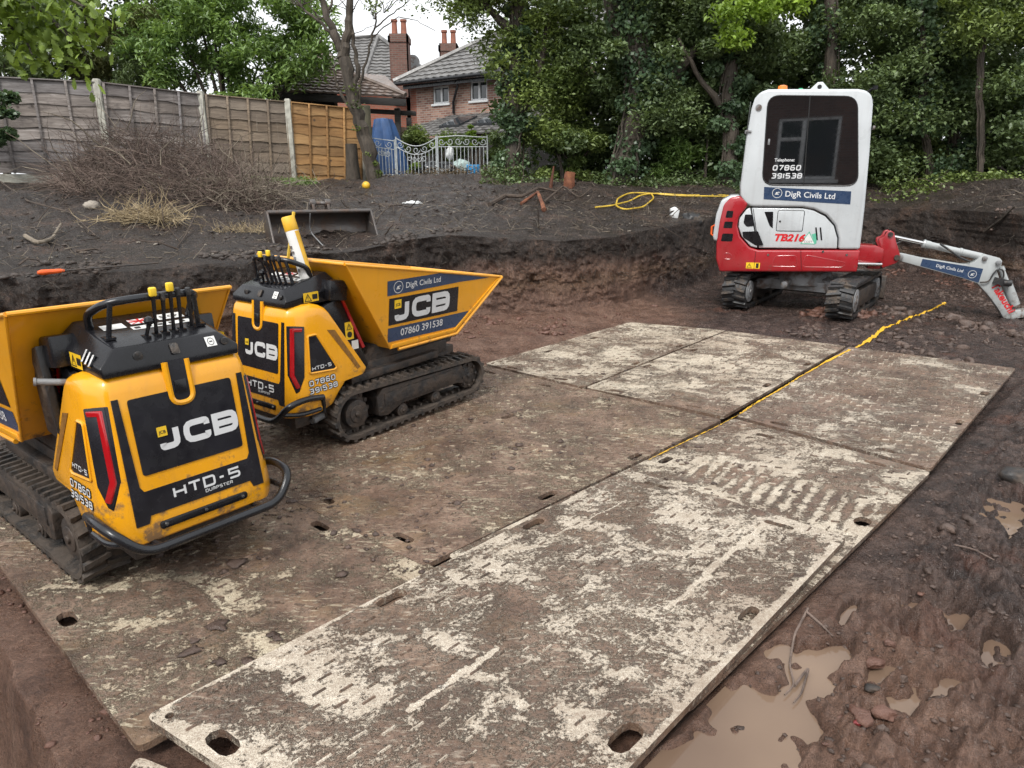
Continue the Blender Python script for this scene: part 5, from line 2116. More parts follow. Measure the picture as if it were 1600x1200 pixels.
    boom = [bz(*p) for p in [(315, 375), (340, 355), (400, 360), (575, 400), (980, 465), (1060, 462), (1110, 440), (1150, 405), (1200, 362), (1360, 405), (1385, 435), (1375, 480), (1330, 530), (1385, 720), (1470, 905), (1480, 1010), (1400, 1010), (1330, 890), (1230, 760), (1130, 655), (980, 605), (560, 490), (400, 445), (330, 425)]]
    b = B()
    b.prism(boom, lambda x, z, o: (x, YB + o, z), -0.06, 0.06)
    bm_ = b.build('boom', M['boomgrey'], root, bevel=0.006)

    def fbm_(x, z, o):
        return (x, YB - 0.06 - o, z)
    b = B()
    b.flat([bz(*p) for p in [(585, 412), (1192, 512), (1145, 652), (985, 600), (562, 482)]], fbm_, 0.0015)
    nb = b.build('firm_banner', M['navy'], bm_, smooth=False)
    p0, p1 = bz(718, 492), bz(985, 548)
    L = math.hypot(p1[0] - p0[0], p1[1] - p0[1])
    an = math.atan2(p1[1] - p0[1], p1[0] - p0[0])

    def ft(x, y, o):
        return fbm_(p0[0] + x * math.cos(an) - y * math.sin(an), p0[1] + x * math.sin(an) + y * math.cos(an), o)
    b = B()
    text_on(b, 'DigR Civils Ltd', ft, 0, 0.0, L, 0.003, 0.01)
    b.build('firm_name', M['letters'], nb, smooth=False)
    e = bz(1082, 566)
    navy_emblem(nb, fbm_, e[0], e[1], 0.042, 0.003)
    q0, q1 = bz(1262, 672), bz(1450, 960)
    L = math.hypot(q1[0] - q0[0], q1[1] - q0[1])
    an2 = math.atan2(q1[1] - q0[1], q1[0] - q0[0])
    b = B()
    text_on(b, 'Takeuchi', lambda x, y, o: fbm_(q0[0] + x * math.cos(an2) - y * math.sin(an2), q0[1] + x * math.sin(an2) + y * math.cos(an2), o), 0.01, 0.0, L * 0.98, 0.002, 0.03)
    b.build('maker_name', M['red_print'], bm_, smooth=False)
    b = B()
    for p, r_ in (((357, 395), 0.035), ((1205, 408), 0.026), ((1342, 452), 0.026)):
        x, z = bz(*p)
        b.cyl((x, YB - 0.09, z), (x, YB + 0.08, z), r_, n=20)
        b.cyl((x, YB - 0.095, z), (x, YB - 0.085, z), r_ * 0.55, n=14)
    b.build('boom_pins', M['greysteel'], bm_, bevel=0.002, kind='stuff')
    # rams
    a0, a1, a2 = bz(235, 180), bz(600, 262), bz(1190, 395)
    b = B()
    b.cyl((a0[0], YB, a0[1]), (a1[0] + 0.02, YB, a1[1]), 0.021, n=16)
    b.build('boom_ram_rod', M['chrome'], root)
    b = B()
    dirv = (Vector((a2[0], YB, a2[1])) - Vector((a1[0], YB, a1[1])))
    A1 = Vector((a1[0], YB, a1[1]))
    b.tube([A1, A1 + dirv * 0.03, A1 + dirv * 0.04, A1 + dirv * 0.12, A1 + dirv * 0.14, A1 + dirv * 0.62, A1 + dirv * 0.63, A1 + dirv * 0.66, A1 + dirv * 0.67, A1 + dirv], [0.045, 0.050, 0.043, 0.043, 0.038, 0.038, 0.046, 0.046, 0.040, 0.040], 16)
    b.build('boom_ram', M['boomgrey'], root)
    b = B()
    h = [bz(760, 262), bz(830, 310), bz(960, 400), bz(1060, 440)]
    b.tube([(x, YB - 0.075, z) for x, z in h], 0.012, 8)
    h = [bz(1150, 645), bz(1240, 640), bz(1280, 560), bz(1330, 510), bz(1385, 520), bz(1390, 600), bz(1330, 640)]
    b.tube(rounded([(x, YB - 0.09, z) for x, z in h], 0.04), 0.009, 8)
    x, z = bz(1370, 640)
    b.box((x, YB - 0.09, z), (0.16, 0.06, 0.07), Matrix.Rotation(R(12), 3, 'Y'))
    x, z = bz(1430, 650)
    b.cyl((x - 0.05, YB - 0.10, z), (x + 0.03, YB - 0.10, z), 0.035)
    b.build('boom_hoses', M['rubberb'], bm_, kind='stuff')
    s0, s1 = bz(1385, 500), bz(1530, 880)
    b = B()
    S0, S1 = Vector((s0[0], YB, s0[1])), Vector((s1[0], YB, s1[1]))
    b.tube([S0, S0.lerp(S1, .1), S0.lerp(S1, .11), S0.lerp(S1, .4), S0.lerp(S1, .42), S1], [0.035, 0.035, 0.03, 0.03, 0.052, 0.052], 16)
    b.build('arm_ram', M['boomgrey'], root)
    # arm and bucket folded at the far end, beyond the frame
    k0, k1 = bz(1440, 985), bz(1800, 900)
    b = B()
    b.prism([(k0[0] - 0.03, k0[1] - 0.05), (k0[0] + 0.02, k0[1] + 0.06), (k0[0] + 0.36, k0[1] + 0.12), (k0[0] + 0.40, k0[1] + 0.04)], lambda x, z, o: (x, YB + o, z), -0.05, 0.05)
    arm = b.build('dipper_arm', M['boomgrey'], root, bevel=0.008)
    b = B()
    bx, bz_ = k0[0] + 0.40, k0[1] + 0.06
    pr = [(0, 0.05), (0.10, 0.10), (0.26, 0.02), (0.30, -0.10), (0.22, -0.16), (0.24, -0.09), (0.22, 0.0), (0.10, 0.05), (0.02, 0.0)]
    b.prism([(bx + x, max(bz_ + z, 0.005)) for x, z in pr], lambda x, z, o: (x, YB + o, z), -0.2, 0.2)
    b.build('digging_bucket', M['bucket'], root, bevel=0.004)
    return root


make_digger()

# ditching bucket standing on the bank behind the second dumpster
def make_bucket():
    c0 = hit(505, 393)
    yb = 7.35
    A, Bp = at(426, 397, yb - 0.1), at(594, 386, yb + 0.45)
    L0, L1 = at(440, 332, yb + .12), at(558, 331, yb + .57)
    root = thing('ditching_bucket', 'wide empty steel digger bucket lying open on the bank', 'digger bucket', (A.x, A.y, A.z))
    W = (Bp - A).length
    d = (Bp - A)
    d.z = 0
    yawb = math.atan2(d.y, d.x)
    root.rotation_euler = (0, 0, yawb)
    H = L0.z - A.z
    # shell profile in (y back, z up): open towards the camera and down to the cutting edge
    pf = [(-0.10, 0.0), (0.10, 0.01), (0.26, 0.05), (0.37, 0.15), (0.40, 0.26), (0.36, H - 0.05), (0.27, H - 0.005), (0.20, H)]
    xa, xb = 0.02, W - 0.02
    b = B()
    th = 0.012
    vs = []
    for x in (xa, xb):
        for y, z in pf:
            vs.append((x, y, z))
    n = len(pf)
    me_f = [(i, i + 1, n + i + 1, n + i) for i in range(n - 1)]
    b.add(vs, me_f)
    vs2 = [(x, y + (0.012 if 1 else 0), z - 0.012 if i_ < 3 else z) for i_, (x, y, z) in enumerate(vs)]
    b.add([(x, y + 0.014, z + (-0.012 if y < 0.2 and z < 0.2 else 0.008)) for x, y, z in vs], [f[::-1] for f in me_f])
    b.build('shell', M['bucket'], root, ang=50)
    for x, sl in ((xa, 0.0), (xb, 0.0)):
        b = B()
        sp = [(0.20, H + 0.01), (-0.12, -0.005), (0.10, -0.01), (0.28, 0.03), (0.39, 0.13), (0.425, 0.26), (0.38, H - 0.04), (0.29, H + 0.01)]
        b.prism(sp, lambda y, z, o: (x + o, y, z), -0.009, 0.009)
        b.build('side_plate', M['bucket'], root, bevel=0.002)
    b = B()
    b.tube([(xa, 0.215, H), (xb, 0.215, H)], 0.022, 12)
    b.build('top_bar', M['bucket'], root)
    b = B()
    b.box((W / 2, -0.09, 0.0), (W - 0.02, 0.10, 0.016))
    b.build('cutting_edge', M['bucket'], root, bevel=0.003)
    b = B()
    b.tube(rounded([(W * 0.40, 0.20, H - 0.02), (W * 0.405, 0.34, 0.20), (W * 0.50, 0.10, 0.02), (W * 0.56, -0.08, 0.012)], 0.1, 6), 0.007, 6)
    b.build('weld_seam', M['greysteel'], root)
    for x in (W * 0.44, W * 0.58):
        b = B()
        b.prism([(0.20, H), (0.22, H + 0.07), (0.27, H + 0.12), (0.33, H + 0.10), (0.36, H - 0.02)], lambda y, z, o: (x + o, y, z), -0.014, 0.014)
        b.cyl((x - 0.03, 0.27, H + 0.085), (x + 0.03, 0.27, H + 0.085), 0.042)
        b.build('hanger_ear', M['bucket'], root, bevel=0.003)
    b = B()
    b.cyl((W * 0.41, 0.27, H + 0.085), (W * 0.61, 0.27, H + 0.085), 0.018)
    b.build('hanger_pin', M['greysteel'], root)
    return root


make_bucket()


# ------------------------------------------------------------ fence, gate, buildings
def wavy_board(L, h, th, rg, lap=0.012):
    """one sawn waney-edged board: x 0..L, top straight, lower edge uneven"""
    n = 9
    b = B()
    ph = rg.uniform(0, 6)
    low = [-0.014 * math.sin(ph + 1.7 * i) - 0.012 * rg.random() for i in range(n)]
    vs = []
    for i in range(n):
        x = L * i / (n - 1)
        vs += [(x, 0, low[i]), (x, -th, low[i]), (x, -th * 0.4, h), (x, 0, h)]
    fs = [(0, 1, 2, 3)[::-1], tuple(4 * (n - 1) + k for k in range(4))]
    for i in range(n - 1):
        for k in range(4):
            fs.append((i * 4 + k, i * 4 + (k + 1) % 4, i * 4 + 4 + (k + 1) % 4, i * 4 + 4 + k))
    b.add(vs, fs)
    return b


def make_fence():
    rg = random.Random(5)
    fence = thing('garden_fence', 'long timber panel fence with concrete posts, weathered grey except one orange panel', 'fence', (-8.7, 12.3, 1.4))
    loc = Vector((-8.7, 12.3, 1.4))
    posts = [(-13.0, 10.2, 3.20), (-10.6, 11.35, 3.16), (-8.93, 12.12, 3.13), (-7.14, 13.0, 3.13), (-5.79, 14.0, 3.05), (-4.45, 14.8, 3.00), (-3.13, 15.5, 2.93)]
    woods = ['wood_grey', 'wood_grey', 'wood_grey', 'wood_grey', 'wood_tan', 'wood_new']
    # the far left span is hidden by the frame edge; panels sit between posts
    for i, (x, y, zt) in enumerate(posts):
        zb = hz(x, y) - 0.3
        if i in (0,):
            continue
        lean = 0.02 if i in (3, 4) else 0.0
        b = B()
        top = zt + (0.07 if i < 6 else 0.0)
        vs = []
        for z, k in ((zb, 1), (top - 0.03, 1), (top, 0.75)):
            q = (z - zb) * -lean
            for dx, dy in ((-.055, -.055), (.055, -.055), (.055, .055), (-.055, .055)):
                vs.append((x + dx * k + q - loc.x, y - 0.03 + dy * k - loc.y, z - loc.z))
        fs = [(0, 3, 2, 1), (8, 9, 10, 11)]
        for r_ in (0, 4):
            for k in range(4):
                fs.append((r_ + k, r_ + (k + 1) % 4, r_ + 4 + (k + 1) % 4, r_ + 4 + k))
        b.add(vs, fs)
        b.build('fence_post', M['concrete'], fence, bevel=0.006)
    for i in range(len(posts) - 1):
        a, c = Vector(posts[i][:2]), Vector(posts[i + 1][:2])
        d = (c - a)
        L = d.length - 0.04
        an = math.atan2(d.y, d.x)
        d.normalize()
        z0, z1 = posts[i][2], posts[i + 1][2]
        base = min(hz(*a), hz(*c))
        drop = z1 - z0
        pan = thing_part('fence_panel', fence, Vector((a.x, a.y, z0)) + Vector((d.x, d.y, 0)) * 0.02 - loc, an, math.atan2(drop, L))
        H = 1.50 if i < 3 else 1.52
        rows = 8
        rh = H / rows
        for r_ in range(rows):
            b = wavy_board(L, rh + 0.022, 0.034, rg)
            o = b.build('board', M[woods[i]], pan, ang=30)
            o.location = (0, -0.002 * 1 + rg.uniform(-0.004, 0.004), -H + rh * r_ + rg.uniform(-0.006, 0.006))
            o.rotation_euler = (0, rg.uniform(-0.004, 0.004), 0)
        for k in range(5):
            b = B()
            x = 0.02 + (L - 0.04) * k / 4
            b.box((x, -0.048, -H / 2), (0.038, 0.024, H + 0.01))
            b.build('batten', M[woods[i]], pan, bevel=0.003)
        b = B()
        b.box((L / 2, -0.02, 0.012), (L, 0.075, 0.02))
        b.build('capping', M[woods[i]], pan, bevel=0.003)
        b = B()
        b.box((L / 2, -0.01, -H - 0.17), (L, 0.045, 0.32))
        b.build('gravel_board', M['concrete'] if i < 3 else M['wood_green'], pan, bevel=0.004)
    return fence


def thing_part(name, parent, loc, rz, ry=0):
    o = bpy.data.objects.new(name, None)
    o.empty_display_size = 0.1
    COL.objects.link(o)
    o.parent = parent
    o.location = loc
    o.rotation_euler = (0, -ry, rz)
    return o


make_fence()

# mossy gate post and dark stump beside it
p = at(578, 275, 15.3)
b = B()
b.prism(circle(0, 0, 0.085, 14), lambda x, y, o: (p.x + x, p.y + y, o), 1.3, 3.0)
tag(b.build('gate_post', M['wood_green'], bevel=0.01), 'round mossy timber post between the orange fence panel and the white gate', 'post')


def scroll(b, c, r, turns, a0, sgn, ex, rad=0.008):
    pts = []
    n = 16
    for i in range(n + 1):
        t = i / n
        a = a0 + sgn * t * turns * 2 * math.pi
        rr = r * (1 - 0.75 * t)
        pts.append(Vector(c) + ex * (rr * math.cos(a)) + Vector((0, 0, rr * math.sin(a))))
    b.tube(pts, rad, 5)


def gate_leaf(label, pa, pb, ztop, curve, nb=11, group='white wrought iron gate leaves'):
    A, Bv = Vector(pa), Vector(pb)
    root = thing('iron_gate', label, 'gate', A, 0, group)
    d = Bv - A
    d.z = 0
    L = d.length
    ex = d.normalized()
    zb = 0.06
    H = ztop
    b = B()
    n = 14
    top = [ex * (L * i / n) + Vector((0, 0, H + curve(i / n))) for i in range(n + 1)]
    b.tube(top, 0.011, 6)
    low = [ex * (L * i / n) + Vector((0, 0, H - 0.17 + (curve(i / n) if curve(0.5) < 0 else 0))) for i in range(n + 1)]
    b.tube(low, 0.009, 6)
    b.tube([Vector((0, 0, zb)), ex * L + Vector((0, 0, zb))], 0.011, 6)
    for t in (0, 1):
        b.tube([ex * (L * t) + Vector((0, 0, 0)), ex * (L * t) + Vector((0, 0, H + curve(t) + 0.03))], 0.016, 6)
    b.build('gate_frame', M['gatewhite'], root)
    for i in range(1, nb):
        t = i / nb
        b = B()
        b.tube([ex * (L * t) + Vector((0, 0, zb)), ex * (L * t) + Vector((0, 0, H - 0.17 + (curve(t) if curve(0.5) < 0 else 0)))], 0.008, 5)
        b.build('bar', M['gatewhite'], root)
    ns = max(2, int(L / 0.17))
    for i in range(ns):
        t = (i + 0.5) / ns
        c = ex * (L * t) + Vector((0, 0, H - 0.085 + (curve(t) if curve(0.5) < 0 else curve(t) * 0.5)))
        b = B()
        scroll(b, c, 0.075, 1.2, math.pi * (i % 2), 1 if i % 2 else -1, ex)
        b.build('scroll', M['gatewhite'], root)
    if curve(0.5) < 0:
        for i in range(4):
            t = 0.32 + 0.12 * i
            c = ex * (L * t) + Vector((0, 0, H - 0.27 + curve(t)))
            b = B()
            scroll(b, c, 0.06, 1.1, math.pi * (i % 2) + 1, 1 if i % 2 else -1, ex)
            b.build('scroll', M['gatewhite'], root)


g0, g1, g2, g3 = at(584, 278, 15.4), at(619, 278, 15.4), at(683, 280, 15.3), at(762, 277, 15.3)
gate_leaf('narrow leaf of the white iron gate, in front of the blue tarpaulin', g0, g1, 0.80, lambda t: 0.0 - 0.06 * t + 0.001, 7)
gate_leaf('middle leaf of the white iron gate, its top dipping down in a curve', g1 + Vector((0.03, 0, 0)), g2, 0.80, lambda t: -0.16 * math.sin(math.pi * t) + 0.0, 11)
gate_leaf('white iron gate leaf nearest the ivy trunk, its top rising in a curve', g2 + Vector((0.03, 0, 0)), g3, 0.82, lambda t: 0.05 * math.sin(math.pi * min(1, t * 1.0)) ** 2 * (1 - t) + 0.02, 13)

# blue tarpaulin over something tall, bags and a box behind the gate
def make_tarp():
    c = at(603, 280, 16.3)
    h = at(600, 186, 16.3).z - c.z + 0.1
    b = B()
    n, m = 28, 10
    vs = []
    for j in range(m + 1):
        t = j / m
        for i in range(n):
            a = 2 * math.pi * i / n
            r = (0.14 + 0.22 * t ** 0.8) * (1 + 0.16 * math.sin(a * 5 + 2 * t) + 0.08 * math.sin(a * 11))
            vs.append((c.x + r * 1.25 * math.cos(a) + 0.10 * t, c.y + r * math.sin(a), c.z - 0.1 + h * (1 - t)))
    vs.append((c.x, c.y, c.z + h - 0.08))
    fs = [(j * n + i, j * n + (i + 1) % n, (j + 1) * n + (i + 1) % n, (j + 1) * n + i) for j in range(m) for i in range(n)]
    fs += [(i, (i + 1) % n, len(vs) - 1) for i in range(n)]
    b.add(vs, fs)
    tag(b.build('tarpaulin', M['tarp']), 'blue tarpaulin draped over something tall behind the gate', 'tarpaulin')


make_tarp()


def lump(name, label, cat, c, r, mat, seed=1, sub=3, amp=0.3, sc=(1, 1, 1), freq=2.0):
    rg = random.Random(seed)
    me = bpy.data.meshes.new(name)
    bm = bmesh.new()
    bmesh.ops.create_icosphere(bm, subdivisions=sub, radius=1)
    from mathutils import noise as mn
    for v in bm.verts:
        k = 1 + amp * mn.noise(v.co * freq + Vector((seed * 7.3, 0, 0))) + amp * 0.4 * mn.noise(v.co * freq * 2.7)
        v.co = Vector((v.co.x * sc[0], v.co.y * sc[1], v.co.z * sc[2])) * r * k
    bm.to_mesh(me)
    bm.free()
    o = link(name, me, mat, None, True, 60)
    o.location = c
    if label:
        tag(o, label, cat)
    return o


p = at(690, 268, 16.0)
lump('rubbish_bag', 'low pile of black plastic bags behind the gate', 'bags', (p.x, p.y, p.z), 0.5, M['binbag'], 3, 4, 0.35, (1.1, 0.6, 0.42), 3)
p = at(722, 262, 15.9)
lump('plastic_sack', 'pale greenish plastic sack beside the blue box behind the gate', 'sack', (p.x, p.y, p.z + 0.03), 0.16, M['clearbag'], 5, 3, 0.35, (1.1, 0.8, 0.9), 3)
p = at(740, 270, 15.9)
b = B()
b.prism([(-.13, 0), (.13, 0), (.15, .2), (-.15, .2)], lambda x, z, o: (p.x + x, p.y + o, p.z - 0.03 + z), -0.12, 0.12)
bx = b.build('blue_box', M['bluebox'], bevel=0.012)
tag(bx, 'bright blue plastic box behind the white gate', 'box')
p = at(703, 240, 16.1)
lump('white_bird_bath', 'small white garden ornament seen through the gate', 'ornament', (p.x, p.y, p.z), 0.12, M['foam'], 8, 3, 0.4, (0.7, 0.7, 1.2), 2)


# ---- tiled roofs: courses of overlapping tiles, each course a real step
def roof_plane(name, corners, ncourse, mat, parent, tile_w=0.33, roll=0.03):
    """corners: eave-left, eave-right, ridge-right, ridge-left; pan-tiled surface"""
    e0, e1, r1, r0 = [Vector(c) for c in corners]
    nrm = (e1 - e0).cross(r0 - e0)
    if nrm.length < 1e-6:
        nrm = (e1 - e0).cross(r1 - e0)
    nrm.normalize()
    if nrm.z < 0:
        nrm = -nrm
    ex = (e1 - e0).normalized()
    b = B()
    org = e0
    for j in range(ncourse):
        t0, t1 = j / ncourse, (j + 1) / ncourse
        a0, a1 = e0.lerp(r0, t0), e1.lerp(r1, t0)
        c0, c1 = e0.lerp(r0, t1), e1.lerp(r1, t1)
        L = (a1 - a0).length
        n = max(2, int(L / tile_w) * 4)
        vs = []
        for i in range(n + 1):
            s = i / n
            q0, q1 = a0.lerp(a1, s), c0.lerp(c1, s)
            w = roll * (0.5 + 0.5 * math.cos(((q0 - org).dot(ex)) / tile_w * 2 * math.pi)) ** 2
            w1 = roll * (0.5 + 0.5 * math.cos(((q1 - org).dot(ex)) / tile_w * 2 * math.pi)) ** 2
            vs += [q0 + nrm * (0.0 + w * 0.4), q0 + nrm * (0.045 + w), q1 + nrm * (0.006 + w1)]
        fs = []
        for i in range(n):
            k = i * 3
            fs += [(k, k + 3, k + 4, k + 1), (k + 1, k + 4, k + 5, k + 2)]
        b.add(vs, fs)
    o = b.build(name, mat, parent, ang=40)
    o['kind'] = 'stuff'
    return o


def wall_with_holes(name, fr, w, h, holes, mat, parent, depth=0.12):
    """fr(x, z, o) maps the wall plane; holes are rectangles"""
    b = B()
    loops = [rect(0, 0, w, h)] + [rect(*q) for q in holes]
    pts = [p for l in loops for p in l]
    tris = tessellate_polygon([[Vector((x, z, 0)) for x, z in l] for l in loops])
    b.add([fr(x, z, 0) for x, z in pts], [tuple(t) for t in tris])
    b.add([fr(x, z, -0.3) for x, z in pts], [tuple(t)[::-1] for t in tris])
    for q in loops:
        n = len(q)
        b.add([fr(x, z, 0) for x, z in q] + [fr(x, z, -0.3) for x, z in q], [(i, (i + 1) % n, n + (i + 1) % n, n + i) for i in range(n)])
    return b.build(name, mat, parent, smooth=False)


def window_in(parent, fr, x0, z0, x1, z1, split=2, top=0.0):
    f = 0.06
    b = B()
    for a in (rect(x0, z0, x1, z0 + f), rect(x0, z1 - f, x1, z1), rect(x0, z0 + f, x0 + f, z1 - f), rect(x1 - f, z0 + f, x1, z1 - f)):
        b.prism(a, fr, -0.10, -0.03)
    for k in range(1, split):
        xm = x0 + (x1 - x0) * k / split
        b.prism(rect(xm - 0.04, z0 + f, xm + 0.04, z1 - f), fr, -0.10, -0.028)
    win = b.build('window_frame', M['upvc'], parent, bevel=0.006)
    w = (x1 - x0 - f) / split
    for k in range(split):
        b = B()
        b.prism(rect(x0 + f + w * k, z0 + f, x0 + w * (k + 1), z1 - f), fr, -0.08, -0.07)
        b.build('pane', M['houseglass'], win, smooth=False)
    b = B()
    b.prism(rect(x0 - 0.06, z0 - 0.07, x1 + 0.06, z0), fr, -0.05, 0.05)
    b.build('sill', M['upvc'], win, bevel=0.008)
    return win


def brick_frame(parent, o, ex, ez=Vector((0, 0, 1))):
    """object-space wall: build flat in X-Y so that the brick pattern runs true, then stand it up"""
    pass


def stand(obj, org, ex, nrm):
    """obj was built in its own X (along), Y (up), Z (out); stand it at org"""
    m = Matrix((ex, Vector((0, 0, 1)), nrm)).transposed().to_4x4()
    m.translation = org
    obj.matrix_basis = m
    return obj


def LX(x, z, o):
    return (x, z, o)


def chimney(parent, c, w, d, z0, z1, pots=2):
    """square brick stack with corbelled head and clay pots"""
    ch = None
    for i, (o, ex, nrm, ww) in enumerate(((Vector((-w / 2, -d / 2, 0)), Vector((1, 0, 0)), Vector((0, -1, 0)), w), (Vector((-w / 2, d / 2, 0)), Vector((0, -1, 0)), Vector((-1, 0, 0)), d),
                                          (Vector((w / 2, -d / 2, 0)), Vector((0, 1, 0)), Vector((1, 0, 0)), d))):
        b = B()
        b.prism(rect(0, 0, ww, z1 - z0), LX, -0.05, 0.0)
        b.prism(rect(-0.04, z1 - z0 - 0.30, ww + 0.04, z1 - z0 - 0.08), LX, -0.05, 0.04)
        q = b.build('chimney_face' if ch else 'chimney', M['brick_dark'], ch or parent, smooth=False)
        if ch is None:
            ch = q
            stand(q, Vector(c) + o + Vector((0, 0, z0)), ex, nrm)
            base = q.matrix_basis.copy()
        else:
            stand(q, Vector(c) + o + Vector((0, 0, z0)), ex, nrm)
            q.matrix_basis = base.inverted() @ q.matrix_basis
    for k in range(pots):
        b = B()
        x = -w / 2 + w * (k + 0.5) / pots
        P0 = Vector(c) + Vector((x, 0, z1 - 0.05))
        b.tube([P0 + Vector((0, 0, s)) for s in (0, 0.05, 0.5, 0.52, 0.60)], [0.15, 0.12, 0.10, 0.13, 0.13], 14)
        o = b.build('chimney_pot', M['terracotta'], ch)
        o.matrix_basis = base.inverted()


def make_house_right():
    Y0 = 27.0
    cL = at(643, 205, Y0)           # left corner
    cR = at(830, 205, Y0 - 3.2)
    ex = Vector((cR.x - cL.x, cR.y - cL.y, 0))
    ex.normalize()
    nrm = Vector((ex.y, -ex.x, 0))
    if nrm.y > 0:
        nrm = -nrm
    z0 = 0.6
    zt = at(643, 131, Y0).z
    root = thing('brick_house', 'brick house with white windows and a lean-to roof, half hidden by the ivy trunk', 'house', (cL.x, cL.y, z0))
    W, H = 7.5, zt - z0
    org = Vector((0, 0, 0))

    def inv(px, py):
        d = ray(px, py)
        p0 = Vector((cL.x, cL.y, 0))
        t = (p0.x * nrm.x + p0.y * nrm.y) / (d.x * nrm.x + d.y * nrm.y)
        P = Vector((d.x * t, d.y * t, CAM_H + d.z * t))
        return (Vector((P.x - cL.x, P.y - cL.y, 0)).dot(ex), P.z - z0)
    w1a, w1b = inv(677, 163), inv(701, 133)
    w2a, w2b = inv(735, 158), inv(761, 124)
    holes = [(w1a[0], w1a[1], w1b[0], w1b[1]), (w2a[0], w2a[1], w2b[0], w2b[1])]
    wall = wall_with_holes('wall', LX, W, H, holes, M['brick'], root)
    stand(wall, org, ex, nrm)
    for q in holes:
        window_in(wall, LX, *q, split=2)
    # flank wall going back on the left
    b = B()
    b.prism(rect(0, 0, 7, H), LX, -0.3, 0.0)
    w2 = b.build('side_wall', M['brick_red'], root, smooth=False)
    stand(w2, org - nrm * 7.0, nrm, -ex)
    # roof: eave along the front, hip rising to the right
    e0 = Vector((0, 0, H)) - ex * 0.35 + nrm * 0.45
    e1 = ex * (W + 0.3) + nrm * 0.45 + Vector((0, 0, H))
    r0 = ex * 3.7 - nrm * 3.6 + Vector((0, 0, H + 2.55))
    r1 = ex * (W + 0.3) - nrm * 3.6 + Vector((0, 0, H + 2.55))
    roof = roof_plane('roof', (e0, e1, r1, r0), 15, M['tile'], root)
    k0 = e0 - nrm * 8.0
    roof_plane('roof', (k0, e0, r0, r0 + Vector((0, 0, 0.001))), 15, M['tile'], root)
    b = B()
    b.tube([e0 + Vector((0, 0, .05)), r0 + Vector((0, 0, .08)), r1 + Vector((0, 0, .08))], 0.11, 6)
    b.build('ridge_tiles', M['tile'], root)
    b = B()
    b.tube([e0 + nrm * 0.06 - Vector((0, 0, .05)), e1 + nrm * 0.06 - Vector((0, 0, .05))], 0.07, 8)
    b.prism([(0, 0), (W, 0), (W, 0.2), (0, 0.2)], lambda x, z, o: ex * x + nrm * (0.30 + o) + Vector((0, 0, H - 0.22 + z)), 0, 0.05)
    b.build('gutter', M['black'], root)
    d0 = inv(721, 131)
    d1 = inv(711, 178)
    b = B()
    q = lambda x, z, o=0.08: ex * x + nrm * o + Vector((0, 0, z))
    b.tube([q(d0[0], H - 0.1, 0.4), q(d0[0], H - 0.25, 0.2), q(d1[0], H - 0.75), q(d1[0], d1[1])], 0.045, 8)
    b.build('drainpipe', M['black'], root)
    cc = at(702, 95, Y0 + 5) - Vector((cL.x, cL.y, z0))
    chimney(root, Vector((cc.x, cc.y, 0)), 0.75, 0.75, H + 0.3, at(702, 70, Y0 + 5).z - z0)
    # lean-to with skylights in front
    za = inv(665, 206)[1]
    zb = inv(700, 181)[1]
    f0 = ex * inv(668, 206)[0] + nrm * 2.4 + Vector((0, 0, za - 0.35))
    f1 = ex * (W + 1) + nrm * 2.4 + Vector((0, 0, za - 0.35))
    h0 = ex * inv(708, 180)[0] + Vector((0, 0, zb))
    h1 = ex * (W + 1) + Vector((0, 0, zb))
    roof_plane('lean_to_roof', (f0, f1, h1, h0), 9, M['tile'], root)
    nn = (f1 - f0).cross(h0 - f0).normalized()
    if nn.z < 0:
        nn = -nn
    for u0 in (0.8, 2.2):
        b = B()
        base = h0 + (h1 - h0).normalized() * u0
        dn = (f1 - h1).normalized()
        vs = [base + dn * 0.7 + nn * 0.1, base + (h1 - h0).normalized() * 0.85 + dn * 0.7 + nn * 0.1, base + (h1 - h0).normalized() * 0.85 + dn * 1.7 + nn * 0.1, base + dn * 1.7 + nn * 0.1]
        b.add(vs + [v - nn * 0.08 for v in vs], [(0, 1, 2, 3), (4, 7, 6, 5), (0, 4, 5, 1), (1, 5, 6, 2), (2, 6, 7, 3), (3, 7, 4, 0)])
        b.build('skylight', M['houseglass'], root, smooth=False)
    b = B()
    b.prism([(0, 0), (W, 0), (W, za - 0.4), (0, za - 0.4)], lambda x, z, o: ex * (x + inv(668, 206)[0] + 0.2) + nrm * (2.1 + o) + Vector((0, 0, z)), 0, 0.1)
    b.build('lean_to_wall', M['wood_dark'], root, smooth=False)


make_house_right()


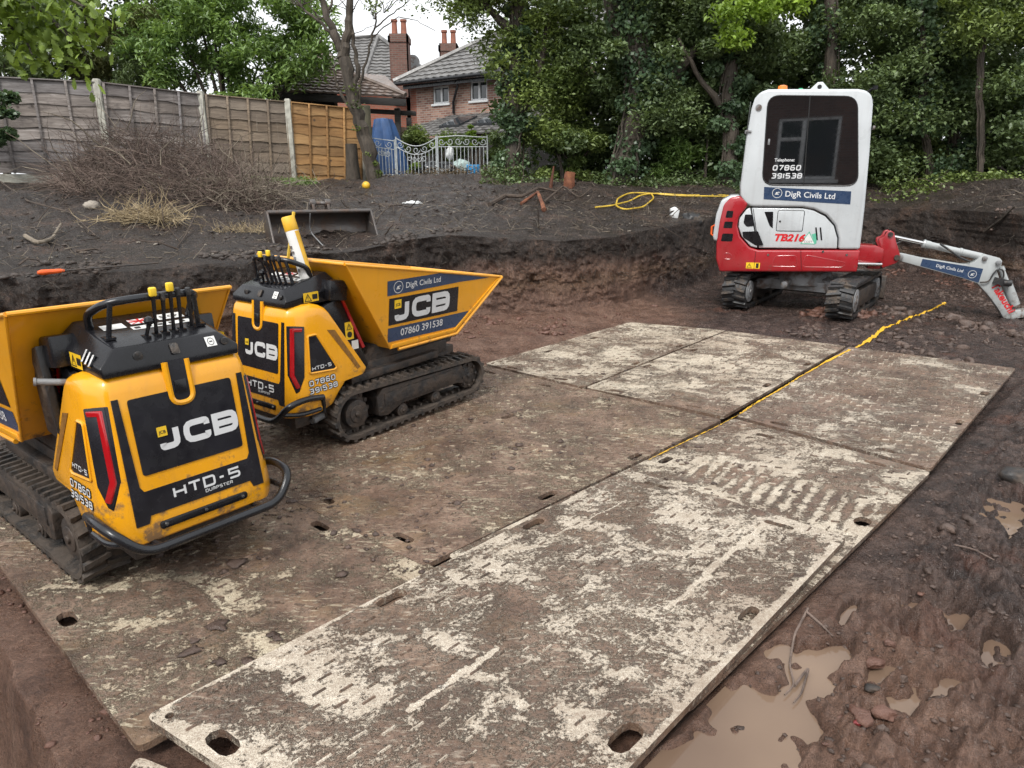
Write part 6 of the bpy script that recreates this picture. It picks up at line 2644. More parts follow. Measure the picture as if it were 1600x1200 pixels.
def make_house_left():
    Y0 = 30.0
    zt = at(600, 132, Y0).z
    cR = at(646, 132, Y0)
    z0 = 0.6
    root = thing('tiled_house', 'house with a wet grey hipped roof and a tall brick chimney, behind the shelter', 'house', (cR.x, cR.y, z0))
    H = zt - z0
    W = 5.5
    b = B()
    b.prism(rect(0, 0, W, H), LX, -0.3, 0)
    w = b.build('wall', M['brick_red'], root, smooth=False)
    stand(w, Vector((-W, 0, 0)), Vector((1, 0, 0)), Vector((0, -1, 0)))
    b = B()
    b.prism(rect(0, 0, 6, H), LX, -0.3, 0)
    w = b.build('side_wall', M['brick_red'], root, smooth=False)
    stand(w, Vector((0, 0, 0)), Vector((0, 1, 0)), Vector((1, 0, 0)))
    P = lambda px, py, y: at(px, py, y) - Vector((cR.x, cR.y, z0))
    a = P(591, 59, Y0 + 3.0)
    e0, e1 = P(520, 131, Y0 - 0.4), P(652, 130, Y0 - 0.4)
    b0 = P(676, 100, Y0 + 2.5)
    roof_plane('roof', (e0, P(566, 131, Y0 - 0.4), a, P(545, 62, Y0 + 3.0)), 15, M['tile'], root)
    roof_plane('roof', (P(566, 131, Y0 - 0.4), e1 + Vector((.9, 0.3, 0)), a + Vector((.02, 0, 0)), a), 15, M['tile'], root)
    b = B()
    b.tube([P(545, 60, Y0 + 3), a + Vector((0, 0, .06)), P(566, 129, Y0 - 0.35)], 0.10, 6)
    b.tube([a + Vector((0, 0, .06)), e1 + Vector((.9, 0.25, .08))], 0.10, 6)
    b.build('ridge_tiles', M['tile'], root)
    c = P(627, 128, Y0 - 0.2)
    chimney(root, Vector((c.x, c.y, 0)), 0.72, 0.7, c.z - 0.6, P(624, 55, Y0 - 0.2).z)
    b = B()
    s = P(645, 97, Y0 + 0.6)
    b.prism(circle(0, 0, 0.28, 16), lambda x, z, o: s + Vector((x, o, z)), 0, 0.04)
    b.tube([s + Vector((0, 0.05, 0)), s + Vector((0.1, 0.5, -0.3))], 0.03, 6)
    b.build('satellite_dish', M['greysteel'], root)
    return root


make_house_left()


def make_shelter():
    Y0 = 18.0
    P = lambda px, py, y: at(px, py, y)
    org = P(620, 200, Y0 - 0.3)
    org = Vector((org.x, org.y, 1.3))
    root = thing('garden_shelter', 'dark timber garden shelter with a hipped tiled roof, behind the orange fence', 'shelter', org)
    q = lambda v: v - org
    apex = q(P(495, 68, Y0 + 1.6))
    e0, e1 = q(P(415, 141, Y0 - 0.6)), q(P(634, 153, Y0 - 0.9))
    mid0, mid1 = q(P(468, 104, Y0 + .6)), q(P(528, 108, Y0 + .5))
    roof_plane('roof', (e0, e1, mid1, mid0), 9, M['tile_warm'], root, 0.2, 0.02)
    roof_plane('roof', (mid0, mid1, apex, apex + Vector((-.05, 0, 0))), 7, M['tile_warm'], root, 0.2, 0.02)
    back = q(P(600, 120, Y0 + 3.5))
    roof_plane('roof', (e1, back, mid1 + Vector((0, 1.6, 0.1)), mid1), 9, M['tile_warm'], root, 0.2, 0.02)
    roof_plane('roof', (mid1, mid1 + Vector((0.1, 1.8, 0)), apex + Vector((.05, .3, 0)), apex), 7, M['tile_warm'], root, 0.2, 0.02)
    b = B()
    b.tube([apex + Vector((0, 0, .04)), mid1 + Vector((0, -.02, .06))], 0.075, 6)
    b.tube([mid1 + Vector((0, -.02, .04)), e1 + Vector((0, 0, .07))], 0.055, 6)
    b.build('hip_tiles', M['tile_warm'], root)
    b = B()
    d = (e1 - e0)
    b.prism(rect(0, 0, d.length, 0.16), lambda x, z, o: e0 + d.normalized() * x + Vector((0, o, z - 0.18)), 0, 0.06)
    b.prism(rect(0, 0, d.length * 0.9, 0.10), lambda x, z, o: e0 + d.normalized() * (x + .5) + Vector((0, o + 0.4, z - 0.34)), 0, 0.1)
    b.build('eaves_beam', M['wood_dark'], root, bevel=0.01)
    pf = q(P(621, 175, Y0 - 0.5))
    for i, (x, y) in enumerate(((pf.x, pf.y), (pf.x - 0.1, pf.y + 2.6), (q(P(568, 175, Y0 - .5)).x, pf.y + 0.1))):
        b = B()
        b.box((x, y, 0.75), (0.13, 0.13, 2.2))
        b.build('corner_post', M['wood_dark'], root, bevel=0.01)
    b = B()
    x0, x1 = q(P(425, 160, Y0)).x, q(P(525, 160, Y0)).x
    xs = [q(P(p_, 160, Y0)).x for p_ in (472, 488, 491, 518)]
    zt, zb = q(P(470, 147, Y0)).z, q(P(470, 170, Y0)).z - 0.2
    zt2 = q(P(470, 141, Y0)).z
    b.box(((x0 + xs[0]) / 2, 0.3, (zt2 - 1.0) / 2), (xs[0] - x0, 0.1, zt2 + 1.2))
    b.box(((xs[0] + x1) / 2, 0.3, (zb - 1.0) / 2), (x1 - xs[0], 0.1, zb + 1.2))
    for x in (xs[0], xs[1], x1):
        b.box((x, 0.3, (zb + zt2) / 2), (0.06, 0.08, zt2 - zb))
    b.box(((x0 + pf.x) / 2, 2.9, 0.6), (pf.x - x0, 0.1, 2.1))
    b.build('boarded_wall', M['wood_tan'], root)
    b = B()
    b.box(((xs[0] + x1) / 2, 0.33, (zb + zt2) / 2), (x1 - xs[0], 0.02, zt2 - zb))
    b.build('window_glass', M['houseglass'], root)


make_shelter()


# brick house behind the photographer, mirrored in the digger's window
def make_house_behind():
    y0 = -6.0
    root = thing('house_wall_behind', 'brick house with a white framed window, mirrored in the digger cab window', 'house', (0.5, y0, -0.2))
    W, H = 7.0, 4.9
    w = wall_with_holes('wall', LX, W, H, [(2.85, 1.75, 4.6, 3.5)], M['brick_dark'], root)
    stand(w, Vector((W / 2, 0, 0)), Vector((-1, 0, 0)), Vector((0, 1, 0)))
    b = B()
    for a in (rect(2.85, 1.75, 4.6, 1.84), rect(2.85, 3.42, 4.6, 3.5), rect(2.85, 1.84, 2.94, 3.42), rect(4.51, 1.84, 4.6, 3.42), rect(3.80, 1.84, 3.92, 3.42), rect(3.92, 2.86, 4.51, 2.96)):
        b.prism(a, LX, -0.12, -0.03)
    f = b.build('window_frame', M['upvc'], w, bevel=0.01)
    b = B()
    b.prism(rect(2.9, 1.8, 4.55, 3.45), LX, -0.10, -0.09)
    b.build('pane', M['houseglass'], f, smooth=False)
    b = B()
    b.prism(rect(2.75, 1.65, 4.7, 1.75), LX, -0.05, 0.08)
    b.build('sill', M['upvc'], f)
    b = B()
    b.prism([(0, H), (W, H), (W, H + 0.35), (0, H + 0.35)], lambda x, z, o: (W / 2 - x, o, z), -2.5, 0.55)
    b.build('eaves', M['tile'], root, smooth=False)


make_house_behind()


# ------------------------------------------------------------ foliage
def leaf_mesh(name, C, size, mat, parent=None, aspect=0.55, up=0.35, droop=0.25, fold=0.12, tint=None, seed=0, **tags):
    rg = np.random.RandomState(seed + 101)
    n = len(C)
    N = rg.normal(size=(n, 3))
    N[:, 2] = np.abs(N[:, 2]) + up * 1.5
    N /= np.linalg.norm(N, axis=1)[:, None]
    T = rg.normal(size=(n, 3))
    T[:, 2] -= droop * 2
    T -= (T * N).sum(1)[:, None] * N
    T /= np.linalg.norm(T, axis=1)[:, None] + 1e-9
    S = np.cross(N, T)
    s = size * rg.uniform(0.6, 1.3, n)[:, None]
    a = C - T * s * 0.5
    c = C + T * s * 0.5
    m = C - T * s * 0.05 + N * s * fold
    b = m + S * s * aspect * 0.5
    d = m - S * s * aspect * 0.5
    V = np.stack([a, b, c, d], 1).reshape(-1, 3)
    k = np.arange(n)[:, None] * 4
    F = np.concatenate([k + np.array([[0, 1, 2]]), k + np.array([[0, 2, 3]])], 1).reshape(-1, 3)
    if tint is None:
        tint = rg.rand(n)
    tt = np.clip(tint * 0.6 + rg.rand(n) * 0.4, 0, 1)
    return np_mesh(name, V, F, mat, parent, False, {'tint': np.repeat(tt, 4)}, **tags)


def clumps(cent, rad, n, seed=0, shell=0.5, cr=None):
    """leaf points in blobs: cent (k,3) blob centres, rad blob radius; also one tint per leaf shared by its blob"""
    rg = np.random.RandomState(seed + 5)
    k = len(cent)
    idx = rg.randint(0, k, n)
    d = rg.normal(size=(n, 3))
    d /= np.linalg.norm(d, axis=1)[:, None]
    r = rg.rand(n) ** shell
    sc = rad * rg.uniform(0.5, 1.3, k)[idx]
    P = cent[idx] + d * (r * sc)[:, None] * np.array([1.15, 1.0, 0.75])
    return P, rg.rand(k)[idx]


def cloud(px0, px1, py0, py1, y0, y1, k, seed, keep=None):
    """k blob centres in the wedge of the place seen between two columns and rows"""
    rg = np.random.RandomState(seed)
    out = []
    while len(out) < k:
        px, py = rg.uniform(px0, px1), rg.uniform(py0, py1)
        if keep is not None and not keep(px, py):
            continue
        p = at(px, py, rg.uniform(y0, y1))
        if p.z < 0.8:
            continue
        out.append(tuple(p))
    return np.array(out)


def trunk_pts(keys, y, wob=0.05, seed=0, n=6):
    rg = random.Random(seed)
    P = [at(px, py, y + (k[0] if k else 0)) for px, py, *k in keys]
    out = []
    for a, b_ in zip(P, P[1:]):
        for i in range(n):
            out.append(a.lerp(b_, i / n) + Vector((rg.uniform(-wob, wob), rg.uniform(-wob, wob), 0)) * 0.5)
    out.append(P[-1])
    return out


def taper(pts, r0, r1, seed=0):
    rg = random.Random(seed)
    n = len(pts)
    return [(r0 + (r1 - r0) * i / (n - 1)) * rg.uniform(0.88, 1.12) for i in range(n)]


def trunk(root_loc, specs, mat, parent, name='trunk', n=9):
    b = B()
    L = Vector(root_loc)
    for pts, r0, r1 in specs:
        b.tube([p - L for p in pts], taper(pts, r0, r1, len(pts)), n)
    o = b.build(name, mat, parent)
    return o


def vines(pts, r, n, seed, parent, L, mat):
    """ivy stems wound up a trunk"""
    rg = random.Random(seed)
    b = B()
    for i in range(n):
        a = rg.uniform(0, 6.28)
        da = rg.uniform(-0.25, 0.25)
        s = rg.randint(0, max(1, len(pts) // 3))
        e = rg.randint(min(len(pts) - 1, s + 3), len(pts) - 1)
        q = []
        for j in range(s, e + 1):
            a += da + rg.uniform(-.3, .3)
            rr = r * (1.25 - 0.5 * j / len(pts))
            q.append(pts[j] - L + Vector((math.cos(a) * rr, math.sin(a) * rr, 0)))
        b.tube(q, rg.uniform(0.008, 0.022), 4, caps=False)
    b.build('ivy_stems', mat, parent, kind='stuff')


def ivy_tree(label, keys, y, r, crown, nleaf, seed, extra=(), leaf='leaf_ivy', crown_leaf='leaf_dark', size=0.078, ivyn=5000, ivr=0.30, name='ivy_tree', group=None):
    pts = trunk_pts(keys, y, 0.03, seed)
    loc = pts[0].copy()
    root = thing(name, label, 'tree', loc, 0, group)
    specs = [(pts, r, r * 0.6)]
    for ek in extra:
        specs.append((trunk_pts(ek, y, 0.04, seed + 3), r * 0.55, r * 0.2))
    trunk(loc, specs, M['bark'], root)
    vines(pts, r, 12, seed, root, loc, M['bark'])
    L = np.array(loc)
    if ivyn:
        cen = np.array([tuple(p) for p in pts[2:]])
        cen = cen + np.random.RandomState(seed).normal(scale=0.12, size=cen.shape)
        P, t = clumps(cen, ivr, ivyn, seed, 0.6)
        leaf_mesh('ivy', P - L, 0.075, M[leaf], root, 0.9, 0.1, 0.5, 0.08, t, seed)
    P, t = clumps(crown, 0.42, nleaf, seed + 1, 0.55)
    leaf_mesh('crown', P - L, size * np.random.RandomState(seed).uniform(0.6, 1.5, (len(P), 1)), M[crown_leaf], root, 0.55, 0.4, 0.35, 0.1, t, seed + 2)
    return root


NLR = 1.0
TG = 'ivy covered trees behind the bank'
keepA = lambda px, py: (px > 770 or py < 60 or np.random.rand() < 0.25) and not (px < 770 and py > 90)
ivy_tree('ivy covered tree beside the white gate, in front of the brick house', [(795, 292), (806, 200), (800, 120), (812, 50), (800, -60), (790, -170)], 14.4, 0.17,
         cloud(700, 905, -110, 250, 13.9, 15.2, 72, 21, lambda px, py: (px > 765 and py < 100) or (px > 800 and (py < 130 or px > 822)) or py < 30 or (px > 750 and py < 60)), 33000, 21, extra=[[(806, 200), (840, 120), (860, 30), (880, -60)], [(812, 60), (760, 10), (700, -30)]], leaf='leaf_ivy', crown_leaf='leaf_mid', ivyn=13000, group=TG, ivr=.26)
ivy_tree('thick leaning ivy covered tree behind the cut stumps', [(968, 300), (990, 210), (1000, 120), (985, 40), (975, -60), (970, -160)], 14.0, 0.26,
         cloud(880, 1110, -120, 245, 13.5, 15.4, 78, 22), 38000, 22, extra=[[(990, 215), (1045, 130), (1100, 60), (1140, -20)], [(1000, 120), (960, 40), (930, -60)]], ivyn=14000, ivr=0.36, group=TG)
ivy_tree('slim ivy covered tree just left of the digger cab', [(1138, 312), (1142, 220), (1135, 140), (1150, 60), (1150, -80)], 13.7, 0.13,
         cloud(1050, 1230, -120, 250, 13.3, 15.0, 66, 23), 34000, 23, extra=[[(1140, 180), (1090, 120), (1060, 60)]], ivyn=9000, ivr=0.26, group=TG)
ivy_tree('ivy covered tree hidden behind the digger cab', [(1300, 305), (1295, 200), (1300, 60), (1290, -90)], 14.6, 0.15,
         cloud(1200, 1400, -120, 170, 14.2, 15.6, 34, 24), 18000, 24, ivyn=3500, group=TG)
ivy_tree('ivy covered trunk a little right of the digger cab', [(1457, 312), (1452, 250), (1440, 190), (1445, 100), (1440, 0), (1430, -100)], 13.9, 0.06,
         cloud(1360, 1500, -120, 260, 13.5, 15.3, 56, 25), 26000, 25, ivyn=2600, ivr=0.24, group=TG)
ivy_tree('ivy covered trunk with broken stubs, third from the frame edge', [(1488, 312), (1490, 220), (1482, 130), (1490, 20), (1495, -100)], 14.3, 0.11,
         cloud(1440, 1580, -120, 250, 13.8, 15.5, 48, 26), 22000, 26, ivyn=7000, ivr=0.24, group=TG)
ivy_tree('slender bare stemmed tree standing in front of the ivy trees', [(1526, 322), (1533, 240), (1530, 150), (1535, 60), (1528, -90)], 13.2, 0.045,
         cloud(1480, 1640, -140, 60, 12.8, 14.4, 24, 27), 12000, 27, ivyn=0, crown_leaf='leaf_mid', group=TG)
ivy_tree('dark ivy covered tree at the far end of the row', [(1640, 330), (1632, 220), (1625, 100), (1630, -100)], 13.2, 0.13,
         cloud(1550, 1800, -140, 210, 12.8, 14.6, 44, 28), 24000, 28, ivyn=4200, group=TG)
# pale bright spray hanging high over the digger
P, t = clumps(cloud(1110, 1240, -10, 62, 12.6, 13.4, 11, 31), 0.26, 2600, 31, 0.6)
o = leaf_mesh('hanging_branch', P, 0.10, M['leaf_lime'], None, 0.5, 0.3, 0.5, 0.1, t, 31)
tag(o, 'bright lime green leafy spray hanging above and left of the digger cab', 'branch')


def shrub(name, label, px0, px1, py0, py1, y0, y1, k, n, leaf, size, seed, aspect=0.5, rad=0.3, group=None, stem=True, droop=.3, base=None):
    cen = cloud(px0, px1, py0, py1, y0, y1, k, seed)
    bx = at((px0 + px1) / 2, py1, (y0 + y1) / 2)
    zb = base if base is not None else max(hz(bx.x, bx.y), 1.0)
    loc = Vector((bx.x, bx.y, zb))
    root = thing(name, label, 'shrub', loc, 0, group)
    P, t = clumps(cen, rad, n, seed, 0.6)
    leaf_mesh('foliage', P - np.array(loc), size, M[leaf], root, aspect, 0.45, droop, 0.1, t, seed)
    if stem:
        b = B()
        rg = random.Random(seed)
        for i in range(9):
            q = Vector(cen[rg.randrange(len(cen))]) - loc
            s = Vector((rg.uniform(-.3, .3), rg.uniform(-.2, .2), -0.1))
            b.tube([s, s.lerp(q, .5) + Vector((0, 0, .1)), q], [0.035, 0.025, 0.01], 5)
        b.build('stems', M['bark'], root)
    return root


shrub('laurel_bush', 'broad leaved laurel bush between two ivy trunks, left of the digger', 1020, 1125, 195, 300, 13.9, 14.6, 26, 9000, 'leaf_laurel', 0.11, 41, 0.38, 0.26)
shrub('laurel_bush', 'darker laurel bush behind the upright cut stumps', 850, 950, 205, 285, 14.2, 14.9, 20, 7500, 'leaf_mid', 0.10, 42, 0.35, 0.26)
shrub('holly_bush', 'dense dark bush just right of the digger cab', 1350, 1470, 180, 305, 14.2, 14.9, 24, 8000, 'leaf_mid', 0.08, 43, 0.5, 0.28)
shrub('holly_bush', 'dense dark bush low down between the last two trees', 1500, 1680, 170, 310, 14.0, 14.8, 30, 10000, 'leaf_dark', 0.08, 44, 0.5, 0.3)
shrub('laurel_bush', 'laurel bush low behind the digger counterweight', 1140, 1290, 200, 305, 14.6, 15.2, 24, 7000, 'leaf_mid', 0.10, 45, 0.4, 0.28)
# the wood behind reads as one mass
rgw = np.random.RandomState(77)
cen = np.vstack([cloud(790, 2000, -20, 310, 16.0, 18.5, 330, 51), cloud(930, 1330, 60, 310, 16.0, 18.0, 120, 53), cloud(1360, 1640, 100, 310, 16.0, 18.0, 80, 54), cloud(860, 2000, -200, 20, 16.0, 18.5, 150, 52)])
P, t = clumps(cen, 0.75, 80000, 51, 0.6)
o = leaf_mesh('far_wood', P, 0.21, M['leaf_dark'], None, 0.6, 0.4, 0.3, 0.1, t, 51)
tag(o, 'dark mass of evergreen growth filling the gaps behind the ivy trees', 'wood', kind='stuff')

# left side: laurel, conifer hedge, dark trees, oak
def laurel():
    keep = lambda px, py: ((px - 350) / 165) ** 2 + ((py - 55) / 112) ** 2 < 1 and not (px < 215 and py > 110)
    cen = cloud(190, 512, -60, 168, 15.9, 17.6, 120, 61, keep)
    b0 = at(352, 170, 16.8)
    loc = Vector((b0.x, b0.y, 1.45))
    root = thing('laurel_tree', 'large bright green cherry laurel growing over the fence', 'tree', loc)
    P, t = clumps(cen, 0.42, 32000, 61, 0.5)
    leaf_mesh('crown', P - np.array(loc), 0.145, M['leaf_laurel'], root, 0.33, 0.35, 0.55, 0.12, t, 61)
    rg = random.Random(4)
    specs = []
    for i in range(12):
        q = Vector(cen[rg.randrange(len(cen))])
        specs.append(([loc + Vector((rg.uniform(-.3, .3), 0, 0)), loc.lerp(q, .45) + Vector((0, 0, .3)), q], 0.06, 0.015))
    specs.append(([loc, loc + Vector((0, 0, .9)), loc + Vector((.1, 0, 1.7))], 0.16, 0.1))
    trunk(loc, specs, M['bark'], root)


laurel()
shrub('conifer', 'olive green conifer between the oak leaves and the laurel', 95, 240, 10, 170, 16.6, 17.6, 60, 24000, 'leaf_conifer', 0.12, 62, 0.16, 0.30, droop=1.2)
shrub('dark_conifer', 'dark conifer showing between the olive one and the laurel', 170, 245, 80, 150, 16.2, 16.6, 12, 6000, 'leaf_dark', 0.10, 63, 0.16, 0.25, droop=1.5)
shrub('yew_tree', 'dark bushy tree behind the oak leaves at the top left', -160, 110, -60, 150, 15.6, 17.2, 70, 18000, 'leaf_dark', 0.12, 64, 0.5, 0.42)
shrub('tall_hedge_tree', 'dark tree top behind the fence, above the conifer', 20, 330, -120, 125, 18.3, 19.6, 90, 24000, 'leaf_dark', 0.15, 65, 0.5, 0.5)
shrub('ivy_clump', 'ivy hanging down the grey fence at the frame edge', -60, 22, 148, 262, 11.55, 11.75, 22, 3600, 'leaf_ivy', 0.075, 66, 0.9, 0.16, stem=False)
shrub('garden_hedge', 'clipped dark hedge between the gate and the shelter post', 625, 700, 203, 235, 17.2, 17.8, 14, 6000, 'leaf_mid', 0.08, 67, 0.5, 0.25)
shrub('garden_hedge', 'hedge below the lean-to roof, behind the gate', 700, 800, 215, 262, 17.2, 17.9, 18, 7000, 'leaf_dark', 0.08, 68, 0.5, 0.25)
shrub('garden_plant', 'yellow green plant in front of the lean-to, upright', 733, 756, 196, 235, 16.9, 17.2, 8, 900, 'leaf_lime', 0.09, 69, 0.3, 0.12)
shrub('garden_plant', 'yellow green plant seen through the middle gate leaf', 676, 700, 212, 255, 16.6, 17.0, 8, 900, 'leaf_lime', 0.09, 70, 0.3, 0.12)
shrub('garden_plant', 'yellow green plant beside the tarpaulin and shelter post', 598, 616, 190, 206, 17.4, 17.8, 4, 450, 'leaf_lime', 0.10, 71, 0.4, 0.14)
shrub('garden_plant', 'small yellow green plant at the foot of the gate', 640, 652, 255, 275, 15.8, 16.1, 3, 260, 'leaf_lime', 0.08, 72, 0.3, 0.10)


def oak():
    """overhanging oak bough with lobed leaves"""
    rg = np.random.RandomState(9)
    loc = Vector((-9.6, 10.4, 1.2))
    root = thing('oak_tree', 'oak bough with big lobed yellow green leaves hanging in at the top left', 'tree', loc)
    Y = 9.0
    boughs = [[(-190, 60), (-90, 10), (0, -12), (70, 20), (120, 62)], [(-90, 10), (-20, -50), (60, -30), (130, 10), (170, 30)], [(-60, 0), (0, 30), (40, 60), (50, 85)], [(70, 20), (110, 60), (108, 100)], [(0, -12), (30, -60), (90, -70), (170, -40)]]
    specs = [([loc, Vector((-9.4, 10.2, 3.0)), Vector((-9.0, 9.8, 4.6)), at(-190, 60, Y)], 0.28, 0.10)]
    tips = []
    for bg_ in boughs:
        pts = [at(px, py, Y + 0.3 * math.sin(px)) for px, py in bg_]
        specs.append((pts, 0.03, 0.008))
        for a, c in zip(pts, pts[1:]):
            for i in range(7):
                tips.append(a.lerp(c, i / 7))
    trunk(loc, specs, M['bark'], root)
    out = [(0, 0), (.10, .12), (.22, .10), (.30, .22), (.42, .15), (.52, .27), (.64, .17), (.75, .24), (.84, .12), (1, 0), (.84, -.12), (.75, -.24), (.64, -.17), (.52, -.27), (.42, -.15), (.30, -.22), (.22, -.10), (.10, -.12)]
    V, F, T = [], [], []
    for tp in tips:
        for k in range(rg.randint(7, 12)):
            c = Vector(tuple(np.array(tp) + rg.normal(scale=0.13, size=3) + np.array([0, 0, -0.05])))
            s = rg.uniform(0.10, 0.17)
            a = Vector(rg.normal(size=3))
            a.z -= 0.5
            a.normalize()
            n = Vector(rg.normal(size=3))
            n.z = abs(n.z) + 0.8
            n = (n - a * n.dot(a)).normalized()
            e = n.cross(a)
            o = len(V)
            tt = rg.rand()
            V.append(tuple(c - Vector(loc) + a * s * 0.5))
            T.append(tt)
            for x, y in out:
                V.append(tuple(c - Vector(loc) + a * (x * s) + e * (y * s * 1.25) - n * (abs(y) * s * 0.3) - n * (x * x * s * .2)))
                T.append(tt)
            m = len(out)
            for i in range(m):
                F.append((o, o + 1 + i, o + 1 + (i + 1) % m))
    np_mesh('foliage', V, F, M['leaf_oak'], root, False, {'tint': T})


oak()


def bare_tree():
    Y = 14.5
    loc = at(584, 284, Y)
    loc.z = hz(loc.x, loc.y) - 0.05
    root = thing('bare_tree', 'nearly bare tree with dark forked trunk in front of the gate post', 'tree', loc)
    T = lambda keys, s=0: trunk_pts(keys, Y, 0.05, s, 5)
    specs = [(T([(586, 286), (577, 240), (562, 190), (548, 135), (538, 92)], 1), 0.155, 0.115),
             (T([(538, 95), (525, 60), (512, 28), (500, -15), (490, -70)], 2), 0.09, 0.045), (T([(538, 92), (543, 50), (546, 10), (545, -60)], 3), 0.095, 0.06),
             (T([(553, 140), (560, 105), (552, 70), (548, 30)], 4), 0.055, 0.03), (T([(528, 62), (500, 35), (470, 10), (440, -25)], 5), 0.035, 0.015),
             (T([(561, 170), (563, 130), (573, 90), (585, 45), (590, -20)], 6), 0.032, 0.014), (T([(585, 45), (610, 25), (640, 0)], 7), 0.015, 0.008),
             (T([(565, 190), (545, 165), (528, 135), (522, 110)], 8), 0.04, 0.02), (T([(512, 28), (520, -5), (535, -40)], 9), 0.03, 0.012),
             (T([(580, 60), (600, 42), (622, 26), (650, 32), (680, 48)], 10), 0.012, 0.005)]
    rg = random.Random(8)
    for i in range(26):
        x, y = rg.choice([(470, 10), (500, 30), (548, 20), (585, 30), (600, 20), (575, 80), (530, 60)])
        x2, y2 = x + rg.uniform(-60, 60), y - rg.uniform(10, 70)
        specs.append((T([(x, y), ((x + x2) / 2 + rg.uniform(-8, 8), (y + y2) / 2), (x2, y2)], 20 + i), 0.010, 0.004))
    trunk(loc, specs, M['bark'], root, n=9)
    cen = cloud(575, 760, -50, 40, 14.0, 15.2, 30, 81, lambda px, py: py < 10 or px > 640)
    P, t = clumps(cen, 0.35, 1500, 81, 0.8)
    leaf_mesh('last_leaves', P - np.array(loc), 0.07, M['leaf_mid'], root, 0.6, 0.3, 0.5, 0.1, t, 81)
    cen = np.array([tuple(at(x, y, Y - .1)) for x, y in ((575, 240), (585, 255), (560, 200), (590, 270), (550, 140), (556, 165))])
    P, t = clumps(cen, 0.16, 500, 82, 0.8)
    leaf_mesh('ivy_leaves', P - np.array(loc), 0.05, M['leaf_mid'], root, 0.8, 0.3, 0.5, 0.1, t, 82)
    return root


bare_tree()
# dark rotten trunk stub beside the orange fence panel
p = hit(552, 276)
b = B()
p = at(552, 282, 15.0)
b.tube([p + Vector((0, 0, s)) for s in (-0.2, 0, 0.4, 0.72)], [0.17, 0.16, 0.13, 0.12], 12)
tag(b.build('tree_stump', M['bark'], None), 'dark rotten stump in front of the orange fence panel', 'stump')


# ------------------------------------------------------------ ground cover and litter
def scatter_xy(px0, px1, py0, py1, n, seed, keep=None):
    rg = np.random.RandomState(seed)
    out = []
    while len(out) < n:
        px, py = rg.uniform(px0, px1), rg.uniform(py0, py1)
        if keep and not keep(px, py):
            continue
        out.append((px, py))
    return out


def band(name, label, cat, x0, x1, yf, w, n, leaf, size, seed, h=0.08, aspect=0.6):
    """leafy ground cover along a line y = yf(x), w wide"""
    rg = np.random.RandomState(seed)
    x = rg.uniform(x0, x1, n)
    y = np.array([yf(q) for q in x]) + rg.normal(scale=w, size=n)
    cl = fbm(x, y, 1.5, 3)
    k = cl > -0.12
    x, y = x[k], y[k]
    z = height(x, y) + rg.rand(len(x)) ** 1.5 * h * (1 + 2 * np.clip(fbm(x, y, 2.2, 2), 0, 1))
    o = leaf_mesh(name, np.stack([x, y, z], 1), size, M[leaf], None, aspect, 0.6, 0.0, 0.1, rg.rand(len(x)), seed)
    tag(o, label, cat, kind='stuff')


band('weeds', 'low green weeds along the foot of the fence', 'weeds', -6.0, -2.6, lambda x: 13.6 + (x + 5.0) * 0.45, 0.25, 7000, 'leaf_laurel', 0.045, 91, 0.09)
band('ivy_cover', 'ivy creeping over the top of the bank right of the digger', 'ground cover', 6.0, 15.0, lambda x: 13.4 - (x - 7) * 0.18, 0.30, 12000, 'leaf_mid', 0.07, 92, 0.16)
band('ivy_cover', 'dark ground cover under the ivy trees behind the hose', 'ground cover', -0.6, 6.2, lambda x: 14.0, 0.35, 9000, 'leaf_dark', 0.07, 93, 0.14)
band('dead_weeds', 'dead brown weeds and litter in front of the white gate', 'weeds', -3.2, 1.5, lambda x: 14.6, 0.25, 7000, 'leaf_dry', 0.06, 94, 0.12, 0.25)
shrub('weed_tuft', 'pale yellow green weed on the bare soil behind the skip', 596, 618, 328, 345, 9.4, 9.7, 5, 160, 'leaf_lime', 0.04, 95, 0.5, 0.05, stem=False)


def twig_cloud(name, label, cat, roots, n, lmin, lmax, r, mat, seed, up=0.5, curl=0.3, kind='stuff', sides=3, seg=3):
    """n thin bent twigs starting near the points of roots(rg)"""
    rg = np.random.RandomState(seed)
    V, F = [], []
    o = 0
    for i in range(n):
        p = np.array(roots(rg))
        d = rg.normal(size=3)
        d[2] = d[2] * 0.5 + up
        d /= np.linalg.norm(d)
        L = rg.uniform(lmin, lmax)
        rr = r * rg.uniform(0.4, 1.5)
        e1 = np.cross(d, [0.3, 0.2, 0.9])
        e1 /= np.linalg.norm(e1)
        e2 = np.cross(d, e1)
        for j in range(seg + 1):
            for k in range(sides):
                a = 2 * math.pi * k / sides
                V.append(p + (e1 * math.cos(a) + e2 * math.sin(a)) * rr * (1 - 0.7 * j / seg))
            if j < seg:
                p = p + d * L / seg
                d = d + rg.normal(size=3) * curl
                d[2] -= 0.06
                d /= np.linalg.norm(d)
        for j in range(seg):
            for k in range(sides):
                q = o + j * sides
                F.append((q + k, q + (k + 1) % sides, q + sides + (k + 1) % sides, q + sides + k))
        o += (seg + 1) * sides
    ob = np_mesh(name, V, F, mat, None, True)
    tag(ob, label, cat, kind=kind)
    return ob


def brush_root(rg):
    px = rg.uniform(95, 430)
    t = (px - 95) / 335
    y = rg.uniform(8.9, 11.6)
    p = at(px, 300, y)
    h = 0.80 * max(0.0, math.sin(math.pi * min(1, t * 1.1)) ** 0.7) * max(0.12, 1 - ((y - 10.4) / 1.6) ** 2)
    return (p.x, y, hz(p.x, y) + rg.rand() * h)


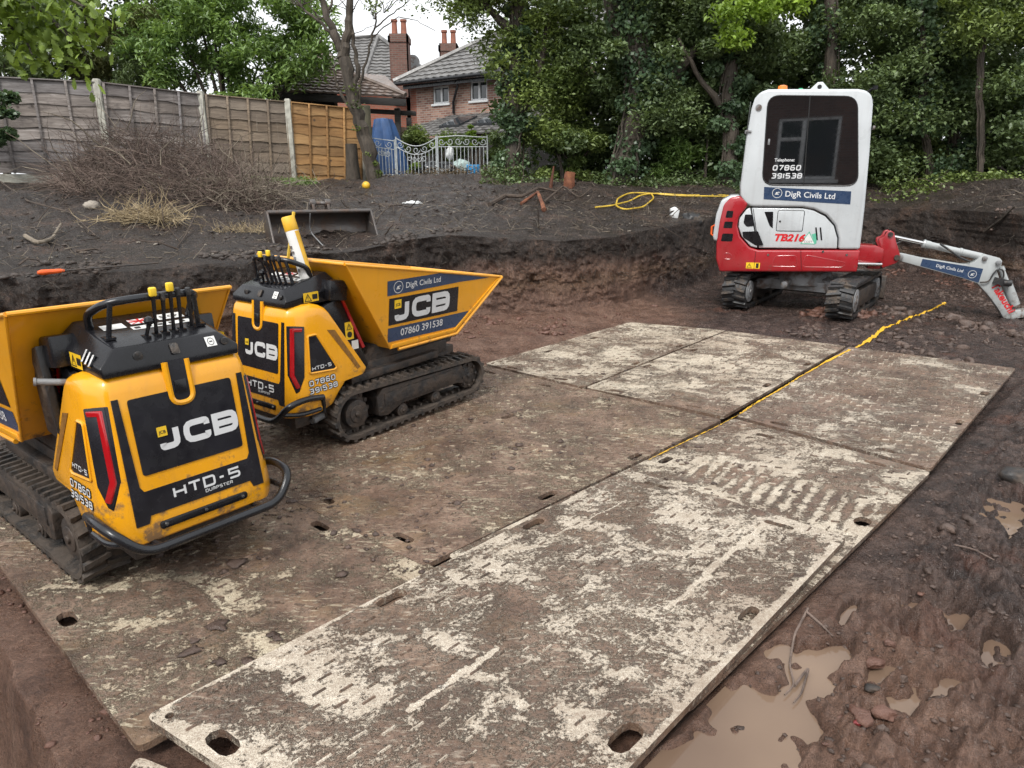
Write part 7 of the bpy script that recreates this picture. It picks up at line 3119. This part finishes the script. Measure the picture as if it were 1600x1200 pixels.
twig_cloud('brushwood', 'big heap of cut purple brown brushwood in front of the fence', 'brushwood', brush_root, 3700, 0.25, 0.80, 0.0050, M['twig'], 101, 0.25, 0.22)
twig_cloud('brushwood', 'thicker bare sticks poking out of the brushwood heap', 'sticks', brush_root, 90, 0.6, 1.3, 0.011, M['bark_pale'], 102, 0.35, 0.35, seg=5)
sp = hit(232, 348)
twig_cloud('dry_straw', 'pale dry straw clump lying before the brushwood', 'straw', lambda rg: (sp.x + rg.normal() * 0.20, sp.y + rg.normal() * 0.12, sp.z + 0.02 + abs(rg.normal()) * .05), 380, 0.18, 0.46, 0.0048, M['straw'], 103, 0.16, 0.30)
sp2 = hit(385, 318)
twig_cloud('pale_sticks', 'pale twisted sticks at the end of the brushwood heap', 'sticks', lambda rg: (sp2.x + rg.normal() * 0.45, sp2.y + rg.normal() * 0.25, sp2.z + 0.02 + abs(rg.normal()) * .12), 300, 0.3, 0.9, 0.0065, M['bark_pale'], 104, 0.3, 0.35, seg=4)
sp3 = hit(395, 362)
twig_cloud('dry_grass', 'small patch of dry grass left of the steel bucket', 'dry grass', lambda rg: (sp3.x + rg.normal() * 0.28, sp3.y + rg.normal() * 0.10, sp3.z), 380, 0.06, 0.18, 0.003, M['straw'], 105, 0.7, 0.25)


def litter_root(rg):
    th = rg.uniform(-0.75, 0.75)
    r = rg.uniform(5.2, 14)
    x, y = r * math.sin(th), r * math.cos(th)
    Rb, _ = rim_at(np.array([th]))
    if r < Rb[0] + 0.25:
        r = Rb[0] + 0.25 + rg.rand() * 3
        x, y = r * math.sin(th), r * math.cos(th)
    return (x, y, hz(x, y) + 0.01)


twig_cloud('twig_litter', 'broken twigs and root ends strewn over the dark upper soil', 'litter', litter_root, 2300, 0.05, 0.28, 0.0036, M['bark_pale'], 106, 0.12, 0.3)
twig_cloud('root_litter', 'dark roots lying on the upper soil', 'roots', litter_root, 260, 0.25, 0.8, 0.008, M['twig_dark'], 107, 0.10, 0.35, seg=5)


def face_root(rg):
    th = rg.uniform(-0.7, 0.75)
    Rb, zr = rim_at(np.array([th]))
    r = Rb[0] + rg.uniform(0.0, 0.14)
    return (r * math.sin(th), r * math.cos(th), zr[0] * rg.uniform(0.35, 1.0))


twig_cloud('bank_roots', 'fine torn roots hanging from the cut face of the bank', 'roots', face_root, 700, 0.06, 0.30, 0.0035, M['bark'], 108, -0.25, 0.4, seg=4)


# ------------------------------------------------------------ clods of mud
def ico(sub):
    bm = bmesh.new()
    bmesh.ops.create_icosphere(bm, subdivisions=sub, radius=1)
    v = np.array([tuple(q.co) for q in bm.verts])
    f = np.array([[q.index for q in fc.verts] for fc in bm.faces])
    bm.free()
    return v, f


ICO = {1: ico(1), 2: ico(2)}


def clods(name, label, cat, P, S, mat, seed, sub=1, flat=0.6, kind='stuff'):
    rg = np.random.RandomState(seed)
    v0, f0 = ICO[sub]
    n, m = len(P), len(v0)
    amp = 1 + rg.uniform(-0.38, 0.38, (n, m))
    if sub == 2:
        ph = rg.uniform(0, 6, (n, 3))
        lump_ = 0.28 * np.sin(v0[None, :, 0] * 3 + ph[:, :1]) + 0.28 * np.sin(v0[None, :, 1] * 3.3 + ph[:, 1:2]) + 0.2 * np.sin(v0[None, :, 2] * 4 + ph[:, 2:])
        amp = 1 + lump_ + rg.uniform(-0.3, 0.3, (n, m))
    V = v0[None] * amp[:, :, None]
    st = np.stack([rg.uniform(0.7, 1.5, n), rg.uniform(0.7, 1.2, n), rg.uniform(0.6, 1.0, n) * flat], 1)
    V = V * st[:, None, :]
    a = rg.uniform(0, 6.28, n)
    c, s = np.cos(a)[:, None], np.sin(a)[:, None]
    X = V[:, :, 0] * c - V[:, :, 1] * s
    Y = V[:, :, 0] * s + V[:, :, 1] * c
    V = np.stack([X, Y, V[:, :, 2]], -1) * S[:, None, None] + P[:, None, :]
    F = f0[None] + (np.arange(n) * m)[:, None, None]
    o = np_mesh(name, V.reshape(-1, 3), F.reshape(-1, 3), mat, None, sub == 2)
    return tag(o, label, cat, kind=kind)


def mud_points(n, seed, x0, x1, y0, y1, cond, smin, smax, pw=3.0, clump=0.0):
    rg = np.random.RandomState(seed)
    xs, ys = [], []
    while len(xs) < n:
        x = rg.uniform(x0, x1, n * 2)
        y = rg.uniform(y0, y1, n * 2)
        k = cond(x, y) & (fbm(x, y, 2.6, 3) > clump)
        xs += list(x[k])
        ys += list(y[k])
    x, y = np.array(xs[:n]), np.array(ys[:n])
    s = smin + (smax - smin) * rg.rand(n) ** pw
    z = height(x, y)
    return np.stack([x, y, z + s * 0.15], 1), s


LINE = [(1478, 472), (1440, 487), (1382, 509), (1325, 549)]


def off_line(x, y):
    k = np.ones(len(x), bool)
    for (a, b_), (c, d) in zip(LINE, LINE[1:]):
        p, q = g(a, b_), g(c, d)
        t = np.clip(((x - p.x) * (q.x - p.x) + (y - p.y) * (q.y - p.y)) / ((q.x - p.x) ** 2 + (q.y - p.y) ** 2), 0, 1)
        k &= np.hypot(x - p.x - t * (q.x - p.x), y - p.y - t * (q.y - p.y)) > 0.09
    return k


def rdist(x, y):
    return (x - BE0[0]) * BU[1] - (y - BE0[1]) * BU[0]


P, S = mud_points(2200, 111, 0.3, 6.5, 0.5, 6.5, lambda x, y: (rdist(x, y) > 0.05) & (y > 0.5) & (x < 0.8 * y + 0.5), 0.003, 0.012, 2.6, -0.1)
k = P[:, 2] > WATER_Z - 0.01
clods('mud_clods', 'crumbled wet mud scattered right of the boards', 'mud', P[k], S[k], M['clod'], 111, 1)
P, S = mud_points(40, 112, 0.3, 6.5, 0.5, 6.5, lambda x, y: (rdist(x, y) > 0.12) & (x < 0.8 * y + 0.5), 0.010, 0.032, 2.6, 0.0)
P[:, 2] -= S * 0.1
clods('mud_lumps', 'larger wet lumps of mud right of the boards', 'mud', P, S, M['clod'], 112, 2, 0.75)
P, S = mud_points(18, 113, 0.3, 6.5, 0.8, 6.5, lambda x, y: (rdist(x, y) > 0.3) & (x < 0.8 * y + 0.5), 0.008, 0.026, 2.5, 0.08)
clods('red_clay_lumps', 'reddish clay lumps in the wet mud', 'clay', P, S, M['clod_red'], 113, 2, 0.5)
# spoil by the digger and along the foot of the cut face
P, S = mud_points(1500, 114, 1.4, 8.0, 5.6, 10.5, lambda x, y: off_line(x, y) & (rdist(x, y) > -2.2) & ((x - BE0[0]) * BU[0] + (y - BE0[1]) * BU[1] > 5.35), 0.006, 0.040, 3.2, 0.02)
clods('spoil', 'loose lumps of soil around the digger tracks', 'soil', P, S, M['clod'], 114, 2, 0.85)
P, S = mud_points(700, 115, 3.9, 8.5, 6.0, 8.6, lambda x, y: off_line(x, y) & (x > 4.4) & (y > 5.9 + (x - 4.4) * 0.2), 0.012, 0.060, 2.8, 0.0)
clods('spoil', 'ridge of big dark lumps in front of the digging arm', 'soil', P, S, M['clod'], 115, 2, 0.9)
hc = hit(1315, 492)
rg = np.random.RandomState(5)
x = hc.x + rg.normal(size=120) * 0.20
y = hc.y + rg.normal(size=120) * 0.12
S = 0.02 + 0.05 * rg.rand(120) ** 2
clods('mud_pile', 'small pile of torn clay against the near digger track', 'soil', np.stack([x, y, height(x, y) + 0.07 * np.exp(-((x - hc.x) ** 2 + (y - hc.y) ** 2) / 0.04)], 1), S, M['clod_red'], 116, 2, 0.7)


def near_foot(x, y):
    th = np.arctan2(x, y)
    Rb, _ = rim_at(th)
    r = np.hypot(x, y)
    return (r < Rb) & (r > Rb - 0.9)


P, S = mud_points(900, 117, -4.5, 8.5, 3.8, 13, near_foot, 0.006, 0.038, 3.5, 0.0)
clods('fallen_soil', 'soil crumbled off the bank along its foot', 'soil', P, S, M['clod_red'], 117, 2, 0.85)


def upper_ok(x, y):
    th = np.arctan2(x, y)
    Rb, _ = rim_at(th)
    r = np.hypot(x, y)
    return (r > Rb + 0.2) & (np.abs(x) < 0.85 * y)


P, S = mud_points(3800, 118, -7.5, 9, 4.2, 13.5, upper_ok, 0.005, 0.026, 3.2, -0.02)
clods('topsoil_lumps', 'dark crumbly lumps over the upper soil', 'soil', P, S, M['soilclod'], 118, 1, 0.65)
P, S = mud_points(500, 119, -5.2, 8, 4.4, 13.2, lambda x, y: (np.hypot(x, y) > rim_at(np.arctan2(x, y))[0] + 0.12) & (np.hypot(x, y) < rim_at(np.arctan2(x, y))[0] + 0.55) & (np.abs(x) < .85 * y) & (x < -0.6), 0.008, 0.045, 2.8, -0.05)
clods('rim_lumps', 'broken soil along the lip of the bank', 'soil', P, S, M['soilclod'], 119, 1, 0.7)
P, S = mud_points(420, 120, -7.5, 8, 4.6, 13.5, upper_ok, 0.006, 0.020, 2.0, 0.0)
clods('pale_chips', 'pale chips and small stones in the upper soil', 'stones', P, S, M['stone'], 120, 1, 0.6)
P, S = mud_points(900, 121, -2.6, -0.5, 0.8, 3.2, lambda x, y: ((x - TR0[0]) * TRN[0] + (y - TR0[1]) * TRN[1] > -0.30) & (x < -1.0 + 0), 0.004, 0.022, 3.0, -0.1)
clods('trench_crumbs', 'reddish crumbs along the trench beside the boards', 'soil', P, S, M['clod_red'], 121, 1, 0.6)
# mud dropped on the boards
rg = np.random.RandomState(122)
n = 900
px = rg.uniform(380, 1150, n)
py = rg.uniform(560, 900, n)
pp = [g(a, c, 0.004) for a, c in zip(px, py)]
Pb = np.array([tuple(p) for p in pp])
k = (rdist(Pb[:, 0], Pb[:, 1]) < -0.95) & (Pb[:, 1] < 6.5) & (fbm(Pb[:, 0], Pb[:, 1], 2.0, 3) > -0.05)
Pb = Pb[k]
S = 0.003 + 0.020 * rg.rand(len(Pb)) ** 3.5
clods('dropped_mud', 'bits of dark mud dropped on the boards', 'mud', Pb, S, M['clod'], 122, 1, 0.6)
n = 420
t1, t2 = rg.rand(n), rg.rand(n)
o0 = np.array([-2.3, 3.3])
Pb = np.stack([rg.uniform(-2.7, -0.8, n), rg.uniform(1.7, 3.3, n), np.full(n, 0.004)], 1)
k = ((Pb[:, 0] - TR0[0]) * TRN[0] + (Pb[:, 1] - TR0[1]) * TRN[1] < -0.42) & (fbm(Pb[:, 0], Pb[:, 1], 3.0, 3) > 0.0)
Pb = Pb[k]
clods('dropped_mud', 'dark mud pressed on the board around the near dumpster track', 'mud', Pb, 0.006 + 0.026 * rg.rand(len(Pb)) ** 3, M['clod'], 123, 2, 0.4)
pxl = [(1110, 575), (1350, 595), (1335, 620), (1225, 520), (1150, 600), (1270, 560), (1130, 575), (1560, 600)]
Pb = []
for a, c in pxl + [(rg.uniform(950, 1500), rg.uniform(540, 800)) for _ in range(70)]:
    q = g(a, c, 0.006)
    if rdist(q.x, q.y) < -0.1:
        Pb.append(tuple(q))
Pb = np.array(Pb)
clods('dropped_mud', 'few bits of mud on the far light boards', 'mud', Pb, 0.004 + 0.014 * rg.rand(len(Pb)) ** 2, M['clod'], 124, 1, 0.5)


# ------------------------------------------------------------ single things lying about
def stick(name, label, cat, pix, r, mat, z0=0.02, wob=0.0):
    pts = []
    for a, c, *h in pix:
        p = hit(a, c)
        pts.append(p + Vector((0, 0, z0 + (h[0] if h else 0))))
    b = B()
    P_ = [Vector(p) for p in rounded(pts, 0.12, 4)]
    b.tube(P_, [r * (1 - 0.5 * i / len(P_)) for i in range(len(P_))], 7)
    return tag(b.build(name, mat), label, cat)


stick('fallen_branch', 'curved bare branch lying on the soil left of the straw clump', 'branch', [(40, 372), (60, 384), (82, 378), (97, 362, .05)], 0.022, M['bark_pale'])
stick('fallen_branch', 'long thin dark branch across the soil below the grey fence', 'branch', [(0, 290, .05), (45, 318), (110, 335), (150, 372)], 0.012, M['twig_dark'])
stick('fallen_branch', 'thin bare branch sloping down beside the bucket', 'branch', [(310, 352, .12), (290, 372), (278, 388)], 0.009, M['twig_dark'])
stick('root', 'dark root on the mound behind, reaching towards the orange cut ends', 'root', [(765, 322), (790, 312, .04), (815, 316, .06), (842, 300, .05), (872, 302)], 0.035, M['twig_dark'])
stick('root', 'thin dark root over the mound, right of the cut ends', 'root', [(850, 318), (880, 300, .08), (905, 312), (925, 300, .05)], 0.018, M['twig_dark'])
stick('root', 'branch stuck in the right hand bank beyond the digging arm', 'root', [(1535, 378, .1), (1560, 365, .15), (1580, 352, .2)], 0.02, M['bark'])
hp = [(1160, 311), (1110, 309), (1060, 309), (1022, 305), (985, 303), (965, 313), (962, 325), (975, 331), (1005, 327), (1022, 312), (1018, 306)]
pts = [hit(a, c) + Vector((0, 0, 0.025)) for a, c in hp]
hp2 = [(930, 328), (955, 325), (985, 317), (1000, 308), (1020, 305), (1070, 308), (1130, 308), (1165, 312)]
b = B()
b.tube(rounded(pts, 0.25, 6), 0.013, 8)
b.tube(rounded([hit(a, c) + Vector((0, 0, 0.03)) for a, c in hp2], 0.25, 6), 0.013, 8)
tag(b.build('hosepipe', M['hose']), 'yellow hosepipe looped on the soil behind the bank', 'hose')
# cut stumps and split ends
def cut_log(label, pa, pb, ra, rb, name='cut_log', cat='log', dark=False):
    A, Bv = pa, pb
    root = thing(name, label, cat, A)
    d = Bv - A
    b = B()
    n = 7
    b.tube([d * (i / n) for i in range(n + 1)], [ra + (rb - ra) * i / n for i in range(n + 1)], 14)
    rq = random.Random(int(ra * 1e4))
    b.v = [(x + rq.uniform(-1, 1) * rb * .16, y + rq.uniform(-1, 1) * rb * .16, z + rq.uniform(-1, 1) * rb * .2) for x, y, z in b.v]
    b.build('bark', M['bark'] if dark else M['stump'], root)
    b = B()
    dn = d.normalized()
    b.tube([d - dn * 0.004, d + dn * 0.012], [rb * 0.95, rb * 0.80], 9)
    b.build('cut_face', M['stump'], root)
    return root


p = hit(888, 291)
cut_log('squat sawn stump with an orange brown split face, right of the thin splinter', p - Vector((0, 0, .1)), p + Vector((0.03, 0, 0.22)), 0.105, 0.085, 'cut_stump', 'stump')
p = hit(860, 292)
cut_log('thin upright orange splinter of wood left of the squat stump', p - Vector((0, 0, .05)), p + Vector((0.05, 0, 0.32)), 0.035, 0.014, 'wood_splinter', 'splinter')
p = hit(850, 331)
q = hit(843, 306)
cut_log('bright orange cut root end standing out of the mound', q.lerp(p, .2) + Vector((-.04, 0, .10)), p + Vector((0, -.05, 0.03)), 0.022, 0.032, 'cut_root', 'root')
p, q = hit(815, 322), hit(838, 312)
cut_log('brown sawn root lying left of the bright orange one', q + Vector((0, 0, .10)), p + Vector((0, 0, .03)), 0.020, 0.026, 'cut_root', 'root')
# ball, foam box, bag, chips
p = at(573, 309, 12.9)
p.z = hz(p.x, p.y) + 0.06
lump('play_ball', 'small yellow ball on the soil in front of the bare tree', 'ball', p, 0.072, M['ballyellow'], 1, 3, 0.03)
p = hit(1056, 341)
b = B()
b.prism([(0, 0), (.10, .01), (.12, .13), (.06, .18), (.0, .15)], lambda x, z, o: (p.x - 0.07 + x, p.y + o, p.z + z - .02), 0, 0.12)
tag(b.build('foam_box', M['foam'], bevel=0.006), 'white foam box on the lip of the bank, right of the hose', 'box')
p = hit(1082, 342)
lump('slumped_bag', 'dark grey bag slumped beside the white foam box', 'bag', (p.x, p.y, p.z - .03), 0.13, M['rubberb'], 9, 3, 0.5, (1.2, 0.6, 0.9), 2)
p = hit(645, 318)
lump('white_rag', 'scrap of white plastic on the soil behind the skip', 'litter', (p.x, p.y, p.z + .01), 0.07, M['foam'], 12, 3, 0.5, (1.8, 0.7, 0.4), 3)
p = hit(640, 322)
p = hit(144, 325)
lump('pale_stone', 'pale round stone below the brushwood heap', 'stone', (p.x, p.y, p.z + .02), 0.09, M['stone'], 13, 3, 0.25, (1, .8, .7), 2)
# orange handled tool with its dark shaft
a, c = hit(60, 433), hit(102, 429)
dv_ = (c - a)
root = thing('orange_handle', 'orange handled tool lying on the bank behind the near skip', 'tool', a + Vector((0, 0, .03)))
b = B()
b.tube([dv_ * t for t in (0, .15, .5, .85, 1)], [0.012, 0.022, 0.019, 0.017, 0.008], 10)
b.build('handle', M['orange'], root)
b = B()
e = hit(250, 424) + Vector((0, 0, .02)) - a
b.tube([dv_, e], 0.007, 6)
b.build('shaft', M['chassis'], root)
# brick pieces and stones in the wet mud
for px, py, s, mt, lb, nm in ((1592, 752, 0.085, 'chassis', 'dark broken block half sunk in the mud beyond the upper puddle', 'broken_block'), (1588, 742, 0.03, 'red_stone', 'red leaf lying on the dark broken block', 'red_leaf'),
                              (1378, 1118, 0.028, 'clod_red', 'dark red stone in the mud right of the big puddle', 'stone'), (1341, 1134, 0.012, 'red_stone', 'small bright red pebble in the mud', 'pebble'),
                              (1362, 1042, 0.032, 'clod_red', 'flat reddish clay piece in the trodden mud', 'clay_piece'), (1362, 1080, 0.02, 'chassis', 'black wet stone beside the reddish clay piece', 'stone')):
    p = hit(px, py)
    lump(nm, lb, 'leaf' if 'leaf' in nm else 'stone', (p.x, p.y, p.z + s * 0.25), s, M[mt], px, 2, 0.45, (1.3, 0.9, 0.12 if 'leaf' in nm else 0.55), 2)
for k_, (keys, lb) in enumerate(([[(1262, 955), (1240, 1000), (1232, 1050), (1240, 1085), (1222, 1115)], 'thin brown root lying in the big puddle'], [[(1240, 1085), (1262, 1060), (1250, 1100), (1235, 1132)], 'forked root end at the rim of the big puddle'],
                                 [[(1260, 962), (1285, 985), (1300, 1003)], 'short curled root beside the board edge'], [[(1490, 856), (1520, 862), (1552, 880)], 'thin dark twig beyond the small puddle'])):
    pts = []
    for a_, c_ in keys:
        p = hit(a_, c_)
        p.z = max(p.z, WATER_Z) + 0.012
        pts.append(p)
    b = B()
    q_ = rounded(pts, 0.03, 3)
    b.tube(q_, [0.0045 * (1 - .5 * i / len(q_)) for i in range(len(q_))], 6)
    tag(b.build('thin_root', M['twig']), lb, 'root')
